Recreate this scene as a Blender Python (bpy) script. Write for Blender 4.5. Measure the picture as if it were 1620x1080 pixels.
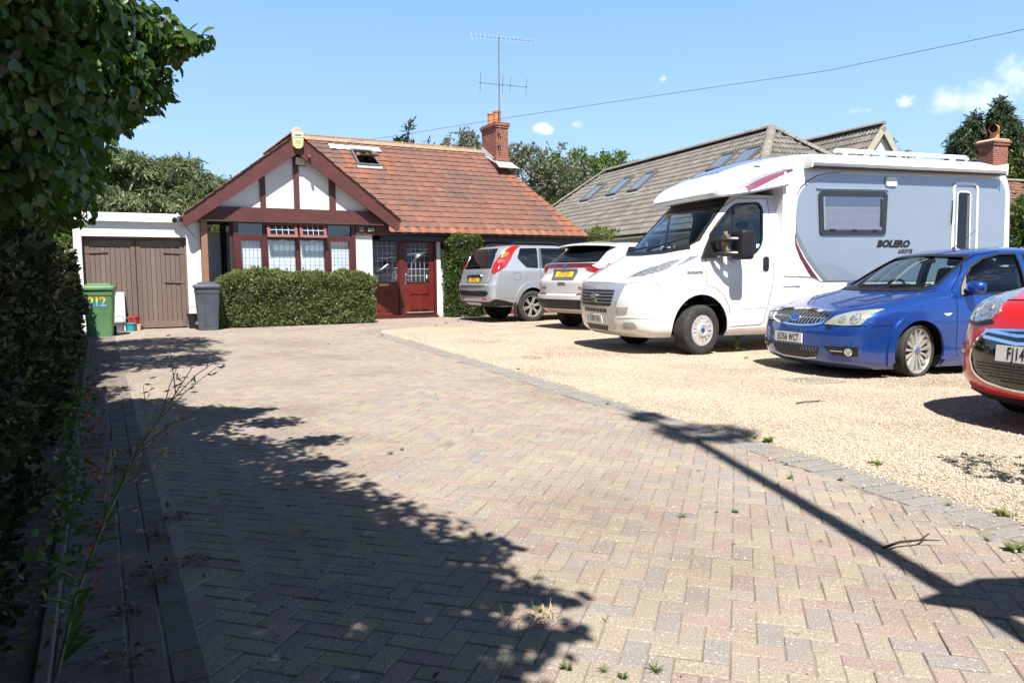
import bpy, bmesh, math, random
import numpy as np
from math import radians as R_, sin, cos, pi, tan, sqrt, atan2
from mathutils import Vector, Matrix, noise
from mathutils.geometry import delaunay_2d_cdt
random.seed(7); RNG = np.random.default_rng(11)
SC = bpy.context.scene; COL = SC.collection
for o in list(bpy.data.objects): bpy.data.objects.remove(o, do_unlink=True)

# ------------------------------------------------------------------ camera
CAM_H = 1.18; PITCH = R_(5.0); ROLL = R_(0.4)
cd = bpy.data.cameras.new('camera'); cam = bpy.data.objects.new('camera', cd); COL.objects.link(cam)
cd.sensor_fit = 'HORIZONTAL'; cd.sensor_width = 36.0; cd.lens = 36.0*1200/1620
cd.clip_start = 0.05; cd.clip_end = 3000
f_ = Vector((0, cos(PITCH), -sin(PITCH))); r0 = Vector((1, 0, 0)); u0 = r0.cross(f_)
cr = r0*cos(ROLL) - u0*sin(ROLL); cu = r0*sin(ROLL) + u0*cos(ROLL)
mw = Matrix((cr, cu, -f_)).transposed().to_4x4(); mw.translation = Vector((0, 0, CAM_H))
cam.matrix_world = mw; SC.camera = cam

# ------------------------------------------------------------------ light
SUN_EL = R_(57.0); SUN_AZ = R_(7.0)            # azimuth from -Y towards +X
sd = bpy.data.lights.new('sun', 'SUN'); sun = bpy.data.objects.new('sun', sd); COL.objects.link(sun)
sd.energy = 5.0; sd.angle = R_(0.53); sd.color = (1.0, 0.955, 0.88)
to_sun = Vector((sin(SUN_AZ)*cos(SUN_EL), -cos(SUN_AZ)*cos(SUN_EL), sin(SUN_EL)))
sun.rotation_euler = to_sun.to_track_quat('Z', 'Y').to_euler(); sun.location = to_sun*60
SKY_STRENGTH = 0.084
W = bpy.data.worlds.new('World'); SC.world = W; W.use_nodes = True
nt = W.node_tree; N = nt.nodes; L = nt.links; N.clear()
sky = N.new('ShaderNodeTexSky'); sky.sky_type = 'NISHITA'; sky.sun_disc = False
sky.sun_elevation = SUN_EL; sky.sun_rotation = pi - SUN_AZ
sky.air_density = 1.0; sky.dust_density = 0.15; sky.ozone_density = 2.2; sky.altitude = 0
bg = N.new('ShaderNodeBackground'); bg.inputs[1].default_value = SKY_STRENGTH
out = N.new('ShaderNodeOutputWorld')
tc = N.new('ShaderNodeTexCoord')
def math_node(op, a, b=None, c=None, clamp=False):
    n = N.new('ShaderNodeMath'); n.operation = op; n.use_clamp = clamp
    for i, v in enumerate((a, b, c)):
        if v is None: continue
        if isinstance(v, (int, float)): n.inputs[i].default_value = v
        else: L.new(v, n.inputs[i])
    return n.outputs[0]
def dotn(vec):
    n = N.new('ShaderNodeVectorMath'); n.operation = 'DOT_PRODUCT'; L.new(tc.outputs['Generated'], n.inputs[0])
    n.inputs[1].default_value = vec; return n.outputs['Value']
nz = N.new('ShaderNodeTexNoise'); nz.inputs['Scale'].default_value = 30; nz.inputs['Detail'].default_value = 8; nz.inputs['Roughness'].default_value = .62
L.new(tc.outputs['Generated'], nz.inputs['Vector'])
nzf = math_node('SUBTRACT', nz.outputs['Fac'], 0.5)
total = None
# fair-weather clouds: azimuth right of +Y, elevation, half sizes (degrees), density, ragged edge
for az, el, ra, rb, dens, rag in ((31.2, 10.9, 3.3, 1.1, 1.0, .95), (34.2, 11.8, 2.7, 1.5, 1.0, .95), (26.6, 11.0, 1.3, .42, .65, 2.6), (24.7, 10.7, .9, .3, .6, 2.4),
                              (11.0, 13.8, .85, .45, .7, 2.6), (2.5, 10.6, .95, .40, .95, 2.0), (5.25, 10.9, .6, .36, .6, 2.4), (-25.2, 9.9, 1.0, .25, .35, 2.2),
                              (120, 25, 16, 5, 1, 2.4), (-140, 30, 20, 6, 1, 2.4), (200, 18, 14, 4, 1, 2.4)):
    a, e = R_(az), R_(el)
    d = Vector((sin(a)*cos(e), cos(a)*cos(e), sin(e))); rt = Vector((cos(a), -sin(a), 0)); up = rt.cross(d)
    x = math_node('DIVIDE', dotn(rt), sin(R_(ra))); y = math_node('DIVIDE', dotn(up), sin(R_(rb)))
    r2 = math_node('ADD', math_node('MULTIPLY', x, x), math_node('MULTIPLY', y, y))
    m = math_node('SUBTRACT', 1.0, r2); m = math_node('MULTIPLY_ADD', nzf, rag*3.2, m)
    m = math_node('MULTIPLY', m, 0.6, clamp=True); m = math_node('POWER', m, 1.3); m = math_node('MULTIPLY', m, math_node('GREATER_THAN', dotn(d), 0.5)); m = math_node('MULTIPLY', m, dens)
    total = m if total is None else math_node('MAXIMUM', total, m)
mix = N.new('ShaderNodeMixRGB'); L.new(total, mix.inputs[0])
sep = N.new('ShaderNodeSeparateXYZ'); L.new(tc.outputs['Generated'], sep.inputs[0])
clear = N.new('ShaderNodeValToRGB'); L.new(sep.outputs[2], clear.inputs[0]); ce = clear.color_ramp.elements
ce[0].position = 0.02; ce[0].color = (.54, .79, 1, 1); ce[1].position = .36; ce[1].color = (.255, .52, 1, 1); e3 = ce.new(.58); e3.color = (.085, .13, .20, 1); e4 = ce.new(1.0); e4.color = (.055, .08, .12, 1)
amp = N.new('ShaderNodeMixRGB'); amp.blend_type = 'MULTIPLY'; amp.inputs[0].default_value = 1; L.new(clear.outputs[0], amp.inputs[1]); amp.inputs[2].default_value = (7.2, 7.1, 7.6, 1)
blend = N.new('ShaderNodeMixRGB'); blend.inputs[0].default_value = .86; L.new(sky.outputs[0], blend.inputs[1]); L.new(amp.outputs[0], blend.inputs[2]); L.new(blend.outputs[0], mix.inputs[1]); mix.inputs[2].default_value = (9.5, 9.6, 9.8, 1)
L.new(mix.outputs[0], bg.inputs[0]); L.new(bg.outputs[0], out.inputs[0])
SC.view_settings.view_transform = 'Standard'; SC.view_settings.look = 'None'; SC.view_settings.gamma = 1
SC.view_settings.use_curve_mapping = False; SC.view_settings.exposure = 0.98
SC.cycles.max_bounces = 8; SC.cycles.transparent_max_bounces = 12; SC.cycles.caustics_reflective = False; SC.cycles.caustics_refractive = False

# ------------------------------------------------------------------ helpers
class Frame:
    def __init__(s, ox, oy, deg):
        a = R_(deg); s.rot = a; s.o = Vector((ox, oy, 0)); s.ex = Vector((cos(a), sin(a), 0)); s.ey = Vector((-sin(a), cos(a), 0))
    def w(s, x, y, z=0): return s.o + s.ex*x + s.ey*y + Vector((0, 0, z))
HF = Frame(0, 0, 28.5)      # drive and house axes: x along the facade, y away from the road

class MB:
    """collects geometry for one mesh object"""
    def __init__(s): s.v = []; s.f = []; s.m = []
    def add(s, vs, fs, mi=0):
        b = len(s.v); s.v += [tuple(v) for v in vs]; s.f += [tuple(b+i for i in f) for f in fs]; s.m += [mi]*len(fs); return s
    def box(s, x0, x1, y0, y1, z0, z1, mi=0, bev=0.0):
        if bev <= 0:
            vs = [(x, y, z) for z in (z0, z1) for y in (y0, y1) for x in (x0, x1)]
            return s.add(vs, [(0, 2, 3, 1), (4, 5, 7, 6), (0, 1, 5, 4), (2, 6, 7, 3), (0, 4, 6, 2), (1, 3, 7, 5)], mi)
        bm = bmesh.new(); bmesh.ops.create_cube(bm, size=1)
        for v in bm.verts: v.co = Vector(((x0+x1)/2+v.co.x*(x1-x0), (y0+y1)/2+v.co.y*(y1-y0), (z0+z1)/2+v.co.z*(z1-z0)))
        bmesh.ops.bevel(bm, geom=bm.edges[:], offset=bev, segments=2, affect='EDGES', profile=.6)
        s.bm(bm, mi); bm.free(); return s
    def bm(s, bm, mi=0):
        bm.verts.index_update(); return s.add([v.co[:] for v in bm.verts], [[v.index for v in f.verts] for f in bm.faces], mi)
    def prism(s, poly, axis, a, b, mi=0):
        """polygon in the two other axes extruded along axis from a to b"""
        n = len(poly)
        def P(p, t):
            if axis == 'x': return (t, p[0], p[1])
            if axis == 'y': return (p[0], t, p[1])
            return (p[0], p[1], t)
        vs = [P(p, a) for p in poly]+[P(p, b) for p in poly]
        fs = [tuple(range(n))[::-1], tuple(range(n, 2*n))]+[(i, (i+1) % n, n+(i+1) % n, n+i) for i in range(n)]
        return s.add(vs, fs, mi)
    def tube(s, pts, rad, n=8, mi=0, cap=True):
        pts = [Vector(p) for p in pts]; rads = rad if isinstance(rad, (list, tuple)) else [rad]*len(pts)
        vs = []; fs = []; prev = None
        for i, p in enumerate(pts):
            t = (pts[min(i+1, len(pts)-1)]-pts[max(i-1, 0)]).normalized()
            ref = prev if prev is not None else (Vector((0, 0, 1)) if abs(t.z) < .9 else Vector((1, 0, 0)))
            a = (ref - t*ref.dot(t)).normalized(); b = t.cross(a); prev = a
            vs += [p + (a*cos(2*pi*k/n)+b*sin(2*pi*k/n))*rads[i] for k in range(n)]
        for i in range(len(pts)-1):
            for k in range(n): fs.append((i*n+k, i*n+(k+1) % n, (i+1)*n+(k+1) % n, (i+1)*n+k))
        if cap: fs.append(tuple(range(n))[::-1]); fs.append(tuple(range((len(pts)-1)*n, len(pts)*n)))
        return s.add(vs, fs, mi)
    def lathe(s, prof, c=(0, 0, 0), axis='z', n=24, mi=0):
        """profile of (radius, height)"""
        vs = []; fs = []
        for r, h in prof:
            for k in range(n):
                a = 2*pi*k/n; x, y = r*cos(a), r*sin(a)
                v = {'z': (x, y, h), 'y': (x, h, y), 'x': (h, x, y)}[axis]; vs.append((v[0]+c[0], v[1]+c[1], v[2]+c[2]))
        for i in range(len(prof)-1):
            for k in range(n): fs.append((i*n+k, i*n+(k+1) % n, (i+1)*n+(k+1) % n, (i+1)*n+k))
        return s.add(vs, fs, mi)
    def disc(s, c, r, axis='z', n=24, mi=0):
        vs = []
        for k in range(n):
            a = 2*pi*k/n; x, y = r*cos(a), r*sin(a)
            v = {'z': (x, y, 0), 'y': (x, 0, y), 'x': (0, x, y)}[axis]; vs.append((v[0]+c[0], v[1]+c[1], v[2]+c[2]))
        return s.add(vs, [tuple(range(n))], mi)
    def build(s, name, mats, thing=None, parent=None, smooth=None, off=None, kind=None, fix=True):
        me = bpy.data.meshes.new(name)
        o3 = off if off is not None else (thing.get('_off') if thing is not None and '_off' in thing.keys() else None)
        vs = s.v if o3 is None else [(v[0]-o3[0], v[1]-o3[1], v[2]-o3[2]) for v in s.v]
        me.from_pydata(vs, [], s.f)
        if not isinstance(mats, (list, tuple)): mats = [mats]
        for m in mats: me.materials.append(m)
        if len(mats) > 1: me.polygons.foreach_set('material_index', s.m)
        if fix:
            bm = bmesh.new(); bm.from_mesh(me); bmesh.ops.recalc_face_normals(bm, faces=bm.faces); bm.to_mesh(me); bm.free()
        finish(me, smooth)
        o = bpy.data.objects.new(name, me); COL.objects.link(o)
        p = parent if parent is not None else thing
        if p is not None: o.parent = p
        if kind: o['kind'] = kind
        return o
def finish(me, smooth):
    if smooth is not None:
        me.polygons.foreach_set('use_smooth', [True]*len(me.polygons))
        if smooth < 180: me.set_sharp_from_angle(angle=R_(smooth))
    me.update()
def tag(o, label, cat, group=None, kind=None):
    if label: o['label'] = label
    if cat: o['category'] = cat
    if group: o['group'] = group
    if kind: o['kind'] = kind
    return o
def thing(name, label, cat, frame=None, off=(0, 0, 0), group=None):
    """an Empty at the thing's base; its parts are built in frame coordinates and shifted by off"""
    o = bpy.data.objects.new(name, None); COL.objects.link(o); o.empty_display_size = .2
    if frame is None: o.location = off
    else: o.location = frame.w(*off); o.rotation_euler = (0, 0, frame.rot)
    o['_off'] = off
    return tag(o, label, cat, group)
def copy_tree(o, parent=None):
    c = o.copy(); COL.objects.link(c)
    if parent is not None: c.parent = parent
    for ch in list(o.children): copy_tree(ch, c)
    return c
def ground_obj(name, mb, m, frame=HF, kind='structure', smooth=None):
    o = mb.build(name, m, smooth=smooth); o.location = frame.o; o.rotation_euler = (0, 0, frame.rot); o['kind'] = kind; return o

# instanced little shapes merged into one mesh (leaves, stones)
LEAF4 = (np.array([(0, 0, 0), (.28, .5, .06), (0, 1, 0), (-.28, .5, .06)], float), np.array([(0, 1, 2), (0, 2, 3)]))
LEAF8 = (np.array([(0, 0, 0), (.3, .22, .05), (.37, .5, .09), (.2, .8, .05), (0, 1.0, -.06), (-.2, .8, .05), (-.37, .5, .09), (-.3, .22, .05), (0, .5, 0)], float),
         np.array([(8, 0, 1), (8, 1, 2), (8, 2, 3), (8, 3, 4), (8, 4, 5), (8, 5, 6), (8, 6, 7), (8, 7, 0)]))
BLADE = (np.array([(-.06, 0, 0), (.06, 0, 0), (.045, .5, .08), (-.045, .5, .08), (0, 1, .0)], float), np.array([(0, 1, 2), (0, 2, 3), (3, 2, 4)]))
SPRAY = (np.array([(0, 0, 0), (.10, .25, .05), (.045, .42, .02), (.10, .60, .03), (.035, .75, 0), (0, 1, -.10), (-.035, .75, 0), (-.10, .66, .03), (-.045, .48, .02), (-.10, .32, .05)], float),
         np.array([(0, 1, 9), (1, 2, 8), (1, 8, 9), (2, 3, 7), (2, 7, 8), (3, 4, 6), (3, 6, 7), (4, 5, 6)]))
STONE = (np.array([(1, 0, 0), (-1, 0, 0), (0, 1, 0), (0, -1, 0), (0, 0, .75), (0, 0, -.75), (.62, .62, .35), (-.62, .6, .3)], float),
         np.array([(0, 6, 4), (6, 2, 4), (2, 7, 4), (7, 1, 4), (1, 3, 4), (3, 0, 4), (0, 3, 5), (3, 1, 5), (1, 2, 5), (2, 0, 5), (0, 2, 6), (1, 7, 2)]))
def rot_from(dirs, rng, spin=None):
    """matrices whose local Y is dirs, with random spin about it"""
    d = dirs/np.linalg.norm(dirs, axis=1, keepdims=True)
    ref = rng.normal(size=d.shape) if spin is None else spin
    x = np.cross(d, ref); x /= np.linalg.norm(x, axis=1, keepdims=True)+1e-9
    z = np.cross(x, d); return np.stack([x, d, z], axis=2)
def swarm(name, tmpl, pos, rots, scale, mats, smooth=False, mi=None):
    T, F = tmpl; n = len(pos); k = len(T)
    sc = scale if scale.ndim == 2 else scale[:, None]
    P = np.einsum('nij,nkj->nki', rots, T[None, :, :]*sc[:, None, :]) + pos[:, None, :]
    vs = P.reshape(-1, 3).astype(np.float32); fs = (F[None]+(np.arange(n)*k)[:, None, None]).reshape(-1, 3).astype(np.int32)
    me = bpy.data.meshes.new(name); me.vertices.add(len(vs)); me.vertices.foreach_set('co', vs.ravel())
    me.loops.add(fs.size); me.loops.foreach_set('vertex_index', fs.ravel()); me.polygons.add(len(fs))
    me.polygons.foreach_set('loop_start', np.arange(0, fs.size, 3, dtype=np.int32))
    for m in (mats if isinstance(mats, (list, tuple)) else [mats]): me.materials.append(m)
    if mi is not None: me.polygons.foreach_set('material_index', np.repeat(mi, len(F)).astype(np.int32))
    if smooth: me.polygons.foreach_set('use_smooth', [True]*len(fs))
    me.update(calc_edges=True); me.validate()
    o = bpy.data.objects.new(name, me); COL.objects.link(o); return o

# ------------------------------------------------------------------ materials
def mat_base(name):
    m = bpy.data.materials.new(name); m.use_nodes = True; t = m.node_tree; b = t.nodes['Principled BSDF']; return m, t, b
def ramp(t, fac, stops):
    r = t.nodes.new('ShaderNodeValToRGB'); e = r.color_ramp.elements
    while len(e) < len(stops): e.new(.5)
    for i, (p, c) in enumerate(stops): e[i].position = p; e[i].color = (*c, 1)
    t.links.new(fac, r.inputs[0]); return r.outputs[0]
def noise_n(t, scale, detail=5, rough=.6, coord='Object', stretch=None):
    c = t.nodes.new('ShaderNodeTexCoord'); n = t.nodes.new('ShaderNodeTexNoise')
    n.inputs['Scale'].default_value = scale; n.inputs['Detail'].default_value = detail; n.inputs['Roughness'].default_value = rough
    if stretch:
        mp = t.nodes.new('ShaderNodeMapping'); mp.inputs['Scale'].default_value = stretch; t.links.new(c.outputs[coord], mp.inputs[0]); t.links.new(mp.outputs[0], n.inputs['Vector'])
    else: t.links.new(c.outputs[coord], n.inputs['Vector'])
    return n.outputs['Fac']
def bump(t, b, fac, dist=.01, strength=.5):
    n = t.nodes.new('ShaderNodeBump'); n.inputs['Distance'].default_value = dist; n.inputs['Strength'].default_value = strength
    t.links.new(fac, n.inputs['Height']); t.links.new(n.outputs[0], b.inputs['Normal'])
def mul(t, a, bcol, fac=1.0):
    x = t.nodes.new('ShaderNodeMixRGB'); x.blend_type = 'MULTIPLY'
    if isinstance(fac, float): x.inputs[0].default_value = fac
    else: t.links.new(fac, x.inputs[0])
    t.links.new(a, x.inputs[1])
    if isinstance(bcol, tuple): x.inputs[2].default_value = (*bcol, 1)
    else: t.links.new(bcol, x.inputs[2])
    return x.outputs[0]
def mixc(t, a, b_, fac):
    x = t.nodes.new('ShaderNodeMixRGB'); t.links.new(fac, x.inputs[0])
    for i, v in ((1, a), (2, b_)):
        if isinstance(v, tuple): x.inputs[i].default_value = (*v, 1)
        else: t.links.new(v, x.inputs[i])
    return x.outputs[0]
def M(name, c, c2=None, scale=6, rough=.6, metal=0, coat=0, bmp=0, bscale=60, spec=.5, stretch=None, lo=.35, hi=.7, detail=6):
    m, t, b = mat_base(name)
    b.inputs['Roughness'].default_value = rough; b.inputs['Metallic'].default_value = metal
    b.inputs['Coat Weight'].default_value = coat; b.inputs['Coat Roughness'].default_value = .04; b.inputs['Specular IOR Level'].default_value = spec
    if c2 is None: b.inputs['Base Color'].default_value = (*c, 1)
    else: t.links.new(ramp(t, noise_n(t, scale, detail, stretch=stretch), [(lo, c), (hi, c2)]), b.inputs['Base Color'])
    if bmp: bump(t, b, noise_n(t, bscale, 4, stretch=stretch), bmp, .6)
    return m
def M_island(name, stops, rough=.8, bmp=.002, bscale=180, fine=.25, spec=.3, patch=None, fleck=None, stain=None):
    """colour picked per separate piece (block, tile, stone)"""
    m, t, b = mat_base(name); b.inputs['Roughness'].default_value = rough; b.inputs['Specular IOR Level'].default_value = spec
    g = t.nodes.new('ShaderNodeNewGeometry'); c = ramp(t, g.outputs['Random Per Island'], stops)
    if patch:
        sc, colr, lo, hi = patch; f = ramp(t, noise_n(t, sc, 4), [(lo, (0, 0, 0)), (hi, (1, 1, 1))]); c = mixc(t, c, colr, f)
    if fine: c = mul(t, c, ramp(t, noise_n(t, bscale*.7, 6, .7), [(.3, (1-fine*1.6,)*3), (.7, (1+fine*.3,)*3)]))
    if stain: c = mul(t, c, ramp(t, noise_n(t, stain[0], 7, .68), [(stain[1], stain[3]), (stain[2], (1, 1, 1))]))
    if fleck: c = mixc(t, c, fleck[1], ramp(t, noise_n(t, fleck[0], 2, .5), [(fleck[2], (0, 0, 0)), (fleck[2]+.04, (1, 1, 1))]))
    t.links.new(c, b.inputs['Base Color'])
    if bmp: bump(t, b, noise_n(t, bscale, 4), bmp, .7)
    return m
def M_leaf(name, stops, trans=.35, rough=.45, spec=.35):
    m = bpy.data.materials.new(name); m.use_nodes = True; t = m.node_tree; b = t.nodes['Principled BSDF']
    b.inputs['Roughness'].default_value = rough; b.inputs['Specular IOR Level'].default_value = spec
    g = t.nodes.new('ShaderNodeNewGeometry'); c = ramp(t, g.outputs['Random Per Island'], stops)
    t.links.new(c, b.inputs['Base Color'])
    tr = t.nodes.new('ShaderNodeBsdfTranslucent'); x = t.nodes.new('ShaderNodeMixRGB'); x.blend_type = 'MULTIPLY'; x.inputs[0].default_value = 1
    t.links.new(c, x.inputs[1]); x.inputs[2].default_value = (1.5, 1.6, .5, 1); t.links.new(x.outputs[0], tr.inputs[0])
    ms = t.nodes.new('ShaderNodeMixShader'); ms.inputs[0].default_value = trans; o = t.nodes['Material Output']
    t.links.new(b.outputs[0], ms.inputs[1]); t.links.new(tr.outputs[0], ms.inputs[2]); t.links.new(ms.outputs[0], o.inputs[0]); return m
def M_glass(name, tint=(.6, .68, .7), rough=.01, ior=1.5, boost=0.0):
    m = bpy.data.materials.new(name); m.use_nodes = True; t = m.node_tree; t.nodes.clear()
    o = t.nodes.new('ShaderNodeOutputMaterial'); tr = t.nodes.new('ShaderNodeBsdfTransparent'); tr.inputs[0].default_value = (*tint, 1)
    gl = t.nodes.new('ShaderNodeBsdfGlossy'); gl.inputs['Roughness'].default_value = rough
    lw = t.nodes.new('ShaderNodeLayerWeight'); lw.inputs[0].default_value = .5
    pw = t.nodes.new('ShaderNodeMath'); pw.operation = 'POWER'; pw.inputs[1].default_value = 4.0; t.links.new(lw.outputs['Facing'], pw.inputs[0])
    ad = t.nodes.new('ShaderNodeMath'); ad.operation = 'MULTIPLY_ADD'; ad.use_clamp = True; ad.inputs[1].default_value = .9; ad.inputs[2].default_value = .04+boost; t.links.new(pw.outputs[0], ad.inputs[0])
    ms = t.nodes.new('ShaderNodeMixShader'); t.links.new(ad.outputs[0], ms.inputs[0]); t.links.new(tr.outputs[0], ms.inputs[1]); t.links.new(gl.outputs[0], ms.inputs[2])
    t.links.new(ms.outputs[0], o.inputs[0]); return m
MT = {}
MT['render'] = M('white_render', (.80, .80, .79), (.72, .72, .70), scale=1.2, rough=.85, bmp=.003, bscale=120)
MT['mahogany'] = M('mahogany_paint', (.062, .013, .012), (.095, .021, .018), scale=3, rough=.38, bmp=.001, bscale=40, stretch=(1, 1, .15))
MT['barge'] = M('oxblood_board_paint', (.074, .0205, .018), (.105, .030, .026), scale=4, rough=.55, bmp=.002, bscale=30)
MT['door_red'] = M('red_brown_door', (.11, .0145, .013), (.15, .023, .019), scale=3, rough=.3)
MT['black'] = M('black_plastic', (.012, .012, .013), rough=.4)
MT['rubber'] = M('tyre_rubber', (.022, .021, .021), (.04, .038, .036), scale=8, rough=.85, bmp=.002, bscale=90)
MT['dark'] = M('dark_void', (.006, .006, .006), rough=.9, spec=.1)
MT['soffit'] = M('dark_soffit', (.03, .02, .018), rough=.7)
MT['white_pl'] = M('white_plastic', (.8, .8, .8), rough=.35)
MT['lead'] = M('lead_flashing', (.36, .37, .39), (.5, .51, .53), scale=9, rough=.55, metal=.2, bmp=.004, bscale=14)
MT['brick'] = None
MT['steel'] = M('galvanised_steel', (.45, .46, .47), rough=.35, metal=.9)
MT['chrome'] = M('chrome', (.75, .76, .78), rough=.09, metal=1)
MT['silver_pl'] = M('silver_alloy', (.62, .63, .65), (.55, .56, .58), scale=12, rough=.32, metal=.75)
MT['brass'] = M('brass', (.55, .42, .16), rough=.35, metal=.9)
MT['gold_sticker'] = M('plate_yellow', (.80, .48, .02), rough=.45)
MT['plate_white'] = M('plate_white', (.72, .73, .73), rough=.4)
MT['ink'] = M('plate_black', (.01, .01, .01), rough=.5)
MT['soil'] = M('dry_soil', (.09, .065, .045), (.16, .12, .085), scale=14, rough=.95, bmp=.02, bscale=30)
MT['bark'] = M('bark', (.09, .07, .055), (.16, .13, .1), scale=8, rough=.9, bmp=.01, bscale=20, stretch=(1, 1, .25))
MT['glass'] = M_glass('window_glass', (.95, .975, .985), boost=.03)
MT['glass_mirror'] = M_glass('reflective_window_glass', (.55, .6, .64), boost=.16)
MT['glass_dark'] = M('tinted_glass', (.006, .008, .012), rough=.03, spec=.55)
def brick_mat(name, c1, c2, mortar, scale=1.0, bw=.225, rh=.075):
    m, t, b = mat_base(name); b.inputs['Roughness'].default_value = .85
    c = t.nodes.new('ShaderNodeTexCoord'); sx = t.nodes.new('ShaderNodeSeparateXYZ'); t.links.new(c.outputs['Object'], sx.inputs[0])
    ad = t.nodes.new('ShaderNodeMath'); ad.operation = 'ADD'; t.links.new(sx.outputs[0], ad.inputs[0]); t.links.new(sx.outputs[1], ad.inputs[1])
    cm = t.nodes.new('ShaderNodeCombineXYZ'); t.links.new(ad.outputs[0], cm.inputs[0]); t.links.new(sx.outputs[2], cm.inputs[1])
    br = t.nodes.new('ShaderNodeTexBrick'); t.links.new(cm.outputs[0], br.inputs['Vector']); br.inputs['Scale'].default_value = scale
    br.inputs['Brick Width'].default_value = bw; br.inputs['Row Height'].default_value = rh; br.inputs['Mortar Size'].default_value = .009
    br.inputs['Color1'].default_value = (*c1, 1); br.inputs['Color2'].default_value = (*c2, 1); br.inputs['Mortar'].default_value = (*mortar, 1); br.inputs['Bias'].default_value = .1
    cc = mul(t, br.outputs['Color'], ramp(t, noise_n(t, 9, 6, .7), [(.3, (.6, .6, .6)), (.7, (1.15, 1.1, 1.05))]))
    t.links.new(cc, b.inputs['Base Color']); bump(t, b, br.outputs['Fac'], -.008, .8); return m
MT['brick'] = brick_mat('red_chimney_brick', (.36, .105, .055), (.24, .07, .045), (.30, .24, .19))
# text as flat triangles
def text_mesh(s, size=1.0, bold=0.0, shear=0.0, align='CENTER', spacing=1.0):
    cu_ = bpy.data.curves.new('txt', 'FONT'); cu_.body = s; cu_.size = size; cu_.offset = bold; cu_.shear = shear; cu_.align_x = align; cu_.align_y = 'CENTER'; cu_.space_character = spacing
    cu_.resolution_u = 3
    o = bpy.data.objects.new('txt', cu_); COL.objects.link(o); dg = bpy.context.evaluated_depsgraph_get(); dg.update()
    me = bpy.data.meshes.new_from_object(o.evaluated_get(dg)); vs = [(v.co.x, v.co.y) for v in me.vertices]; fs = [tuple(p.vertices) for p in me.polygons]
    bpy.data.objects.remove(o); bpy.data.curves.remove(cu_); bpy.data.meshes.remove(me); return vs, fs
# ------------------------------------------------------------------ ground
MT['earth'] = M('dry_ground', (.16, .13, .09), (.11, .12, .06), scale=.8, rough=.95, bmp=.02, bscale=6)
MT['sand'] = M('jointing_sand', (.17, .14, .11), (.27, .23, .185), scale=3, rough=.95, bmp=.003, bscale=200)
PAVER = [(0, (.40, .335, .275)), (.16, (.43, .375, .295)), (.32, (.40, .30, .26)), (.46, (.445, .385, .29)), (.6, (.40, .33, .28)), (.72, (.335, .315, .30)), (.84, (.43, .335, .285)), (.93, (.375, .285, .255)), (1, (.35, .325, .305))]
MT['paver'] = M_island('block_paving', PAVER, rough=.9, bmp=.003, bscale=240, fine=.42, patch=(1.3, (.385, .325, .26), .5, .74), fleck=(95, (.60, .56, .50), .655), stain=(.55, .36, .52, (.80, .77, .74)))
MT['paver_grey'] = M_island('grey_block_paving', [(0, (.26, .25, .24)), (.5, (.315, .30, .28)), (1, (.28, .265, .25))], rough=.9, bmp=.003, bscale=240, fine=.35, patch=(3, (.36, .31, .24), .5, .75))
MT['paver_edge'] = M_island('edge_block_paving', [(0, (.2, .165, .145)), (.5, (.26, .21, .18)), (1, (.21, .195, .19))], rough=.9, bmp=.003, bscale=240, fine=.35)
GSTONE = [(0, (.57, .48, .36)), (.2, (.69, .61, .49)), (.4, (.48, .38, .275)), (.55, (.76, .71, .61)), (.7, (.55, .465, .355)), (.85, (.38, .33, .28)), (1, (.64, .55, .43))]
MT['stone'] = M_island('gravel_stone', GSTONE, rough=.8, bmp=0, fine=0, patch=(.9, (.47, .395, .30), .5, .8))
def gravel_mat():
    m, t, b = mat_base('gravel_bed'); b.inputs['Roughness'].default_value = .9
    c = t.nodes.new('ShaderNodeTexCoord'); v = t.nodes.new('ShaderNodeTexVoronoi'); v.inputs['Scale'].default_value = 62; t.links.new(c.outputs['Object'], v.inputs['Vector'])
    sp = t.nodes.new('ShaderNodeSeparateColor'); t.links.new(v.outputs['Color'], sp.inputs[0])
    cc = ramp(t, sp.outputs[0], GSTONE)
    cc = mul(t, cc, ramp(t, v.outputs['Distance'], [(.2, (1, 1, 1)), (.75, (.55, .5, .45))]))
    cc = mul(t, cc, ramp(t, noise_n(t, .7, 5), [(.33, (.70, .66, .60)), (.5, (.95, .94, .92)), (.68, (1.06, 1.05, 1.03))]))
    t.links.new(cc, b.inputs['Base Color']); bump(t, b, v.outputs['Distance'], -.012, .9); return m
MT['gravel'] = gravel_mat()
g = MB(); S_ = 900
g.add([(-S_, -S_, -.03), (S_, -S_, -.03), (S_, S_, -.03), (-S_, S_, -.03)], [(0, 1, 2, 3)]); gr = ground_obj('ground', g, MT['earth'])
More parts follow.
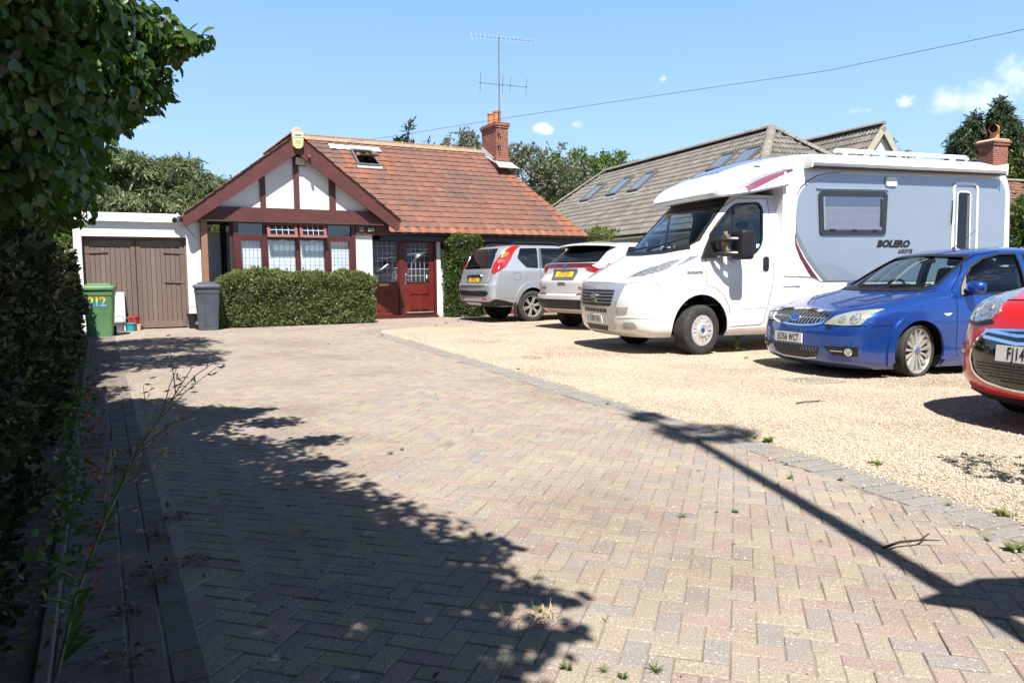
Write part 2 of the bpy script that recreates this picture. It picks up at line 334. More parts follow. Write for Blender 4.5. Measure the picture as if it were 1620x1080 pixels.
# right edge of the drive: x of the kerb line for a given y (house axes)
KERB = [(-6, 3.2), (0, 3.42), (1.8, 3.62), (3.5, 3.88), (5.1, 3.98), (8.0, 4.30), (12, 4.72), (15.3, 5.02), (16.0, 5.25), (16.4, 5.9), (16.6, 7.2), (16.75, 9.5), (16.9, 16)]
def kerb_x(y):
    for (a, xa), (b, xb) in zip(KERB[:-1], KERB[1:]):
        if a <= y <= b: return xa+(xb-xa)*(y-a)/(b-a)
    return KERB[-1][1] if y > KERB[-1][0] else KERB[0][1]
g = MB(); g.box(-.9, 17, -7, 20.4, -.06, -.0048); g.box(-.225, .232, -4.5, 18.9, -.02, .0012); ground_obj('paving_bed', g, MT['sand'])
def paver_block(mb, c, a, b, h, ux, bev=.0038, tilt=.005):
    """block with top face and bevels; centre c (x,y), half sizes a,b, top height h, long axis ux"""
    ex = Vector((ux[0], ux[1], random.gauss(0, tilt))); ey = Vector((-ux[1], ux[0], random.gauss(0, tilt))); o = Vector((c[0], c[1], h))
    vs = [o+ex*(sx*(a-bev))+ey*(sy*(b-bev)) for sx, sy in ((-1, -1), (1, -1), (1, 1), (-1, 1))]
    vs += [o+ex*(sx*a)+ey*(sy*b)-Vector((0, 0, bev*.8)) for sx, sy in ((-1, -1), (1, -1), (1, 1), (-1, 1))]
    vs += [v-Vector((0, 0, .03)) for v in vs[4:8]]
    fs = [(0, 1, 2, 3)]+[(4+i, 4+(i+1) % 4, (i+1) % 4, i) for i in range(4)]+[(8+i, 8+(i+1) % 4, 4+(i+1) % 4, 4+i) for i in range(4)]
    mb.add(vs, fs)
def in_drive(x, y):
    if y > 19.9 or y < -5: return False
    if x < .215: return False
    if y < 16.0: return x < kerb_x(y)-.14
    return x < 9.0 and not (y < 16.9 and x > kerb_x(y)-.16 and x < 16) 
dr = MB(); Wd = .082; gap = .0026; s2 = sqrt(.5)
for i in range(-80, 400):
    for j in range(-340, 400):
        m = (i-j) % 4
        if m == 0: cx, cy, hor = (i+1)*Wd, (j+.5)*Wd, True
        elif m == 3: cx, cy, hor = (i+.5)*Wd, (j+1)*Wd, False
        else: continue
        x, y = (cx-cy)*s2, (cx+cy)*s2
        if not in_drive(x, y): continue
        sink = -.003*max(0, noise.noise((x*.5, y*.5, 3))) + random.gauss(0, .0012)
        paver_block(dr, (x+random.gauss(0, .001), y+random.gauss(0, .001)), Wd-gap*.5-.0008, Wd/2-gap*.5-.0008, .0+sink, (s2, s2) if hor else (-s2, s2))
ground_obj('driveway', dr, MT['paver'])
ke = MB()
path = [Vector((kerb_x(-4+i*.02), -4+i*.02, 0)) for i in range(int(20.0/.02))]
last = path[0]; samples = [(path[0], Vector((0, 1, 0)))]
for p in path[1:]:
    if (p-last).length >= .104:
        samples.append((p, (p-last).normalized())); last = p
    if p.y > 16.0: break
nx = samples[-1][0]
for k in range(1, 36): samples.append((nx+Vector((.104*k, .012*k, 0)), Vector((.99, .11, 0))))
for p, d in samples:
    n = Vector((d.y, -d.x, 0))
    paver_block(ke, ((p+n*.005).x, (p+n*.005).y), .049, .135, .003+random.gauss(0, .0015), (d.x, d.y), tilt=.008)
ground_obj('kerb_edging', ke, MT['paver_grey'])
ed = MB()
yy = -4.0
while yy < 18.9:
    paver_block(ed, (-.075, yy), .098, .048, .007+random.gauss(0, .0015), (1, 0)); yy += .104
yy = -4.0
while yy < 18.9:
    for cx in (.08, .185): paver_block(ed, (cx, yy+(.1 if cx > .1 else 0)), .098, .049, .006+random.gauss(0, .002), (0, 1))
    yy += .204
for yk in (-4 + i*.6 for i in range(38)):
    paver_block(ed, (-.20, yk), .297, .022, .03, (0, 1), bev=.006, tilt=.004)
ground_obj('edging_strip', ed, MT['paver_edge'])
gv = MB(); n = 90; rows = [(-6+23.0*i/n) for i in range(n+1)]
vs = []; fs = []
for y in rows:
    x0 = kerb_x(min(y, 15.9))+.13 if y < 16 else kerb_x(y)
    for k in range(25):
        x = x0+(17-x0)*(k/24)**1.5; vs.append((x, y, -.004+.022*min(1, k/2)*(.6+noise.noise((x*.8, y*.8, 1)))-.004*(k == 0)))
for i in range(n):
    for k in range(24): a = i*25+k; fs.append((a, a+1, a+26, a+25))
gv.add(vs, fs); 
o = gv.build('gravel', MT['gravel'], smooth=180); o.location = (0, 0, 0); o.rotation_euler = (0, 0, HF.rot); o['kind'] = 'structure'
so = MB(); so.box(-1.6, -.222, -4, 19, -.05, .012); ground_obj('flower_bed', so, MT['soil'])
# loose stones on the gravel, thinning with distance from the camera, some kicked onto the kerb
rng = np.random.default_rng(5); P = []
while len(P) < 100000:
    d = 2.2+13*rng.random(6000)**1.15; a = R_(-20)+R_(62)*rng.random(6000); X = d*np.sin(a); Y = d*np.cos(a)
    u = X*cos(HF.rot)+Y*sin(HF.rot); v = -X*sin(HF.rot)+Y*cos(HF.rot)
    kx = np.array([kerb_x(q) for q in v]); e = u-kx
    keep = ((e > .11) | ((e > -.5) & (rng.random(6000) < .10*np.exp((e-.11)*5)))) & (v < 16.4)
    P += list(np.stack([u, v, np.where(e > .11, .006, .012)], 1)[keep])
P = np.array(P[:100000]); n = len(P)
size = rng.uniform(.0035, .0075, n)*(1+.5*(rng.random(n) < .12)); zz = np.array([.022*min(1, max(0, (p[0]-kerb_x(min(p[1],15.9))-.13)/.3))*(.6+noise.noise((p[0]*.8, p[1]*.8, 1))) for p in P])
P[:, 2] = np.where(P[:, 2] < .01, zz-.004+size*.5, P[:, 2])
o = swarm('gravel_stones', STONE, P, rot_from(rng.normal(size=(n, 3))*np.array([1, 1, .35]), rng), np.stack([size, size*rng.uniform(.7, 1.2, n), size*rng.uniform(.5, .9, n)], 1), MT['stone'])
o.rotation_euler = (0, 0, HF.rot); tag(o, None, None, kind='stuff')
# ------------------------------------------------------------------ roofs
def clip_poly(poly):
    def inside(a, b):
        c = False; n = len(poly)
        for i in range(n):
            (x1, y1), (x2, y2) = poly[i], poly[(i+1) % n]
            if (y1 > b) != (y2 > b) and a < (x2-x1)*(b-y1)/(y2-y1)+x1: c = not c
        return c
    return inside
def tiles(mb, o, du, ds, n, poly, gauge, width, wave=.012, prof='pantile', jit=.004, lip=.022):
    """tile courses on a roof plane: o origin, du along the course, ds down the slope, n outward; poly in (along, down)"""
    o, du, ds, n = (Vector(v) for v in (o, du, ds, n)); ins = clip_poly(poly)
    a0, a1 = min(p[0] for p in poly), max(p[0] for p in poly); b0, b1 = min(p[1] for p in poly), max(p[1] for p in poly)
    nb = int(round((b1-b0)/gauge)); na = int((a1-a0)/width)+2; K = 12 if prof == 'roman' else 6
    for i in range(nb):
        bt, bb = b0+i*gauge, b0+(i+1)*gauge; sh = (i % 2)*width*.5*(prof == 'plain')
        for j in range(-1, na):
            l = a0+j*width+sh; r = l+width; bm_ = (bt+bb)/2
            # trim the tile to the roof outline
            L_, R2 = l, r
            if not ins((l+r)/2, bm_):
                if not (ins(l+.02, bm_) or ins(r-.02, bm_)): continue
            while L_ < r-.02 and not ins(L_, bm_): L_ += .02
            while R2 > L_+.02 and not ins(R2, bm_): R2 -= .02
            if R2-L_ < .04: continue
            tlt = random.gauss(0, jit); dz = random.gauss(0, jit*.4)
            top = []; bot = []; low = []
            for k in range(K+1):
                a = L_+(R2-L_)*k/K; t = (a-l)/width
                hgt = wave*(.5-.5*cos(2*pi*t))*(1 if prof != 'plain' else .35)
                if prof == 'roman': hgt = wave*max(0, sin(2*pi*(t*2+.1)))**.7 if sin(2*pi*(t*2+.1)) > 0 else 0
                top.append(o+du*a+ds*(bt-.03)+n*(hgt*.6+.002+dz)); bot.append(o+du*a+ds*(bb+.012+tlt*.6)+n*(hgt+lip+dz+tlt*(t-.5))); low.append(bot[-1]-n*.016)
            v = top+bot+low; m = K+1
            mb.add(v, [(k, k+1, m+k+1, m+k) for k in range(K)]+[(m+k, m+k+1, 2*m+k+1, 2*m+k) for k in range(K)])
def ridge_run(mb, p0, p1, ln=.42, r=.12, mort=None):
    p0, p1 = Vector(p0), Vector(p1); d = p1-p0; n = max(1, int(d.length/ln)); d.normalize()
    s_ = d.cross(Vector((0, 0, 1))).normalized(); u_ = s_.cross(d)
    for i in range(n):
        a = p0+d*(i*ln+.008); b = p0+d*((i+1)*ln-.008); rr = r*random.uniform(.97, 1.03)
        vs = []
        for q in (a, b):
            for k in range(9): t = pi*k/8; vs.append(q+s_*cos(t)*rr+u_*(sin(t)*rr*.75))
        mb.add(vs, [(k, k+1, 10+k, 9+k) for k in range(8)]+[tuple(range(9)), tuple(range(9, 18))])
MT['tile'] = M_island('clay_roof_tile', [(0, (.215, .105, .078)), (.2, (.245, .115, .082)), (.42, (.19, .098, .077)), (.6, (.262, .124, .086)), (.8, (.22, .108, .084)), (1, (.28, .134, .092))], rough=.85, bmp=.003, bscale=60, fine=.34, patch=(.55, (.165, .10, .084), .44, .62))
MT['tile_bright'] = M_island('clean_clay_tile', [(0, (.33, .125, .07)), (.5, (.27, .105, .065)), (1, (.40, .17, .095))], rough=.85, bmp=.003, bscale=60, fine=.3)
MT['ridge'] = M_island('ridge_tile', [(0, (.26, .12, .075)), (.5, (.36, .18, .11)), (1, (.30, .16, .10))], rough=.9, bmp=.004, bscale=40, fine=.45)
MT['mortar'] = M('ridge_mortar', (.42, .30, .20), (.52, .42, .30), scale=10, rough=.95, bmp=.006, bscale=40)
MT['tile_grey'] = M_island('weathered_concrete_tile', [(0, (.175, .158, .142)), (.3, (.222, .202, .182)), (.6, (.15, .137, .125)), (.85, (.262, .243, .22)), (1, (.195, .173, .155))], rough=.95, bmp=.003, bscale=60, fine=.35, patch=(1.6, (.29, .275, .24), .56, .8))
MT['tile_dull'] = M_island('dull_red_tile', [(0, (.20, .09, .07)), (.5, (.26, .13, .10)), (1, (.17, .085, .07))], rough=.95, bmp=.003, bscale=60, fine=.3, patch=(1.4, (.3, .26, .22), .55, .8))

# ------------------------------------------------------------------ bungalow
EZ, EW, RZ, RW = 2.36, 19.9, 5.42, 24.0     # eave and ridge of the main roof
sl = atan2(RZ-EZ, RW-EW); S_len = sqrt((RZ-EZ)**2+(RW-EW)**2)
bg_ = thing('bungalow', 'white rendered bungalow with a half-timbered gable, red-brown door and clay tiled roof', 'house', HF, (6.5, 20.3, 0))
def part(mb, name, m, parent=None, smooth=None, th=None, kind=None):
    th = th or bg_
    o = mb.build(name, m, smooth=smooth, off=tuple(th['_off'])); o.parent = parent or th
    if parent is not None and parent.parent is not None: pass
    if kind: o['kind'] = kind
    return o
b = MB()
b.box(2.3, 13.25, 20.36, 27.6, 0, 2.3)                        # main block
b.box(5.86, 6.32, 19.24, 20.355, 0, 2.5); b.box(2.95, 5.86, 19.27, 20.35, 0, 1.0)
b.box(8.54, 8.66, 20.22, 20.36, 0, 2.3)
b.prism([(13.2, 20.3), (13.25, 27.6), (13.25, 27.6)], 'z', 2.2, 2.3)
b.prism([(2.15, 2.5), (6.6, 2.5), (6.6, 2.62), (4.37, 4.42), (2.15, 2.66)], 'y', 19.11, 19.4)  # gable panel
wall = part(b, 'wall', MT['render'])
# timber of the gable
ZA = 4.56; XA = 4.37
def barge(side):
    x1 = 1.74 if side < 0 else 6.95; z1 = 2.56; d = .43
    m = MB(); e = Vector((x1-XA, 0, z1-ZA)); k = .19
    poly = [(XA, ZA), (x1, z1), (x1-side*.03, z1-.055), (x1-side*.36, z1-d+.02+.32*abs(ZA-z1)/abs(x1-XA)*1.02-.0), (XA, ZA-d)] if False else [(XA, ZA), (x1, z1), (x1-side*.02, z1-.10), (x1-side*.30, z1-.10-.02), (XA, ZA-d)]
    poly = [(XA, ZA), (x1, z1), (x1-side*.035, z1-.20), (x1-side*.10, z1-.23), (XA, ZA-d)]
    m.prism(poly, 'y', 18.83, 18.875)
    return part(m, 'barge_board', MT['barge'])
barge(-1); barge(1)
tb = MB(); tb.box(1.98, 6.78, 19.03, 19.262, 2.515, 2.83); tie = part(tb, 'tie_beam', MT['barge'])
for x0, x1, zt in ((3.51, 3.635, 3.95), (4.31, 4.44, 4.3), (5.18, 5.34, 3.8)):
    m = MB(); m.box(x0, x1, 19.065, 19.13, 2.83, zt); part(m, 'gable_stud', MT['barge'])
m = MB(); m.box(5.868, 6.76, 19.165, 19.238, 2.235, 2.512); lb = part(m, 'lintel_board', MT['barge'])
# signs on the lintel board
m = MB(); m.box(6.13, 6.40, 19.135, 19.165, 2.31, 2.43, bev=.006); hn = part(m, 'number_plate', MT['black'], lb)
m = MB(); vs, fs = text_mesh('212', .105, .004); m.add([(6.265+x, 19.131, 2.368+y) for x, y in vs], fs); part(m, 'house_number', M('pale_sign_paint', (.75, .75, .55), rough=.5), lb)
m = MB(); m.box(5.955, 6.075, 19.138, 19.165, 2.32, 2.44, bev=.006)
for k in range(4): m.box(5.965, 6.065, 19.133, 19.1385, 2.337+k*.025, 2.345+k*.025)
part(m, 'small_plaque', M('grey_plaque', (.2, .19, .16), rough=.5), lb)
# soffit of the gable overhang and shadow gap
m = MB()
for s_, x1 in ((-1, 1.80), (1, 6.90)):
    m.prism([(XA, ZA-.07), (x1, 2.49), (x1, 2.46), (XA, ZA-.10)], 'y', 18.876, 19.12)
m.box(2.0, 6.9, 18.88, 20.3, 2.84, 2.85) if False else None
m.box(2.2, 2.94, 19.27, 20.35, 2.48, 2.51); m.box(6.33, 6.8, 19.27, 20.3, 2.48, 2.51)
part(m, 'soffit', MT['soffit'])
m = MB(); m.box(2.15, 2.285, 19.06, 19.19, 0, 2.512); part(m, 'porch_post', M('tan_post_paint', (.24, .115, .075), (.3, .15, .10), scale=4, rough=.6))
# ---- roof
rf = MB(); du = (1, 0, 0); ds = (0, -cos(sl), -sin(sl)); nn = (0, -sin(sl), cos(sl))
hipx = 1.45                                   # right edge runs in towards the ridge
tiles(rf, (5.35, RW, RZ), du, ds, nn, [(0, 0), (6.75, 0), (6.75+hipx, S_len), (1.05, S_len), (0.2, S_len*.6)], .285, .30, wave=.02)
rm = [MT['tile'], MT['tile_bright']]
roof = part(rf, 'roof', MT['tile'], smooth=40)
rb_ = MB()
# under-sheet, hip return and back slope
rb_.add([(5.35, RW, RZ-.03), (12.1, RW, RZ-.03), (13.5, EW+.05, EZ-.03), (5.5, EW+.05, EZ-.03), (12.1, 24.4, RZ-.03), (13.5, 28, EZ-.03), (5.35, 28, EZ-.03)],
        [(0, 1, 2, 3), (1, 4, 5, 2), (0, 6, 5, 4, 1), (0, 3, 6)])
part(rb_, 'roof_lining', MT['tile_dull'], roof)
tg = MB(); ga = atan2(ZA-2.56, 2.61); GL = sqrt((ZA-2.56)**2+2.61**2)
for s_ in (-1, 1):
    d_ = Vector((s_*cos(ga), 0, -sin(ga))); n_ = Vector((s_*sin(ga), 0, cos(ga)))
    back = 22.9
    poly = [(0, 0), (4.15, 0), (1.2, GL+.07), (0, GL+.07)] if s_ > 0 else [(0, 0), (4.15, 0), (4.15, GL+.07), (0, GL+.07)]
    tiles(tg, (XA, 18.79, ZA+.045), (0, 1, 0), d_, n_, poly, .27, .30, wave=.012)
part(tg, 'gable_roof', MT['tile'], smooth=40)
m = MB()
for s_ in (-1, 1):
    x1 = XA+s_*2.63; m.add([(XA, 18.9, ZA+.03), (x1, 18.9, 2.56), (x1, 19.9 if s_ > 0 else 22.9, 2.56), (XA, 22.9, ZA+.03)], [(0, 1, 2, 3)])
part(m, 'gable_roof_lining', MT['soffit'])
for s_ in (-1, 1):
    m = MB(); x1 = XA+s_*2.62; m.prism([(XA, ZA+.075), (x1, 2.635), (x1, 2.555), (XA, ZA-.005)], 'y', 18.836, 18.99); part(m, 'verge', MT['tile_dull'], roof)
rg = MB(); ridge_run(rg, (5.4, RW, RZ+.03), (11.95, RW, RZ+.03), .44, .13); part(rg, 'ridge_tiles', MT['ridge'], roof, smooth=40)
rg = MB(); ridge_run(rg, (XA, 18.78, ZA+.06), (XA, 22.9, ZA+.06), .42, .12); part(rg, 'ridge_tiles', MT['ridge'], roof, smooth=40)
m = MB(); m.box(5.38, 11.95, RW-.15, RW+.15, RZ-.05, RZ+.05)
for i in range(16): x = 5.42+i*.44; m.box(x-.014, x+.014, RW-.135, RW+.1, RZ, RZ+.128)
part(m, 'ridge_mortar', MT['mortar'], roof)
m = MB(); m.lathe([(.0, 18.76), (.12, 18.765), (.14, 18.80), (.13, 18.9)], c=(XA, 0, ZA+.05), axis='y', n=20); part(m, 'ridge_end', MT['mortar'], roof, smooth=50)
# brighter replaced tiles: eave course, right edge, strips under the roof window
hi = MB()
def rp(a, b, lift=.0): return Vector((5.35+a, RW, RZ))+Vector(ds)*b+Vector(nn)*lift
for (a0, a1, b0, b1) in ((1.1, 8.2, S_len-.285, S_len),):
    tiles(hi, rp(0, 0, .004), du, ds, nn, [(a0, b0), (a1, b0), (a1, b1), (a0, b1)], .285, .30, wave=.02)
for k in range(4, 17):
    x = 6.75+hipx*(k+.5)/18; w_ = .3 if random.random() < .5 else .6
    tiles(hi, rp(0, 0, .004), du, ds, nn, [(x-w_, k*.285), (x, k*.285), (x, (k+1)*.285), (x-w_, (k+1)*.285)], .285, .30, wave=.02)
part(hi, 'replaced_tiles', MT['tile_bright'], roof, smooth=40)
for a, ks in ((1.35, range(2, 6)), (2.55, range(3, 7)), (1.05, range(6, 9)), (1.65, range(5, 8))):
    hi = MB()
    for k in ks:
        tiles(hi, rp(0, 0, .004), du, ds, nn, [(a, k*.285), (a+.3, k*.285), (a+.3, (k+1)*.285), (a, (k+1)*.285)], .285, .30, wave=.02)
    part(hi, 'replaced_tiles', MT['tile_bright'], roof, smooth=40)
# ---- roof window, propped open
rwx, rwb = 1.72, .62
def rq(a, b, h): return rp(rwx+a, rwb+b, h)
def quadbox(mb, a0, a1, b0, b1, h0, h1, f=rq):
    vs = [f(a, b, h) for h in (h0, h1) for b in (b0, b1) for a in (a0, a1)]
    mb.add(vs, [(0, 2, 3, 1), (4, 5, 7, 6), (0, 1, 5, 4), (2, 6, 7, 3), (0, 4, 6, 2), (1, 3, 7, 5)])
m = MB()
for a0, a1, b0, b1 in ((0, .06, 0, .95), (.64, .70, 0, .95), (0.06, .64, 0, .06), (.06, .64, .89, .95)): quadbox(m, a0, a1, b0, b1, .02, .10)
rwf = part(m, 'roof_window', M('grey_aluminium', (.12, .115, .11), rough=.5), roof)
m = MB(); quadbox(m, .06, .64, .06, .89, .021, .024); part(m, 'window_opening', MT['dark'], rwf)
th_ = R_(36)
def sash(a, b, h):  # centre pivot sash
    bb = b-.475; return rq(a, .475+bb*cos(th_)+h*sin(th_)*1, .10+bb*sin(th_)+h*cos(th_))
m = MB()
for a0, a1, b0, b1 in ((.07, .13, .04, .91), (.57, .63, .04, .91), (.13, .57, .04, .11), (.13, .57, .84, .91)): quadbox(m, a0, a1, b0, b1, 0, .05, sash)
part(m, 'sash', M('pine_sash', (.34, .19, .09), rough=.5), rwf)
m = MB(); quadbox(m, .131, .569, .111, .839, .02, .03, sash); part(m, 'pane', M('frosted_pane', (.45, .52, .56), rough=.08), rwf)
m = MB()
for k in range(7):
    a0 = -.62+k*.235; vs = [rp(rwx+a, rwb+b, .05+.008*sin(a*22)+.012*(b+.3)) for a in np.linspace(a0, a0+.235, 5) for b in (-.30, .0)]
    m.add(vs, [(i*2, i*2+1, i*2+3, i*2+2) for i in range(4)])
part(m, 'lead_flashing', MT['lead'], rwf, smooth=60)
m = MB(); quadbox(m, -.02, .75, .93, 1.08, .03, .05); part(m, 'apron_flashing', MT['lead'], rwf)
# ---- chimney
m = MB(); CX0, CX1, CY0, CY1 = 11.97, 12.42, 23.05, 24.15
m.box(CX0, CX1, CY0, CY1, 4.4, 6.12); m.box(CX0-.03, CX1+.03, CY0-.03, CY1+.03, 6.121, 6.19); m.box(CX0-.055, CX1+.055, CY0-.055, CY1+.055, 6.191, 6.27); m.box(CX0-.02, CX1+.02, CY0-.02, CY1+.02, 6.271, 6.31)
m.box(CX0-.035, CX1+.035, CY0-.035, CY1+.035, 5.02, 5.12)
ch = part(m, 'chimney', MT['brick'])
for cy in (23.4, 23.85):
    p = MB(); p.lathe([(.13, 6.3), (.125, 6.55), (.12, 6.66), (.135, 6.67), (.14, 6.72), (.12, 6.73), (.09, 6.73), (.085, 6.4)], c=(12.19, cy, 0), n=20); part(p, 'chimney_pot', M('terracotta_pot', (.52, .22, .10), (.42, .17, .08), scale=6, rough=.8) if 'terracotta_pot' not in bpy.data.materials else bpy.data.materials['terracotta_pot'], ch, smooth=50)
m = MB(); m.box(CX0-.05, CX1+.06, CY0-.22, CY0-.0, 4.62, 4.66)
vs = [(CX0-.06, CY0-.005, 5.0), (CX1+.10, CY0-.005, 5.0), (CX1+.22, CY0-.42, 4.74), (CX0-.12, CY0-.42, 4.74)]
m = MB(); m.add([Vector(v)+Vector((0, 0, .0)) for v in vs], [(0, 1, 2, 3)]); m.add([(CX0-.004, CY0-.1, 5.0), (CX0-.004, CY1, 5.65), (CX0-.06, CY1, 5.40), (CX0-.06, CY0-.2, 4.86)], [(0, 1, 2, 3)])
part(m, 'chimney_flashing', MT['lead'], ch)
# aerials on a mast strapped to the stack
m = MB(); mast0 = Vector((12.06, 22.99, 5.3)); m.tube([mast0, (12.06, 22.99, 9.05)], .021, 8); m.box(12.0, 12.12, 22.96, 23.05, 5.9, 5.94); m.box(12.0, 12.12, 22.96, 23.05, 5.5, 5.54)
ae = part(m, 'aerial_mast', M('rusty_mast', (.20, .10, .10), (.28, .17, .16), scale=5, rough=.6, metal=.4), ch, smooth=60)
MT['aerial'] = M('dull_aluminium', (.26, .27, .29), rough=.5, metal=.6)
def yagi(z, a0, a1, n, half, tilt, boomr, first=None):
    m = MB(); c = Vector((12.06, 22.96, z)); d = Vector((1, -.05, .045)).normalized()
    m.tube([c+d*a0, c+d*a1], boomr, 6); e = Vector((.02, .6*tilt, 1)).normalized() if tilt else Vector((.0, 1, .12)).normalized()
    for k in range(n):
        q = c+d*(a0+(a1-a0)*(k if first is None else first[k])/(n-1 if first is None else 1)); h = half*(1.6 if k == 0 else 1)
        m.tube([q-e*h, q+e*h], .0042, 5)
    return part(m, 'aerial', MT['aerial'], ch)
yagi(9.0, -.98, 1.32, 16, .10, .5, .009)
m = MB(); c = Vector((12.06, 22.95, 7.5)); d = Vector((1, 0, .03))
m.tube([c+d*-.72, c+d*1.05], .012, 6)
for t_, hl in ((-.72, .42), (.12, .38), (.40, .36), (1.02, .34)):
    q = c+d*t_; e = Vector((-.32, -.7, .62)).normalized(); m.tube([q-e*hl, q+e*hl], .007, 5); m.box(q.x-.025, q.x+.025, q.y-.02, q.y+.02, q.z-.02, q.z+.02)
part(m, 'aerial', MT['aerial'], ch)
# ---- gutters and eave
m = MB(); n_g = 10
vs = []; 
for x in (6.75, 13.52):
    for k in range(n_g+1): t = pi+pi*k/n_g; vs.append((x, 19.86+.06*cos(t), 2.335+.055*sin(t)))
m.add(vs, [(k, k+1, n_g+2+k, n_g+1+k) for k in range(n_g)]); m.add([v for v in vs[:n_g+1]], [tuple(range(n_g+1))])
m.box(6.75, 13.5, 19.925, 19.945, 2.14, 2.34)
for i in range(9): x = 6.9+i*.8; m.box(x-.012, x+.012, 19.79, 19.925, 2.325, 2.338)
part(m, 'gutter', MT['black'], smooth=60)
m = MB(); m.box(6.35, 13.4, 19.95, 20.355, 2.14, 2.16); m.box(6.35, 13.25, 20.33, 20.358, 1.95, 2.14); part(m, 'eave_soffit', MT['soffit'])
m = MB(); m.tube([(1.70, 18.98, 2.62), (1.70, 22, 2.62)], .06, 10); m.tube([(1.70, 18.95, 2.60), (1.62, 19.02, 2.53), (1.58, 19.08, 2.46)], .05, 10); part(m, 'gutter', MT['black'], smooth=60)
m = MB(); m.tube([(1.69, 18.94, 2.60), (1.625, 18.985, 2.54)], .052, 12); part(m, 'gutter_joint', MT['white_pl'], smooth=60)
# ---- alarm box, floodlight and camera on the gable
m = MB(); m.prism([(4.245, 4.63), (4.495, 4.63), (4.50, 4.45), (4.485, 4.30), (4.42, 4.245), (4.32, 4.245), (4.255, 4.30), (4.24, 4.45)], 'y', 18.73, 18.83)
al = part(m, 'alarm_box', M('cream_yellow_plastic', (.60, .53, .26), (.66, .60, .36), scale=5, rough=.45))
m = MB(); m.box(4.245, 4.495, 18.722, 18.732, 4.50, 4.63); part(m, 'alarm_cover', M('ivory_plastic', (.66, .60, .42), rough=.4), al)
m = MB(); m.box(4.29, 4.45, 18.716, 18.7215, 4.54, 4.57); part(m, 'strobe_lens', M('blue_lens', (.10, .16, .25), rough=.2), al)
m = MB()
for k, z in enumerate((4.36, 4.39, 4.42)): m.box(4.29+.01*k, 4.45-.012*k, 18.727, 18.7315, z-.006, z+.006)
part(m, 'printed_lines', M('green_print', (.22, .32, .18), rough=.5), al)
m = MB(); fo = Vector((4.47, 19.02, 3.98)); fx = Vector((cos(.10), sin(.10), -.06)).normalized(); fz = Vector((.05, -.18, 1)).normalized(); fy = fz.cross(fx)
def flb(mb, a, b_, c, ea=.14, eb=.03, ec=.105):
    vs = [fo+fx*(a+sx*ea)+fy*(b_+sy*eb)+fz*(c+sz*ec) for sz in (-1, 1) for sy in (-1, 1) for sx in (-1, 1)]
    mb.add(vs, [(0, 2, 3, 1), (4, 5, 7, 6), (0, 1, 5, 4), (2, 6, 7, 3), (0, 4, 6, 2), (1, 3, 7, 5)])
flb(m, 0, 0, 0); m.box(4.36, 4.40, 19.05, 19.22, 3.93, 3.97); fl = part(m, 'floodlight', MT['black'])
m = MB(); flb(m, 0, -.032, 0, .12, .003, .085); part(m, 'floodlight_glass', M('led_panel', (.5, .5, .45), rough=.15), fl)
m = MB(); m.tube([(4.66, 18.90, 4.12), (4.62, 18.72, 4.07)], .032, 10); m.tube([(4.64, 18.83, 4.25), (4.64, 18.83, 4.14)], .014, 6); m.box(4.585, 4.655, 18.66, 18.74, 4.03, 4.10, bev=.01); part(m, 'security_camera', M('rust_brown_cctv', (.16, .09, .07), rough=.5), smooth=40)
# ---- leaded windows
def lattice(mb, x0, x1, z0, z1, nx, nz, y, t=.005):
    for i in range(1, nx): x = x0+(x1-x0)*i/nx; mb.box(x-t/2, x+t/2, y-.003, y, z0, z1)
    for k in range(1, nz): z = z0+(z1-z0)*k/nz; mb.box(x0, x1, y-.0042, y-.0012, z-t/2, z+t/2)
MT['came'] = M('lead_came', (.16, .17, .18), rough=.5); MT['came_white'] = M('pale_came', (.55, .56, .58), rough=.5)
MT['net'] = M('net_curtain', (.90, .91, .92), (.84, .86, .88), scale=3, rough=.95, stretch=(12, 1, .4))
fr = MB(); Y0, Y1 = 19.24, 19.32; Wm = .052
X0, X1, ZB, ZT, ZTR = 2.88, 5.87, 1.0, 2.51, 2.15
fr.box(X0, X0+.12, 19.20, Y1, ZB, ZT); fr.box(X1-.11, X1, 19.20, Y1, ZB, ZT)
for xm in (3.62, 4.40, 5.12): fr.box(xm-.045, xm+.045, 19.215, Y1, ZB, ZT)
fr.box(X0+.121, X1-.111, 19.222, Y1-.003, ZTR-.04, ZTR+.035); fr.box(X0+.121, X1-.111, 19.225, Y1-.004, ZT-.05, ZT); fr.box(X0, X1, 19.18, Y1+.01, ZB-.06, ZB-.001)
bw = part(fr, 'bay_window', MT['mahogany'])
cells = [(3.0, 3.575), (3.665, 4.355), (4.445, 5.075), (5.165, 5.76)]
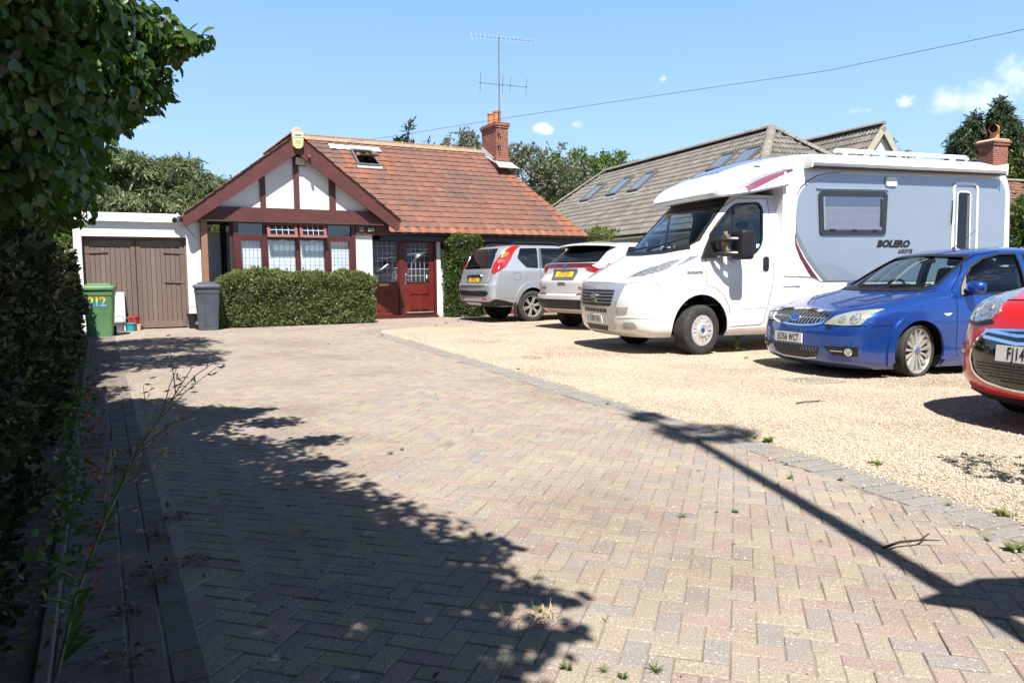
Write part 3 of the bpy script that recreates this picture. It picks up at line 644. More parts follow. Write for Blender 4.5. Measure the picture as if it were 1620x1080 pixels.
for i, (a, c) in enumerate(cells):
    # main lights: inner frame, pane
    side_ = i in (0, 3); s_ = MB(); w_ = .055 if side_ else .012
    zt_ = ZTR-.041
    for q in ((a, a+w_, ZB, zt_), (c-w_, c, ZB, zt_), (a+w_+.0005, c-w_-.0005, zt_-(.055 if side_ else .02), zt_)): s_.box(q[0], q[1], 19.205 if side_ else 19.235, 19.31, q[2], q[3])
    sf = part(s_, 'casement', MT['mahogany'], bw)
    p = MB(); p.box(a+w_, c-w_, 19.27, 19.274, ZB, zt_-.02); part(p, 'pane', MT['glass'], bw)
    l_ = MB(); lattice(l_, a+w_, c-w_, ZB, zt_-.02, 5, 6, 19.269); part(l_, 'leading', MT['came'], bw)
    if side_:
        p = MB(); p.box(a+.01, c-.01, 19.27, 19.274, ZTR+.035, ZT-.05); part(p, 'pane', MT['glass'], bw)
        l_ = MB(); lattice(l_, a+.01, c-.01, ZTR+.035, ZT-.05, 5, 2, 19.269); part(l_, 'leading', MT['came'], bw)
    else:  # top-hung fanlight, tilted open
        piv = Vector((0, 19.23, ZT-.02)); an = R_(22)
        def tl(x, y, z): r = Vector((0, y, z))-piv; return (x, piv.y+r.y*cos(an)+r.z*sin(an), piv.z-r.y*sin(an)+r.z*cos(an))
        def tbox(mb, *q):
            t_ = MB(); t_.box(*q); mb.add([tl(*v) for v in t_.v], t_.f)
        s_ = MB(); z0_, z1_ = ZTR-.06, ZT-.04
        for q in ((a-.02, a+.055, 19.17, 19.22, z0_, z1_), (c-.055, c+.02, 19.17, 19.22, z0_, z1_), (a+.0555, c-.0555, 19.172, 19.218, z1_-.06, z1_), (a+.0555, c-.0555, 19.172, 19.218, z0_, z0_+.07)): tbox(s_, *q)
        part(s_, 'fanlight', M('pinkish_brown_frame', (.20, .062, .055), rough=.4) if 'pinkish_brown_frame' not in bpy.data.materials else bpy.data.materials['pinkish_brown_frame'], bw)
        p = MB(); tbox(p, a+.055, c-.055, 19.195, 19.198, z0_+.07, z1_-.06); part(p, 'pane', MT['glass_mirror'], bw)
        l_ = MB(); t_ = MB(); lattice(t_, a+.055, c-.055, z0_+.07, z1_-.06, 4, 2, 19.19, .012); l_.add([tl(*v) for v in t_.v], t_.f); part(l_, 'leading', MT['came_white'], bw)
    # net curtains hung in swags behind the glass
    cu_ = MB(); nx_ = 22; vs = []
    for k in range(nx_+1):
        x = a+(c-a)*k/nx_; y = 19.318+.006*sin(k*2.1); zt2 = 2.10-.05*abs(sin(pi*(x-2.95)/.37)) 
        vs += [(x, y, .98), (x, y, 1.86), (x, y+.004, zt2)]
    for k in range(nx_):
        cu_.f.append((k*3, k*3+3, k*3+4, k*3+1)); cu_.m.append(0)
        cu_.f.append((k*3+1, k*3+4, k*3+5, k*3+2)); cu_.m.append(0)
    cu_.v += vs
    part(cu_, 'net_curtain', MT['net'], bw, smooth=180)
m = MB(); m.box(2.96, 5.85, 19.9, 19.92, .98, 2.5); part(m, 'room_back', M('dim_room', (.30, .36, .40), rough=.9), bw)
m = MB()
for q in ((2.80, 2.875, 19.25, 19.32), (2.76, 2.81, 19.95, 20.02), (2.74, 2.78, 20.30, 20.355)): m.box(*q, 1.0, 2.51)
m.prism([(2.775, 19.32), (2.80, 19.32), (2.765, 20.3), (2.745, 20.3)], 'z', .3, 1.0); m.prism([(2.80, 19.32), (2.83, 19.32), (2.79, 20.3), (2.77, 20.3)], 'z', 2.42, 2.51)
part(m, 'bay_side_frame', MT['soffit'], bw)
m = MB(); m.prism([(2.815, 19.32), (2.819, 19.32), (2.784, 20.3), (2.78, 20.3)], 'z', 1.0, 2.42); part(m, 'pane', MT['glass_mirror'], bw)
# ---- front door with side light
def panel_door(name, x0, x1, gx0, gx1, gz0, gz1, ztop, nx_, nz_, panels):
    d = MB(); y0, y1 = 20.255, 20.30
    d.box(x0, gx0, y0, y1, .09, ztop); d.box(gx1, x1, y0, y1, .09, ztop); d.box(gx0+.0005, gx1-.0005, y0+.002, y1, gz1, ztop); d.box(gx0+.0005, gx1-.0005, y0+.002, y1, .09, gz0)
    for px0, px1, pz0, pz1 in panels:
        d.box(px0, px1, y0-.006, y0+.0019, pz0, pz1, bev=.005); d.box(px0-.02, px1+.02, y0-.028, y0+.0015, pz1+.005, pz1+.03); d.box(px0-.015, px1+.015, y0-.028, y0+.0015, pz0-.035, pz0-.01)
    o = part(d, name, MT['door_red'])
    p = MB(); p.box(gx0, gx1, 20.275, 20.279, gz0, gz1); part(p, 'pane', MT['glass_mirror'], o)
    l_ = MB(); lattice(l_, gx0, gx1, gz0, gz1, nx_, nz_, 20.274, .009); part(l_, 'leading', MT['came_white'], o)
    fr_ = MB(); fr_.box(gx0-.012, gx1+.012, 20.246, 20.2545, gz0-.016, gz0+.004); part(fr_, 'glazing_bead', MT['mahogany'], o); return o
m = MB(); m.box(6.40, 6.47, 20.22, 20.34, .05, 2.31); m.box(7.405, 7.56, 20.225, 20.34, .05, 2.31); m.box(8.46, 8.54, 20.22, 20.34, .05, 2.31); m.box(6.47, 7.4045, 20.23, 20.34, 2.225, 2.31); m.box(7.5605, 8.46, 20.23, 20.34, 2.165, 2.31)
m.box(6.38, 8.56, 20.12, 20.34, .0, .05); m.box(6.4, 8.54, 20.19, 20.34, .05, .088); part(m, 'door_frame', MT['mahogany'])
m = MB(); m.box(6.42, 8.5, 20.36, 20.9, .06, 2.3) if False else None
sl_ = panel_door('side_light', 6.475, 7.40, 6.52, 7.36, 1.0, 2.2, 2.222, 6, 6, [(6.63, 6.80, .25, .66), (7.03, 7.20, .25, .66)])
m = MB(); m.box(6.82, 7.10, 20.243, 20.2568, .905, .965); part(m, 'letter_plate', MT['brass'], sl_)
m = MB(); m.disc((7.30, 20.270, 1.13), .045, 'y', 20); part(m, 'round_sticker', M('sticker_white', (.7, .72, .72), rough=.4), sl_)
m = MB(); m.disc((7.30, 20.269, 1.13), .02, 'y', 16); part(m, 'sticker_centre', M('sticker_navy', (.03, .06, .15), rough=.4), sl_)
dr_ = panel_door('front_door', 7.565, 8.455, 7.66, 8.31, 1.0, 2.11, 2.162, 5, 6, [(7.76, 7.97, .25, .66), (8.07, 8.27, .25, .66)])
m = MB(); m.box(7.588, 7.622, 20.24, 20.2545, .92, 1.24, bev=.006); m.tube([(7.605, 20.245, 1.07), (7.605, 20.20, 1.07), (7.70, 20.195, 1.065)], .012, 8); dh = part(m, 'door_handle', MT['chrome'], dr_, smooth=40)
m = MB(); m.box(7.60, 8.42, 20.20, 20.2545, .13, .16); part(m, 'weather_bar', MT['silver_pl'], dr_)
m = MB(); m.box(8.23, 8.262, 20.269, 20.2735, 1.1, 1.2); part(m, 'small_sticker', bpy.data.materials['sticker_white'], dr_)
m = MB()
for q in ((6.52, 7.36, 20.9), (7.66, 8.31, 20.9)): pass
# windows right of the door
m = MB(); m.box(9.55, 13.2, 20.30, 20.358, 1.02, 1.10); m.box(9.55, 13.2, 20.31, 20.358, 2.215, 2.3)
for x in (9.55, 10.08, 10.45, 11.3, 12.3, 13.1): m.box(x, x+.10, 20.303, 20.358, 1.1, 2.215)
rwn = part(m, 'side_window', MT['mahogany'])
for x0, x1 in ((9.65, 10.08), (10.55, 11.3), (11.4, 12.3), (12.4, 13.1)):
    p = MB(); p.box(x0, x1, 20.345, 20.349, 1.1, 2.215); part(p, 'pane', MT['glass_mirror'], rwn)
l_ = MB(); lattice(l_, 9.65, 10.08, 1.1, 2.215, 4, 6, 20.344, .008); part(l_, 'leading', MT['came_white'], rwn)
MT['blind'] = M('pale_blind', (.72, .74, .75), rough=.8)
for x0, x1 in ((12.42, 13.08), (9.66, 10.07)):
    m = MB(); m.box(x0, x1, 20.3495, 20.353, 1.12, 2.19); part(m, 'window_blind', MT['blind'], rwn)
m = MB(); m.box(9.5, 13.25, 20.352, 20.359, .0, 1.02); part(m, 'lower_panel', M('dark_red_panel', (.16, .02, .018), rough=.5), rwn)

# ------------------------------------------------------------------ garage
ga_ = thing('garage', 'flat-roofed white garage with double brown plank doors left of the bungalow', 'garage', HF, (.75, 19.3, 0))
P = lambda mb, name, m, parent=None, smooth=None: part(mb, name, m, parent, smooth, th=ga_)
m = MB(); m.box(-.44, -.285, 19.2, 20, 0, 2.1); m.box(1.84, 2.14, 19.2, 20.3, 0, 2.1); m.box(-.44, 2.14, 19.201, 19.6, 2.1, 2.46); m.box(-.44, -.28, 20, 25, 0, 2.46); m.box(-.28, 2.14, 20.36, 25, 2.2, 2.45)
P(m, 'wall', MT['render'])
m = MB(); m.box(-.47, 1.72, 19.10, 19.30, 2.43, 2.53); m.prism([(19.095, 2.53), (19.30, 2.53), (19.30, 2.62), (19.12, 2.62)], 'x', -.475, 1.71); m.box(-.47, 2.1, 19.3, 25, 2.47, 2.6)
P(m, 'fascia', M('chalky_white_fascia', (.78, .78, .77), (.52, .52, .51), scale=2.2, rough=.8, lo=.45, hi=.8, bmp=.003, bscale=40, stretch=(.6, 1, 4)))
MT['plank'] = M_island('weathered_brown_plank', [(0, (.185, .135, .112)), (.3, (.212, .155, .13)), (.6, (.17, .125, .106)), (1, (.235, .175, .148))], rough=.8, bmp=.002, bscale=60, fine=.3)
m = MB(); m.box(-.285, 1.84, 19.30, 19.42, 2.04, 2.10); m.box(-.285, -.245, 19.30, 19.42, 0, 2.04); m.box(1.80, 1.84, 19.30, 19.42, 0, 2.04); P(m, 'door_frame', MT['plank'])
for (x0, x1, side_) in ((-.24, .765, -1), (.782, 1.795, 1)):
    d = MB(); n_ = 10; x = x0+.10; wv = (x1-x0-.2)/8
    d.box(x0, x0+.098, 19.335, 19.40, .03, 2.03); d.box(x1-.098, x1, 19.335, 19.40, .03, 2.03)
    d.box(x0+.1, x1-.1, 19.336, 19.40, 1.88, 2.029); d.box(x0+.1, x1-.1, 19.338, 19.40, .03, .19)
    for k in range(8): d.box(x0+.101+k*wv, x0+.101+(k+1)*wv-.009, 19.352+random.uniform(-.002, .002), 19.39, .191, 1.879)
    lf = P(d, 'door_leaf', MT['plank'])
    for z in ((1.76,) if side_ < 0 else (1.76, 1.08)):
        h = MB(); xa = x0 if side_ < 0 else x1; h.prism([(xa, z-.04), (xa-side_*.45, z-.018), (xa-side_*.45, z+.018), (xa, z+.04)], 'y', 19.325, 19.3345); P(h, 'strap_hinge', MT['plank'], lf)
m = MB(); m.box(-.28, 1.83, 19.41, 19.44, 0, 2.1); P(m, 'door_backing', MT['dark'])
m = MB(); m.tube([(1.79, 19.19, 2.40), (1.90, 19.19, 2.28), (2.04, 19.19, 2.09)], .006, 5); P(m, 'cable', MT['came'])
# ------------------------------------------------------------------ vegetation
G = lambda *c: [(i/(len(c)-1), x) for i, x in enumerate(c)]
MT['leaf_lime'] = M_leaf('lime_leaf', G((.042, .085, .02), (.068, .13, .03), (.05, .10, .03), (.10, .165, .05)), trans=.3, rough=.38, spec=.45)
MT['leaf_hedge'] = M_leaf('hedge_leaf', G((.022, .034, .012), (.036, .05, .016), (.03, .042, .014), (.06, .066, .022), (.04, .03, .018)), trans=.12)
MT['leaf_box'] = M_leaf('clipped_shrub_leaf', G((.09, .125, .045), (.14, .19, .068), (.19, .22, .09), (.11, .15, .052), (.20, .165, .09)), trans=.25)
MT['leaf_column'] = M_leaf('column_shrub_leaf', G((.04, .075, .02), (.065, .115, .028), (.09, .145, .04), (.05, .09, .024)), trans=.25)
MT['leaf_conifer'] = M_leaf('cypress_spray', G((.07, .10, .045), (.115, .15, .065), (.15, .18, .08), (.09, .125, .055), (.17, .17, .09)), trans=.15)
MT['leaf_dark_conifer'] = M_leaf('dark_conifer_spray', G((.022, .04, .016), (.035, .058, .022), (.055, .08, .03)), trans=.12)
MT['leaf_grey'] = M_leaf('greyish_leaf', G((.11, .13, .085), (.165, .18, .125), (.135, .15, .10), (.20, .19, .15)), trans=.25)
MT['leaf_green'] = M_leaf('mid_green_leaf', G((.08, .125, .035), (.115, .17, .05), (.15, .20, .07), (.095, .14, .045)), trans=.35)
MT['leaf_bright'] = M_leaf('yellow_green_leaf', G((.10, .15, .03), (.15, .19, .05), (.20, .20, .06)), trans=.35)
MT['twig'] = M('twig_core', (.035, .028, .02), rough=.95)
MT['deadleaf'] = M_island('dead_leaf', [(0, (.14, .07, .035)), (.4, (.22, .12, .06)), (.7, (.10, .055, .03)), (1, (.30, .19, .10))], rough=.8, bmp=0, fine=0)
MT['straw'] = M_island('dry_straw', [(0, (.42, .33, .19)), (1, (.30, .22, .12))], rough=.8, bmp=0, fine=0)
MT['red_flower'] = M_island('orange_red_petal', [(0, (.55, .09, .02)), (.5, (.62, .16, .03)), (1, (.45, .05, .02))], rough=.6, bmp=0, fine=0)
def nz3(P, f, seed=0): return np.array([noise.noise((p[0]*f+seed, p[1]*f-seed, p[2]*f+2*seed)) for p in P])
def crown_pts(blobs, n, seed, thr=-.25, f=1.1, thick=.42, rough=.28):
    rng = np.random.default_rng(seed); C = np.array([b[0] for b in blobs], float); Rr = np.array([b[1] if hasattr(b[1], '__len__') else (b[1],)*3 for b in blobs], float)
    w_ = (Rr.prod(1))**(2/3); w_ /= w_.sum(); out_p = []; out_d = []; tot = 0
    while tot < n:
        k = rng.choice(len(blobs), size=n, p=w_); d = rng.normal(size=(n, 3)); d /= np.linalg.norm(d, axis=1, keepdims=True)
        rad = 1-thick*rng.random(n)**1.4; wob = 1+rough*nz3(d*2.0+C[k]*.9, 1.3, seed)
        p = C[k]+d*Rr[k]*(rad*wob)[:, None]; keep = nz3(p, f, seed+3.7) > thr
        out_p.append(p[keep]); out_d.append((d/Rr[k]*Rr[k].mean(1, keepdims=True))[keep]); tot += keep.sum()
    return np.concatenate(out_p)[:n], np.concatenate(out_d)[:n], rng
def foliage(name, P, D, rng, size, m, tmpl=LEAF4, out=.7, droop=.0, sv=.35, th=None, loc=(0, 0, 0), face=False):
    n = len(P); d = D*out+rng.normal(size=(n, 3))*.6; d[:, 2] -= droop; spin = None
    if face:  # blades hang with their faces turned outwards and up
        Dn = D/np.linalg.norm(D, axis=1, keepdims=True); d = Dn*.25+rng.normal(size=(n, 3))*.5; d[:, 2] -= .55; spin = Dn*.9+np.array([0, 0, .55])+rng.normal(size=(n, 3))*.45
    sc = size*(1+sv*rng.normal(size=n)).clip(.45, 1.8)
    o = swarm(name, tmpl, P-np.array(loc), rot_from(d, rng, spin), sc, m)
    if th is not None: o.parent = th
    return o
def trunk_mesh(base, top, r0, r1, limbs, rng):
    m = MB(); base = Vector(base); top = Vector(top); n = 6
    pts = [base.lerp(top, i/n)+Vector((rng.normal()*.05*r0*8*(0 < i < n), rng.normal()*.05*r0*8*(0 < i < n), 0)) for i in range(n+1)]
    m.tube(pts, [r0*(1.25 if i == 0 else 1)*(1-i/n)+r1*i/n for i in range(n+1)], 9)
    for e, s_, r in limbs:
        a = base.lerp(top, s_); e = Vector(e); mid = a.lerp(e, .5)+Vector((0, 0, (e-a).length*.12)); m.tube([a, mid, e], [r, r*.65, r*.2], 6)
    return m
def tree(name, label, base, blobs, n, size, m, tmpl=LEAF4, droop=.1, seed=1, group=None, thr=-.25, f=1.1, rt=.16, thick=.42, out=.7, rough=.28, cat='tree', sv=.35, face=False):
    """base in world coordinates, blobs in world coordinates"""
    rng = np.random.default_rng(seed); t = thing(name, label, cat, None, tuple(base), group)
    P, D, rg_ = crown_pts(blobs, n, seed, thr, f, thick, rough)
    foliage('crown', P, D, rg_, size, m, tmpl, out, droop, sv=sv, th=t, loc=base, face=face)
    zt = max(b[0][2] for b in blobs); cx = np.mean([b[0][0] for b in blobs]); cy = np.mean([b[0][1] for b in blobs])
    limbs = [(b[0], rng.uniform(.45, .85), rt*.45) for b in blobs[:12]]
    tm = trunk_mesh(base, (cx, cy, zt), rt, rt*.25, limbs, rng); o = tm.build('trunk', MT['bark'], off=tuple(base), smooth=60); o.parent = t
    return t
def hedge(name, label, x0, x1, y0, y1, z1, n, size, m, seed=1, top_m=None, tmpl=LEAF4, bulge=.09, out=.6, cat='hedge', frame=HF, z0=.02, core=.12, rnd=.25, group=None, wob=.0, grade=False):
    rng = np.random.default_rng(seed); off = ((x0+x1)/2, (y0+y1)/2, 0); t = thing(name, label, cat, frame, off, group)
    A = [((y1-y0)*(z1-z0)*(.25 if grade else 1), 0), ((y1-y0)*(z1-z0), 1), ((x1-x0)*(z1-z0), 2), ((x1-x0)*(z1-z0), 3), ((x1-x0)*(y1-y0)*1.3, 4)]
    w_ = np.array([a[0] for a in A]); k = rng.choice(5, size=n, p=w_/w_.sum()); a, b_ = rng.random(n), rng.random(n)
    if grade: a = .18+.82*rng.random(n)**2.1
    X = x0+(x1-x0)*a; Y = y0+(y1-y0)*np.where(k < 2, a, b_); Z = z0+(z1-z0)*b_; Z[k == 4] = z1
    X[k == 0], X[k == 1] = x0, x1; Y[k == 2], Y[k == 3] = y0, y1
    Y[k < 2] = (y0+(y1-y0)*a)[k < 2]
    D = np.zeros((n, 3)); D[k == 0, 0] = -1; D[k == 1, 0] = 1; D[k == 2, 1] = -1; D[k == 3, 1] = 1; D[k == 4, 2] = 1
    P = np.stack([X, Y, Z], 1); nn_ = nz3(P, 2.3, seed)*bulge*1.3+nz3(P, 6.5, seed+9)*bulge*.7
    # round the top edges
    c = np.array([(x0+x1)/2, (y0+y1)/2]); h_ = np.array([(x1-x0)/2, (y1-y0)/2]); e = np.abs(P[:, :2]-c)/h_
    zc = ((P[:, 2]-(z1-rnd))/rnd).clip(0, 1); pull = (np.maximum(e[:, 0], e[:, 1])).clip(0, 1)**6*zc**2
    P[:, 2] -= pull*rnd*.45; P[:, :2] -= np.sign(P[:, :2]-c)*(pull*rnd*.3)[:, None]
    if wob: P[:, 2] += (P[:, 2]/z1)*wob*nz3(P*np.array([1, 1, 0]), .55, seed+4)
    P += D*(nn_-bulge*1.2*rng.random(n)**1.6)[:, None]
    up_ = (k == 4) & (rng.random(n) < .035); P[up_, 2] += rng.exponential(.035, up_.sum()).clip(0, .16)
    mi = None; mats = m
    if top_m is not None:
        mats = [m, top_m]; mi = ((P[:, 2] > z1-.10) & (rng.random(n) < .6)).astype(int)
    d = D*out+rng.normal(size=(n, 3))*.6; d[:, 2] += .25
    o = swarm('foliage', tmpl, P-np.array(off), rot_from(d, rng), (size*(1+.35*rng.normal(size=n)).clip(.5, 1.8))*((.42+.085*(P[:, 1]-y0-4).clip(0, 9)) if grade else 1), mats, mi=mi); o.parent = t
    cm = MB(); cm.box(x0+core, x1-core, y0+core, y1-core, 0, z1-core*1.3); c_ = cm.build('twigs', MT['twig'], off=off); c_.parent = t
    return t
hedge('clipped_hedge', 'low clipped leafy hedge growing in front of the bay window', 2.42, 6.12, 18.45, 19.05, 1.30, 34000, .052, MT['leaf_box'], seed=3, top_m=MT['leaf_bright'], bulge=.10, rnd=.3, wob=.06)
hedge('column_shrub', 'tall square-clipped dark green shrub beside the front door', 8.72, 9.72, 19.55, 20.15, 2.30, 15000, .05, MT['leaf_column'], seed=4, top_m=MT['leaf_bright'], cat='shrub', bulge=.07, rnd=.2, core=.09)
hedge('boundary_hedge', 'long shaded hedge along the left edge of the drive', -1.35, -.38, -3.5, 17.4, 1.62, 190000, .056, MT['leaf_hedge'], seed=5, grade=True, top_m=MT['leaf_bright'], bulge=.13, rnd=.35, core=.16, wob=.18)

def Hw(u, w, z): v = HF.w(u, w, z); return (v.x, v.y, v.z)
# near broadleaf tree whose crown hangs over the hedge and the drive
near = [((-.5, 2.75, 3.35), (.9, 1.05, .7)), ((-.42, 1.2, 3.4), (.95, 1.2, .8)), ((-.95, -.4, 3.5), (.95, 1.1, .8)), ((.0, 1.9, 3.1), (.42, .6, .4)), ((.26, .75, 3.2), (.42, .35, .35)), ((.02, .1, 3.2), (.35, .4, .3)), ((-.85, 4.1, 2.7), (.75, .8, .5)), ((-.3, 3.55, 3.15), (.55, .55, .38)),
        ((-.55, 5.0, 2.55), (.95, 1.0, .62)), ((-.1, 5.35, 2.55), (.50, .55, .40)), ((.16, 5.3, 2.64), (.42, .36, .20)), ((.44, 5.32, 2.66), (.2, .16, .09)), ((.62, 5.36, 2.69), (.13, .1, .05)), ((.30, 5.35, 2.40), (.18, .2, .12)), ((.0, 5.5, 2.38), (.40, .45, .28)), ((-.62, 6.0, 2.2), (.68, .9, .55)), ((-.35, 6.3, 2.3), (.4, .5, .3)), ((-1.0, 7.2, 1.98), (.55, 1.0, .48)),
        ((-1.25, 8.4, 1.9), (.55, 1.1, .42)), ((-.62, 4.6, 2.0), (.62, .9, .52)), ((-.62, 5.6, 1.85), (.6, .9, .42))]
# sprigs standing out of the crown edge
near += [((.56, .44, 3.2), (.26, .07, .06)), ((.60, 1.0, 3.2), (.22, .12, .09)), ((.36, 1.3, 3.2), (.18, .14, .1)), ((.38, 2.8, 3.2), (.2, .14, .1)), ((.58, 3.5, 3.2), (.24, .16, .1)), ((.45, 4.35, 3.2), (.24, .2, .1)), ((.40, .15, 3.2), (.2, .12, .08)), ((.32, 1.9, 3.2), (.2, .12, .1))]
near = [(Hw(*c), r if hasattr(r, '__len__') else (r,)*3) for c, r in near]
tree('broadleaf_tree', 'leafy broadleaf tree in the left foreground, its crown overhanging the hedge', Hw(-1.0, 4.2, 0), near, 95000, .067, MT['leaf_lime'], LEAF8, droop=.45, seed=21, thr=-.95, f=1.6, rt=.12, thick=.75, out=.75, sv=.22, face=True)
# second crown further along the hedge, above the picture, whose shade falls across the drive
far = [((-.9, 9.2, 5.2), (1.3, 1.4, 1.0)), ((-.4, 8.7, 4.9), (.8, .8, .5)), ((-.9, 10.8, 6.0), (1.2, 1.4, .9)), ((-.6, 11.6, 6.3), (.9, .9, .6)), ((-1.2, 10.0, 4.6), (.8, 1.2, .7))]
tree('roadside_tree', 'second broadleaf tree further along the hedge, rising out of the top of the picture', Hw(-1.2, 9.8, 0), [(Hw(*c), r) for c, r in far], 16000, .11, MT['leaf_lime'], LEAF4, droop=.3, seed=22, thr=-.4, rt=.13)

def at(px, py, Y):
    """world point on the sight line of a surveyed image position at distance Y"""
    d = f_ + cr*((px-810)/1200) - cu*((py-540)/1200); return Vector((0, 0, CAM_H))+d*(Y/d.y)
def T(name, label, Y, blobs, n, size, m, **k):
    """blobs surveyed as (px, py, radius in metres[, depth offset])"""
    bl = []
    for b in blobs:
        p = at(b[0], b[1], Y+(b[3] if len(b) > 3 else 0)); r = b[2]; bl.append((tuple(p), r if hasattr(r, '__len__') else (r, r, r*.85)))
    cx = np.mean([b[0][0] for b in bl]); cy = np.mean([b[0][1] for b in bl])
    return tree(name, label, (cx, cy, 0), bl, n, size, m, **k)
rngb = np.random.default_rng(77)
big = [(px+rngb.uniform(-6, 6), py, r, rngb.uniform(-1.2, 1.2)) for px, py, r in ((120, 315, 1.0), (150, 290, 1.0), (190, 275, .9), (205, 270, .7), (240, 285, 1.0), (280, 285, .95), (310, 290, .85), (335, 310, .8), (180, 330, 1.2), (240, 330, 1.2), (300, 335, 1.1), (140, 350, 1.2), (220, 370, 1.3), (300, 370, 1.3), (345, 345, .8))]
T('cypress_tree', 'wide drooping cypress behind the garage roof', 26, big, 95000, .21, MT['leaf_conifer'], tmpl=SPRAY, droop=.95, seed=31, thr=-.12, f=.9, rt=.3, thick=.5, rough=.42)
T('garden_tree', 'mid green tree at the far end of the hedge, left of the garage', 23, [(70, 350, 1.1), (95, 380, 1.0), (60, 400, 1.3), (30, 340, 1.5), (110, 330, .6)], 12000, .11, MT['leaf_green'], seed=32, thr=-.2, rt=.14)
T('conifer', 'small pointed conifer top showing above the ridge of the bungalow roof', 40, [(648, 222, (.3, .3, .8)), (650, 240, (.8, .8, .7)), (668, 240, (.5, .5, .5)), (628, 246, (.6, .6, .4)), (655, 268, (1.6, 1.6, .9))], 6500, .34, MT['leaf_dark_conifer'], tmpl=SPRAY, droop=-.5, seed=33, thr=-.1, f=.8, rt=.14, thick=.6)
T('grey_tree', 'rounded grey-green tree beyond the roof, left of the chimney', 42, [(735, 232, 1.0), (720, 240, .9), (752, 238, .9), (735, 262, 1.7)], 6000, .16, MT['leaf_grey'], seed=34, thr=-.2, rt=.18)
T('grey_tree', 'spreading grey-green tree beyond the roof, right of the chimney', 42, [(815, 250, .9), (840, 262, 1.2), (868, 270, 1.2), (830, 290, 1.6), (895, 285, 1.4), (800, 262, .9)], 9000, .16, MT['leaf_grey'], seed=35, thr=-.2, rt=.18)
wl = [(880, 262, (.8, .8, 1.0)), (905, 258, (.7, .7, 1.0)), (930, 268, (.8, .8, .9)), (862, 285, .9), (890, 300, 1.2), (920, 305, 1.3), (950, 290, 1.0), (975, 285, .9), (870, 325, 1.2), (850, 310, .8), (868, 242, (.18, .18, .75)), (890, 238, (.2, .2, .8)), (903, 238, (.2, .2, .85)), (920, 245, (.25, .25, .7)), (938, 252, (.25, .25, .6))]
wl = [(b[0], b[1]+14, tuple(x*1.3 for x in b[2]) if hasattr(b[2], '__len__') else b[2]*1.28) for b in wl]
T('willow_tree', 'bright green tree with upright shoots between the two roofs', 46, wl, 20000, .17, MT['leaf_green'], seed=36, thr=-.18, rt=.16, tmpl=LEAF4, droop=.1, rough=.4)
T('oak_tree', 'small dark tree crown beyond the end of the grey roof', 48, [(968, 254, .8), (985, 258, .8), (958, 262, .7), (975, 275, 1.4), (1000, 275, 1.0)], 4000, .17, MT['leaf_green'], seed=37, thr=-.15, rt=.2)
cn = [(1550, 178, (.26, .26, .9)), (1581, 176, (.28, .28, .95)), (1551, 190, (.5, .5, .9)), (1583, 188, (.6, .6, .9)), (1550, 206, (.8, .8, .9)), (1585, 205, (1.0, 1.0, .9)), (1540, 225, (1.3, 1.3, 1.0)), (1568, 225, (1.5, 1.5, 1.1)), (1595, 225, (1.2, 1.2, 1.0)), (1535, 248, (1.3, 1.3, 1.0)), (1565, 250, (1.8, 1.8, 1.2)), (1600, 250, (1.3, 1.3, 1.0)), (1620, 262, (1.3, 1.3, .8))]
T('fir_tree', 'tall dark twin-topped conifer beyond the brick chimney on the right', 45, cn, 34000, .32, MT['leaf_dark_conifer'], tmpl=SPRAY, droop=.9, seed=38, thr=-.12, f=.8, rt=.3, thick=.5, rough=.4)
T('garden_tree', 'low green tree filling the gap below the twin-topped conifer', 44, [(1600, 262, 1.2), (1618, 268, 1.2), (1640, 262, 1.5)], 4000, .2, MT['leaf_green'], seed=39, rt=.2)
T('sapling', 'wispy sapling top showing above the motorhome roof beside the white gable', 38, [(1420, 232, (.3, .3, .5)), (1424, 245, (.4, .4, .5))], 220, .16, MT['leaf_green'], seed=40, rt=.05, thr=-.1)
T('laurel_bush', 'glossy green bush at the right edge behind the motorhome', 19.5, [(1640, 335, .7), (1625, 365, .55), (1650, 385, .9), (1632, 405, .7), (1660, 350, .9)], 7000, .10, MT['leaf_column'], seed=41, thr=-.3, rt=.07, cat='bush')
T('yellow_shrub', 'yellow-green shrub tops behind the white car, below the grey roof', 24.5, [(925, 374, (.22, .3, .16)), (948, 368, (.3, .3, .16)), (972, 372, (.28, .3, .16)), (950, 390, (.7, .4, .35))], 2200, .075, MT['leaf_bright'], seed=42, thr=-.3, rt=.03, cat='shrub')
# unseen trees added beyond the hedge and by the road, blocking sky light
for k, (u, w, hgt) in enumerate(((-4.6, -1, 6.5), (-4.8, 4.5, 7), (-5.2, 10, 7.5), (-7, -7, 7.5))):
    bl = [(Hw(u+rngb.uniform(-1, .8), w+rngb.uniform(-1.8, 1.8), hgt*rngb.uniform(.4, .95)), (1.5, 1.7, 1.4)) for _ in range(7)]
    tree('sky_blocker_tree', 'unseen tall tree added left of the picture to block sky light', Hw(u, w, 0), bl, 5000, .24, MT['leaf_hedge'], seed=80+k, group='added sky-blocking trees', rt=.2)
# the street behind the camera: trees that windows and paintwork reflect
for k, (x, y, s_) in enumerate(((-14, -22, 1.0), (-4, -26, 1.2), (9, -24, 1.1), (19, -21, .9))):
    bl = [((x+rngb.uniform(-1.6, 1.6), y+rngb.uniform(-1, 1), 3.2+1.5*s_+rngb.uniform(-1.2, 1.6)), (1.9*s_, 1.8*s_, 1.4*s_)) for _ in range(6)]
    tree('street_tree', 'street tree on the far side of the road behind the camera', (x, y, 0), bl, 3500, .34, MT['leaf_green'], seed=60+k, group='street trees behind the camera', rt=.2)
hedge('street_hedge', 'front garden hedge across the road behind the camera', -24, 30, -19.2, -18.2, 1.9, 9000, .28, MT['leaf_hedge'], seed=65, frame=Frame(0, 0, 0), bulge=.2, core=.1)
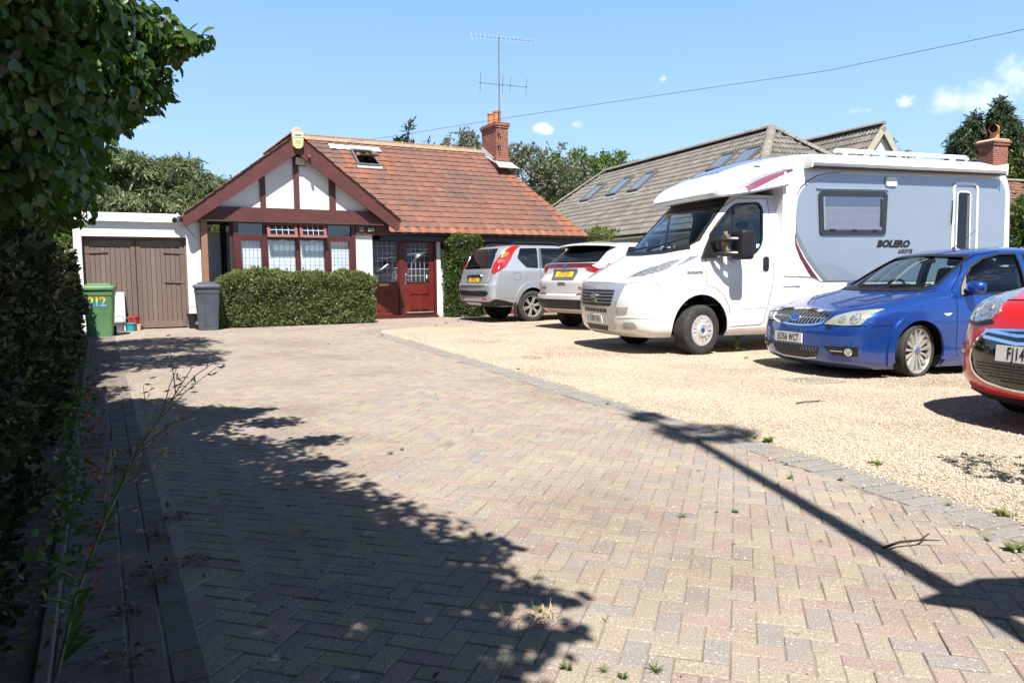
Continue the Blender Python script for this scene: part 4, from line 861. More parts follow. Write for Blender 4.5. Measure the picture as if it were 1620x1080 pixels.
# ------------------------------------------------------------------ neighbours
d_n = Vector((-.365, .931, 0)); n_n = Vector((-.931, -.365, 0)); P1 = Vector((9.11, 27.0, 6.18)); P2 = Vector((4.64, 38.4, 6.18)); RUN = 4.4; DROP = 3.68
Ln = (P2-P1).length; pit = atan2(DROP, RUN); SL = sqrt(RUN**2+DROP**2)
nb = thing('chalet_house', 'neighbouring chalet house with a large weathered grey tiled hipped roof behind the motorhome', 'house', None, ((P1.x+P2.x)/2, (P1.y+P2.y)/2, 0))
NP = lambda mb, name, m, parent=None, smooth=None: part(mb, name, m, parent, smooth, th=nb)
zup = Vector((0, 0, 1))
m = MB()
c = [P1-d_n*RUN*.9+n_n*RUN*.9, P1-d_n*RUN*.9-n_n*RUN*.9, P2+d_n*RUN*.9-n_n*RUN*.9, P2+d_n*RUN*.9+n_n*RUN*.9]
m.add([(v.x, v.y, 0) for v in c]+[(v.x, v.y, 2.62) for v in c], [(0, 1, 5, 4), (1, 2, 6, 5), (2, 3, 7, 6), (3, 0, 4, 7), (4, 5, 6, 7)]); NP(m, 'wall', MT['render'])
rl = MB(); e = [P1-d_n*RUN+n_n*RUN, P1-d_n*RUN-n_n*RUN, P2+d_n*RUN-n_n*RUN, P2+d_n*RUN+n_n*RUN]; e = [v-zup*DROP for v in e]; lo_ = -zup*.05
rl.add([P1+lo_, P2+lo_]+[v+lo_ for v in e], [(0, 1, 5, 2), (0, 2, 3), (0, 3, 4, 1), (1, 4, 5)])
nroof = NP(rl, 'roof', MT['tile_grey'])
ds_ = (n_n*cos(pit)-zup*sin(pit)); nn_2 = (n_n*sin(pit)+zup*cos(pit))
t_ = MB(); tiles(t_, P2, -d_n, ds_, nn_2, [(0, 0), (Ln, 0), (Ln+RUN, SL), (-RUN, SL)], .33, .32, wave=.05, prof='roman', lip=.03); NP(t_, 'roof_tiles', MT['tile_grey'], nroof, smooth=40)
ds3 = (-d_n*cos(pit)-zup*sin(pit)); nn3 = (-d_n*sin(pit)+zup*cos(pit))
t_ = MB(); tiles(t_, P1, -n_n, ds3, nn3, [(0, 0), (0.01, 0), (RUN, SL), (-RUN, SL)], .33, .32, wave=.05, prof='roman', lip=.03); NP(t_, 'roof_tiles', MT['tile_grey'], nroof, smooth=40)
MT['grey_ridge'] = M_island('grey_ridge_tile', [(0, (.24, .22, .18)), (.5, (.33, .30, .25)), (1, (.28, .26, .22))], rough=.95, bmp=.004, bscale=40, fine=.4)
for a, b_ in ((P1, P2), (P1, e[0]), (P1, e[1]), (P2, e[3])):
    r_ = MB(); ridge_run(r_, a+zup*.05, b_+zup*.08, .45, .16); NP(r_, 'ridge_tiles', MT['grey_ridge'], nroof, smooth=40)
def nrp(a, b, h): return P2-d_n*a+ds_*b+nn_2*h
def skylight(px, py, w_, hgt, open_=False):
    """centre given by its surveyed position, solved onto the roof plane"""
    o = Vector((0, 0, CAM_H)); d = f_+cr*((px-810)/1200)-cu*((py-540)/1200); t = (P2-o).dot(nn_2)/d.dot(nn_2); q = o+d*t-P2
    a0 = q.dot(-d_n)-w_/2; b0 = q.dot(ds_)-hgt/2; f = lambda a, b, h: nrp(a0+a, b0+b, h)
    m = MB()
    for q4 in ((0, .09, 0, hgt), (w_-.09, w_, 0, hgt), (.09, w_-.09, 0, .09), (.09, w_-.09, hgt-.09, hgt)): quadbox(m, *q4, .03, .15, f)
    fr_ = NP(m, 'skylight', bpy.data.materials['grey_aluminium'], nroof)
    p = MB(); quadbox(p, .09, w_-.09, .09, hgt-.09, .05, .115, f); NP(p, 'pane', MT['sky_pane'], fr_)
    q_ = MB(); quadbox(q_, -.1, w_+.1, hgt, hgt+.18, .03, .06, f); NP(q_, 'flashing', MT['lead'], fr_)
MT['sky_pane'] = M('skylight_glass', (.17, .24, .32), rough=.02, spec=1.0, coat=1.0)
for px_, py_ in ((940, 307), (983, 297), (1018, 290)): skylight(px_, py_, .9, 1.25)
for px_, py_ in ((1144, 259), (1184, 250)): skylight(px_, py_, .9, .95)
# gabled dormer wing
A = at(1393, 200, 27.0); Ld = 6.5; hw = 1.5; dp = 1.9
m = MB(); B0 = A-n_n*0; gl_ = A+n_n*hw-zup*dp; gr_ = A-n_n*hw-zup*dp
m.add([A-zup*.06, gl_, gr_, gl_-zup*3, gr_-zup*3, gl_+d_n*Ld-zup*3, gr_+d_n*Ld-zup*3, gl_+d_n*Ld, gr_+d_n*Ld], [(0, 1, 2), (1, 3, 4, 2), (1, 7, 5, 3), (2, 4, 6, 8)])
dw = NP(m, 'dormer', MT['render'])
dpt = atan2(dp, hw); dsl = sqrt(dp*dp+hw*hw)
for s_ in (1, -1):
    t_ = MB(); dd = (n_n*s_*cos(dpt)-zup*sin(dpt)); n2 = (n_n*s_*sin(dpt)+zup*cos(dpt)); oo = A-d_n*.15
    tiles(t_, oo+d_n*Ld, -d_n, dd, n2, [(0, 0), (Ld, 0), (Ld, dsl+.1), (0, dsl+.1)], .33, .32, wave=.05, prof='roman', lip=.03); NP(t_, 'dormer_roof', MT['tile_grey'], dw, smooth=40)
    b2 = MB(); q0 = A-d_n*.17; q1 = q0+dd*(dsl+.1)
    b2.add([q0+n2*.03, q1+n2*.03, q1-n2*.17, q0-n2*.17, q0+n2*.03+d_n*.04, q1+n2*.03+d_n*.04, q1-n2*.17+d_n*.04, q0-n2*.17+d_n*.04], [(0, 1, 2, 3), (4, 7, 6, 5), (0, 4, 5, 1), (3, 2, 6, 7), (1, 5, 6, 2), (0, 3, 7, 4)])
    NP(b2, 'dormer_barge', M('cream_barge_paint', (.42, .38, .30), rough=.7) if 'cream_barge_paint' not in bpy.data.materials else bpy.data.materials['cream_barge_paint'], dw)
r_ = MB(); ridge_run(r_, A+zup*.06-d_n*.15, A+d_n*Ld+zup*.06, .45, .14); NP(r_, 'ridge_tiles', MT['grey_ridge'], dw, smooth=40)
w0 = A-zup*.82-d_n*.02; wv = [w0+n_n*.42, w0-n_n*.42, w0-n_n*.42-zup*.75, w0+n_n*.42-zup*.75]
m = MB(); m.add(wv+[v+d_n*.05 for v in wv], [(0, 1, 2, 3), (0, 4, 5, 1), (1, 5, 6, 2), (2, 6, 7, 3), (3, 7, 4, 0)]); dwin = NP(m, 'dormer_window', bpy.data.materials['grey_aluminium'], dw)
w0 = w0-d_n*.006; wv = [w0+n_n*.35-zup*.07, w0-n_n*.35-zup*.07, w0-n_n*.35-zup*.68, w0+n_n*.35-zup*.68]; m = MB(); m.add(wv, [(0, 1, 2, 3)]); NP(m, 'pane', MT['sky_pane'], dwin)
# far house on the right: brick chimney and dull red roof
HX = Frame(at(1575, 230, 30).x, 30, 20)
h2 = thing('brick_house', 'house at the right edge with a broad brick chimney and dull red tiled roof', 'house', HX, (4, 3, 0))
Q = lambda mb, name, m, parent=None, smooth=None: part(mb, name, m, parent, smooth, th=h2)
m = MB(); m.box(-.6, 12, .6, 8, 0, 3.1); Q(m, 'wall', MT['brick'])
m = MB(); m.add([(-1, .2, 2.9), (12.4, .2, 2.9), (12.4, 4.2, 5.35), (-1, 4.2, 5.35), (12.4, 8.4, 2.9), (-1, 8.4, 2.9)], [(0, 1, 2, 3), (3, 2, 4, 5), (0, 3, 5), (1, 4, 2)]); rr = Q(m, 'roof', MT['tile_dull'])
a_ = atan2(2.45, 4.0); t_ = MB(); tiles(t_, (-1, 4.2, 5.38), (1, 0, 0), (0, -cos(a_), -sin(a_)), (0, -sin(a_), cos(a_)), [(0, 0), (8, 0), (8, 4.69), (0, 4.69)], .33, .32, wave=.03, prof='roman', lip=.03); Q(t_, 'roof_tiles', MT['tile_dull'], rr, smooth=40)
r_ = MB(); ridge_run(r_, (-1, 4.2, 5.42), (10, 4.2, 5.42), .45, .14); Q(r_, 'ridge_tiles', MT['grey_ridge'], rr, smooth=40)
m = MB(); m.box(-.42, .36, -.25, .4, 0, 6.02); m.box(-.46, .40, -.29, .44, 6.021, 6.12); m.box(-.49, .43, -.32, .47, 6.121, 6.19); c2 = Q(m, 'chimney', MT['brick'])
m = MB(); m.prism([(-.49, 6.19), (.43, 6.19), (.32, 6.27), (-.38, 6.27)], 'y', -.3, .45); Q(m, 'chimney_cap', MT['mortar'], c2)
p = MB(); p.lathe([(.17, 6.28), (.155, 6.5), (.16, 6.56)], c=(.12, .15, 0), n=18); p.tube([(.12, .15, 6.5), (.10, .13, 6.62), (-.02, .05, 6.70), (-.22, -.04, 6.68)], [.15, .17, .165, .16], 16, cap=False); Q(p, 'chimney_pot', bpy.data.materials['terracotta_pot'], c2, smooth=60)
p = MB(); p.disc((-.20, -.035, 6.68), .14, 'x', 16); Q(p, 'pot_opening', MT['dark'], c2)
# boundary fence behind the parked cars
fn = thing('board_fence', 'weathered timber fence behind the parked cars on the right', 'fence', None, (16.2, 19, 0))
m = MB()
for k in range(70):
    q = Vector((11.2+k*.145, 20.3-k*.028, 0)); m.box(q.x, q.x+.137, q.y, q.y+.02, .03, 1.75+random.uniform(-.01, .01))
o = m.build('fence_boards', M_island('fence_board', [(0, (.16, .12, .09)), (.5, (.21, .16, .12)), (1, (.18, .14, .11))], rough=.9, bmp=.003, bscale=40, fine=.3), off=(16.2, 19, 0)); o.parent = fn
# overhead service wire to the bungalow
wp = [at(548, 226, 24.2), at(620, 216, 23.6), at(800, 187, 21.8), at(1000, 157, 20.2), at(1310, 112, 17.8), at(1620, 47, 14.0), at(1760, 12, 12.2)]
w_ = MB(); w_.tube(wp, .0055, 5); o = w_.build('overhead_wire', MT['black'], smooth=180); tag(o, 'thin black overhead wire running down to the bungalow roof', 'wire')
# gate pier with a post, standing to the right of the camera and throwing the long narrow shade
tp = thing('gate_post', 'slim tall timber post with a clump of ivy, whose shade crosses the paving', 'post', None, (1.93, .40, 0))
m = MB(); m.tube([(1.93, .38, 0), (1.90, .40, 7.5), (1.82, .43, 8.9), (1.72, .45, 9.7)], [.062, .052, .03, .008], 10); o = m.build('pole', MT['bark'], off=(1.93, .40, 0), smooth=60); o.parent = tp
P, D, r2 = crown_pts([((2.07, .43, 8.0), (.34, .22, .42)), ((1.84, .43, 8.8), (.12, .12, .45))], 1500, 91, thr=-.3); foliage('ivy', P, D, r2, .07, MT['leaf_hedge'], th=tp, loc=(1.93, .40, 0))
gp = thing('brick_pier', 'brick gate pier with a flat cap to the right of the camera', 'pier', None, (2.12, 1.1, 0))
m = MB(); m.box(1.94, 2.38, 1.0, 1.36, 0, 2.159); o = m.build('pier', MT['brick'], off=(2.12, 1.1, 0)); o.parent = gp
m = MB(); m.add([(1.64, 1.225, 2.16), (2.40, .905, 2.16), (2.51, 1.435, 2.16), (1.97, 1.415, 2.16), (1.64, 1.225, 2.22), (2.40, .905, 2.22), (2.51, 1.435, 2.22), (1.97, 1.415, 2.22)], [(0, 3, 2, 1), (4, 5, 6, 7), (0, 1, 5, 4), (1, 2, 6, 5), (2, 3, 7, 6), (3, 0, 4, 7)]); o = m.build('pier_cap', MT['mortar'], off=(2.12, 1.1, 0)); o.parent = gp
tree('garden_bush', 'leafy bush just outside the right edge of the picture, shading the gravel', (3.5, 3.1, 0), [((3.5, 3.3, 1.2), (.45, .4, .5)), ((3.15, 3.3, 1.7), (.34, .35, .3)), ((3.4, 3.0, 1.5), (.4, .4, .4)), ((3.7, 3.1, .8), (.4, .4, .5))], 4200, .06, MT['leaf_green'], seed=43, rt=.03, cat='bush', thr=-.2)
# ------------------------------------------------------------------ vehicle building kit
def pchip(xs, ys):
    n = len(xs); h = [xs[i+1]-xs[i] for i in range(n-1)]; d = [(ys[i+1]-ys[i])/h[i] for i in range(n-1)]; m = [0.0]*n
    m[0], m[-1] = d[0], d[-1]
    for i in range(1, n-1):
        if d[i-1]*d[i] > 0: w1, w2 = 2*h[i]+h[i-1], h[i]+2*h[i-1]; m[i] = (w1+w2)/(w1/d[i-1]+w2/d[i])
    def f(x):
        if x <= xs[0]: return ys[0]
        if x >= xs[-1]: return ys[-1]
        i = max(j for j in range(n-1) if xs[j] <= x); t = (x-xs[i])/h[i]
        return (2*t**3-3*t*t+1)*ys[i]+(t**3-2*t*t+t)*h[i]*m[i]+(-2*t**3+3*t*t)*ys[i+1]+(t**3-t*t)*h[i]*m[i+1]
    return f
class Shell:
    """car body as a stack of rounded plan outlines; row = z, front x, rear x, half width, front depth, rear depth, front power, rear power"""
    def __init__(s, rows):
        zs = [r[0] for r in rows]; s.z0, s.z1 = zs[0], zs[-1]; s.zs = zs; s.fn = [pchip(zs, [r[k] for r in rows]) for k in range(1, 8)]
    def row(s, z): return [f(z) for f in s.fn]
    def ring_half(s, z, ins=0.0, nf=14, ns=8, nr=12):
        xf, xr, w, df, dr, pf, pr = s.row(z); xf += ins; xr -= ins; w = max(.05, w-ins); pts = []
        for i in range(nf+1):
            t = (pi/2)*(i/nf); a = sin(t)**(2/pf) if t > 0 else 0; c = max(0, cos(t))**(2/pf); pts.append((xf+df*(1-c), w*a))
        x0, x1 = xf+df, xr-dr
        for i in range(1, ns): pts.append((x0+(x1-x0)*i/ns, w*(1+.012*sin(pi*i/ns))))
        for i in range(nr+1):
            t = (pi/2)*(1-i/nr); a = sin(t)**(2/pr) if t > 0 else 0; c = max(0, cos(t))**(2/pr); pts.append((xr-dr*(1-c), w*a))
        return pts
    def solid(s, zlist, ins=0.0, ztop=None):
        mb = MB(); rings = []
        for z in zlist:
            h = s.ring_half(z, ins); ring = [(x, -y, z) for x, y in h]+[(x, y, z) for x, y in h[::-1]][1:-1]; rings.append(ring)
        n = len(rings[0]); 
        for r in rings: mb.v += r
        for i in range(len(rings)-1):
            for k in range(n): mb.f.append((i*n+k, i*n+(k+1) % n, (i+1)*n+(k+1) % n, (i+1)*n+k)); mb.m.append(0)
        def cap(i, rev):
            h = n//2; b = i*n
            for k in range(h):  # strips across the car
                a, c = b+k, b+(n-k) % n; a2, c2 = b+k+1, b+(n-k-1) % n
                q = [a, a2, c2, c]; q = list(dict.fromkeys(q))
                if len(q) > 2: mb.f.append(tuple(q if not rev else q[::-1])); mb.m.append(0)
        cap(0, True); cap(len(rings)-1, False); return mb
    def zlist(s, step=.03, extra=()):
        out_ = []
        for a, b in zip(s.zs[:-1], s.zs[1:]):
            n = max(1, int(math.ceil((b-a)/step))); out_ += [a+(b-a)*i/n for i in range(n)]
        return sorted(set(out_+[s.z1]+list(extra)))
    def fx(s, y, z):
        xf, xr, w, df, dr, pf, pr = s.row(z); t = min(1, abs(y)/w); return xf+df*(1-(1-t**pf)**(1/pf))
    def rx(s, y, z):
        xf, xr, w, df, dr, pf, pr = s.row(z); t = min(1, abs(y)/w); return xr-dr*(1-(1-t**pr)**(1/pr))
    def sy(s, x, z):
        xf, xr, w, df, dr, pf, pr = s.row(z)
        if x < xf+df: t = min(1, max(0, (xf+df-x)/df)); return w*(1-t**pf)**(1/pf)
        if x > xr-dr: t = min(1, max(0, (x-xr+dr)/dr)); return w*(1-t**pr)**(1/pr)
        return w*(1+.012*sin(pi*(x-xf-df)/(xr-dr-xf-df)))
    def front(s): return (lambda a, b: Vector((s.fx(a, b), a, b))), Vector((-1, 0, .25))
    def rear(s): return (lambda a, b: Vector((s.rx(a, b), a, b))), Vector((1, 0, .1))
    def side(s, g): return (lambda a, b: Vector((a, g*s.sy(a, b), b))), Vector((0, g, .1))
    def top(s, lo, hi):
        def f(x, y):
            a, b = lo, hi
            for _ in range(22):
                m = (a+b)/2
                if s.fx(y, m) < x: a = m
                else: b = m
            return Vector((x, y, (a+b)/2))
        return f, Vector((-.2, 0, 1))
    def wrap(s, g, sidewise=False):
        """arc length from the middle of the front round to the side g (+1 / -1)"""
        cache = {}
        def f(a, z):
            k = round(z, 3)
            if k not in cache:
                h = s.ring_half(k, nf=40, ns=20); L_ = [0]
                for i in range(1, len(h)): L_.append(L_[-1]+math.hypot(h[i][0]-h[i-1][0], h[i][1]-h[i-1][1]))
                cache[k] = (h, L_)
            h, L_ = cache[k]; j = 0
            a = max(0.0, a)
            while j < len(L_)-2 and L_[j+1] < a: j += 1
            t = (a-L_[j])/max(1e-6, L_[j+1]-L_[j]); x = h[j][0]+(h[j+1][0]-h[j][0])*t; y = h[j][1]+(h[j+1][1]-h[j][1])*t
            return Vector((x, g*y, z))
        def nrm(a, z):
            p, q = f(a-.01, z), f(a+.01, z); t = q-p; n = Vector((t.y, -t.x, 0))*(-g if True else g); c = f(a, z)
            if n.dot(Vector((c.x-2.0, c.y, 0))) < 0: n = -n
            return n
        return f, nrm
def poly_in(p, poly):
    c = False; n = len(poly)
    for i in range(n):
        (x1, y1), (x2, y2) = poly[i], poly[(i+1) % n]
        if (y1 > p[1]) != (y2 > p[1]) and p[0] < (x2-x1)*(p[1]-y1)/(y2-y1)+x1: c = not c
    return c
def dens(poly, res):
    o = []
    for i in range(len(poly)):
        a, b = poly[i], poly[(i+1) % len(poly)]; n = max(1, int(math.ceil(math.hypot(b[0]-a[0], b[1]-a[1])/res)))
        o += [(a[0]+(b[0]-a[0])*k/n, a[1]+(b[1]-a[1])*k/n) for k in range(n)]
    return o
def rounded(poly, r, n=5):
    o = []; N_ = len(poly); rr = r if isinstance(r, (list, tuple)) else [r]*N_
    for i in range(N_):
        p, a, b = Vector(poly[i]), Vector(poly[i-1]), Vector(poly[(i+1) % N_]); u, v = (a-p), (b-p); q = min(rr[i], u.length*.45, v.length*.45)
        if q < 1e-4: o.append(tuple(p)); continue
        s_, e = p+u.normalized()*q, p+v.normalized()*q
        for k in range(n+1): t = k/n; o.append(tuple(s_*(1-t)**2+p*2*t*(1-t)+e*t*t))
    return o
def inset(poly, d):
    N_ = len(poly); area = sum(poly[i][0]*poly[(i+1) % N_][1]-poly[(i+1) % N_][0]*poly[i][1] for i in range(N_)); sg = 1 if area > 0 else -1; o = []
    for i in range(N_):
        p, a, b = Vector(poly[i]), Vector(poly[i-1]), Vector(poly[(i+1) % N_]); u, v = (p-a).normalized(), (b-p).normalized()
        n1, n2 = Vector((-u.y, u.x))*sg, Vector((-v.y, v.x))*sg; n = (n1+n2); l = n.length; n = n/l if l > 1e-6 else n1; k = max(.35, n.dot(n1)); o.append(tuple(p+n*(d/k)))
    return o
def panel(mb, surf, poly, off=.004, thick=.0, res=.06, holes=(), mi=0):
    f, ref = surf; loops = [dens(poly, res)]+[dens(h, res) for h in holes]; pts = []; edges = []
    for lp in loops:
        b = len(pts); pts += lp; edges += [(b+i, b+(i+1) % len(lp)) for i in range(len(lp))]
    xs, ys = [p[0] for p in poly], [p[1] for p in poly]; nx, ny = int((max(xs)-min(xs))/res), int((max(ys)-min(ys))/res)
    for i in range(1, nx+1):
        for j in range(1, ny+1):
            p = (min(xs)+(max(xs)-min(xs))*(i-.37)/(nx+.3), min(ys)+(max(ys)-min(ys))*(j-.41)/(ny+.3))
            if poly_in(p, poly) and not any(poly_in(p, h) for h in holes): pts.append(p)
    V, E, F, *_ = delaunay_2d_cdt([Vector(p) for p in pts], edges, [], 0, 1e-5)
    F = [t for t in F if (lambda c: poly_in(c, loops[0]) and not any(poly_in(c, h) for h in loops[1:]))((sum(V[i].x for i in t)/3, sum(V[i].y for i in t)/3))]
    outv = []; inn = []
    for v in V:
        p = f(v.x, v.y); e = .004; du = f(v.x+e, v.y)-f(v.x-e, v.y); dv = f(v.x, v.y+e)-f(v.x, v.y-e); n = du.cross(dv); r = ref(v.x, v.y) if callable(ref) else ref
        n = n.normalized() if n.length > 1e-9 else Vector(r).normalized()
        if n.dot(r) < 0: n = -n
        outv.append(p+n*off); inn.append(p+n*(off-thick))
    b = len(mb.v); mb.v += [tuple(v) for v in outv]
    for t in F:
        a, c, d = (outv[i] for i in t); nn_ = (c-a).cross(d-a); r = ref(V[t[0]].x, V[t[0]].y) if callable(ref) else ref
        mb.f.append(tuple(b+i for i in (t if nn_.dot(r) >= 0 else t[::-1]))); mb.m.append(mi)
    if thick > 0:
        cnt = {}
        for t in F:
            for i in range(3): k = tuple(sorted((t[i], t[(i+1) % 3]))); cnt[k] = cnt.get(k, 0)+1
        b2 = len(mb.v); mb.v += [tuple(v) for v in inn]
        for (i, j), c in cnt.items():
            if c == 1: mb.f.append((b+i, b+j, b2+j, b2+i)); mb.m.append(mi)
    return mb
def text_on(mb, surf, s_, c, size, off=.006, flip=1, bold=.0, rot=0.0, shear=0, spacing=1.0, xs=1.0, mi=0):
    """lettering laid on a surface; c centre in surface coordinates, flip mirrors the reading direction"""
    f, ref = surf; vs, fs = text_mesh(s_, size, bold, shear, spacing=spacing); b = len(mb.v); r = ref if not callable(ref) else None
    for x, y in vs:
        x *= xs; X = x*cos(rot)-y*sin(rot); Y = x*sin(rot)+y*cos(rot); a, z = c[0]+flip*X, c[1]+Y; p = f(a, z)
        e = .004; n = (f(a+e, z)-f(a-e, z)).cross(f(a, z+e)-f(a, z-e)).normalized(); rr = r if r is not None else ref(a, z)
        if n.dot(rr) < 0: n = -n
        mb.v.append(tuple(p+n*off))
    mb.f += [tuple(b+i for i in q) for q in fs]; mb.m += [mi]*len(fs); return mb
def tmp_obj(mb, mats, name='tmp'):
    o = mb.build(name, mats); return o
def boolean(o, cutters, op='DIFFERENCE'):
    for c in cutters:
        md = o.modifiers.new('b', 'BOOLEAN'); md.operation = op; md.object = c; md.solver = 'EXACT'; md.material_mode = 'TRANSFER'
    dg = bpy.context.evaluated_depsgraph_get(); dg.update(); me = bpy.data.meshes.new_from_object(o.evaluated_get(dg)); o.modifiers.clear(); old = o.data; o.data = me; me.name = old.name; bpy.data.meshes.remove(old)
    for c in cutters: m_ = c.data; bpy.data.objects.remove(c); bpy.data.meshes.remove(m_)
    return o
def wheel(parent, c, r, w, rr, style, g=-1, steer=0, face=None, dish=.02, capm=None, tread=True):
    """wheel part with tyre, rim and cap below it; g is the side it faces"""
    rot = Matrix.Rotation(steer, 3, 'Z'); cv = Vector(c)
    def put(mb, name, m, par, smooth=50):
        mb.v = [tuple(cv+rot @ Vector(v)) for v in mb.v]; o = mb.build(name, m, smooth=smooth); o.parent = par; return o
    yo, yi = g*w/2, -g*w/2
    m = MB(); m.lathe([(.0, g*.01), (rr*.72, g*.01), (rr*.74, -g*.02)], axis='y', n=32); m.lathe([(rr*.99, yo*.8), (rr*.97, yi), (0.01, yi)], axis='y', n=32)
    wh = put(m, 'wheel', MT['wheel_dark'], parent)
    m = MB(); s_ = r-rr
    prof = [(rr*.985, yo*.80), (rr*1.02, yo*.93), (rr+s_*.35, yo*1.03), (rr+s_*.72, yo*1.0), (r-.018, yo*.90), (r-.004, yo*.78)]
    if tread:
        for k in range(4): y0 = yo*(.70-.42*k); prof += [(r, y0), (r, y0-yo*.26), (r-.008, y0-yo*.28), (r-.008, y0-yo*.40)]
    prof += [(r, -yo*.78), (r-.018, -yo*.90), (rr+s_*.5, -yo*1.02), (rr, -yo*.9)]
    m.lathe(prof, axis='y', n=56); put(m, 'tyre', MT['rubber'], wh, 40)
    m = MB(); yf = yo*(.86)
    m.lathe([(rr*1.0, yf), (rr*1.015, yf*1.02), (rr*.965, yf*1.02), (rr*.93, yf*.86), (rr*.915, yf*.3)], axis='y', n=56)
    def spoke(a, r0, r1, w0, w1, y0, y1, th=.02, off=0.0):
        e = Vector((cos(a), 0, sin(a))); t = Vector((-sin(a), 0, cos(a))); vs = []
        for (rad, hw, y) in ((r0, w0, y0), (r1, w1, y1)):
            for sx, dy in ((-1, -g*th), (-.7, 0), (.7, 0), (1, -g*th)): vs.append(e*rad+t*(hw*sx+off)+Vector((0, y+dy, 0)))
        m.add(vs, [(0, 1, 5, 4), (1, 2, 6, 5), (2, 3, 7, 6)])
    yc = yf*(1-dish/abs(yf)) if abs(yf) > 0 else 0
    if style == 'multi':
        for k in range(15): spoke(2*pi*k/15+.1, rr*.25, rr*.945, .016, .021, yc, yf*.97, .03)
        m.lathe([(rr*.30, yc-g*.03), (rr*.30, yc), (rr*.24, yc+g*.006), (.0, yc+g*.006)], axis='y', n=32)
    elif style == 'cap':
        m.lathe([(rr*.95, yf*1.0), (rr*.90, yf*1.03), (rr*.80, yf*1.01)], axis='y', n=40); m.lathe([(rr*.50, yf*.98), (rr*.44, yf*1.12), (rr*.34, yf*1.2), (rr*.30, yf*1.12), (0, yf*1.12)], axis='y', n=40)
        for k in range(7):
            a = 2*pi*k/7+.3
            for dlt in (-.20, .20): spoke(a+dlt, rr*.46, rr*.86, .030, .034, yf*1.03, yf*1.02, .02)
            spoke(a+pi/7, rr*.46, rr*.84, .012, .05, yf*.90, yf*.90, .01)
    else:  # Y-shaped spokes
        for k in range(6):
            a = 2*pi*k/6+.25; spoke(a, rr*.18, rr*.55, .035, .03, yc, yc+(yf*.98-yc)*.4, .03)
            for dlt in (-1, 1): spoke(a+dlt*.17, rr*.45, rr*.95, .020, .018, yc+(yf*.98-yc)*.35, yf*.98, .03, off=-dlt*.012)
        m.lathe([(rr*.26, yc-g*.03), (rr*.26, yc), (rr*.2, yc+g*.008), (.0, yc+g*.008)], axis='y', n=32)
    put(m, 'rim', face or MT['alloy'], wh, 35)
    m = MB(); yq = yf*1.12 if style == 'cap' else yc+g*.007
    m.lathe([(rr*.17, yq), (rr*.16, yq+g*.004), (0, yq+g*.005)], axis='y', n=24); put(m, 'hub_cap', capm or MT['cap_blue'], wh)
    if style == 'multi':
        m = MB(); m.prism([(rr*.35*cos(t), rr*.35*sin(t)) for t in np.linspace(2.3, 3.9, 9)]+[(rr*.7*cos(t), rr*.7*sin(t)) for t in np.linspace(3.9, 2.3, 9)], 'y', g*.016, g*.02); put(m, 'brake_caliper', M('caliper_red', (.45, .03, .02), rough=.4) if 'caliper_red' not in bpy.data.materials else bpy.data.materials['caliper_red'], wh)
    return wh
def paint(name, c, metal=.0, rough=.35, dirt=None):
    m, t, b = mat_base(name); b.inputs['Metallic'].default_value = metal; b.inputs['Roughness'].default_value = rough; b.inputs['Coat Weight'].default_value = 1.0; b.inputs['Coat Roughness'].default_value = .03
    col = ramp(t, noise_n(t, 2.5, 6), [(.3, tuple(x*.93 for x in c)), (.7, c)])
    if dirt:  # road dust low on the body
        ge = t.nodes.new('ShaderNodeTexCoord'); sp = t.nodes.new('ShaderNodeSeparateXYZ'); t.links.new(ge.outputs['Object'], sp.inputs[0])
        mr = t.nodes.new('ShaderNodeMapRange'); mr.inputs[1].default_value = dirt[1]; mr.inputs[2].default_value = dirt[0]; mr.inputs[3].default_value = 0; mr.inputs[4].default_value = .55; t.links.new(sp.outputs[2], mr.inputs[0])
        nf_ = noise_n(t, 7, 6, .7); mm = t.nodes.new('ShaderNodeMath'); mm.operation = 'MULTIPLY'; mm.use_clamp = True; t.links.new(mr.outputs[0], mm.inputs[0]); t.links.new(nf_, mm.inputs[1])
        col = mixc(t, col, (.36, .27, .18), mm.outputs[0])
    t.links.new(col, b.inputs['Base Color']); return m
MT['wheel_dark'] = M('brake_dust_grey', (.03, .028, .026), rough=.7)
MT['alloy'] = M('alloy_wheel', (.66, .65, .63), (.55, .52, .48), scale=9, rough=.33, metal=.7)
MT['wheel_cap'] = M('painted_wheel_trim', (.62, .63, .65), (.5, .48, .45), scale=8, rough=.35, metal=.35)
MT['cap_blue'] = M('blue_cap', (.02, .07, .28), rough=.25, coat=1)
MT['cap_grey'] = M('grey_cap', (.25, .25, .26), rough=.3, metal=.6)
MT['trim'] = M('textured_trim', (.014, .014, .015), rough=.5, spec=.35, bmp=.0005, bscale=400)
MT['trim_grey'] = M('grey_trim', (.10, .10, .11), rough=.5)
MT['seat'] = M('seat_fabric', (.022, .023, .026), rough=.85)
MT['cabin'] = M('cabin_lining', (.05, .052, .056), rough=.8)
def crystal():
    m, t, b = mat_base('headlamp_reflector'); b.inputs['Metallic'].default_value = .5; b.inputs['Roughness'].default_value = .22; b.inputs['Coat Weight'].default_value = 1; b.inputs['Coat Roughness'].default_value = .02
    c = t.nodes.new('ShaderNodeTexCoord'); v = t.nodes.new('ShaderNodeTexVoronoi'); v.inputs['Scale'].default_value = 55; t.links.new(c.outputs['Object'], v.inputs['Vector']); sp = t.nodes.new('ShaderNodeSeparateColor'); t.links.new(v.outputs['Color'], sp.inputs[0])
    t.links.new(ramp(t, sp.outputs[0], [(0, (.50, .53, .56)), (.3, (.30, .33, .37)), (.6, (.46, .49, .52)), (1, (.14, .16, .19))]), b.inputs['Base Color']); bump(t, b, sp.outputs[1], .01, .6); return m
MT['head_clear'] = crystal()
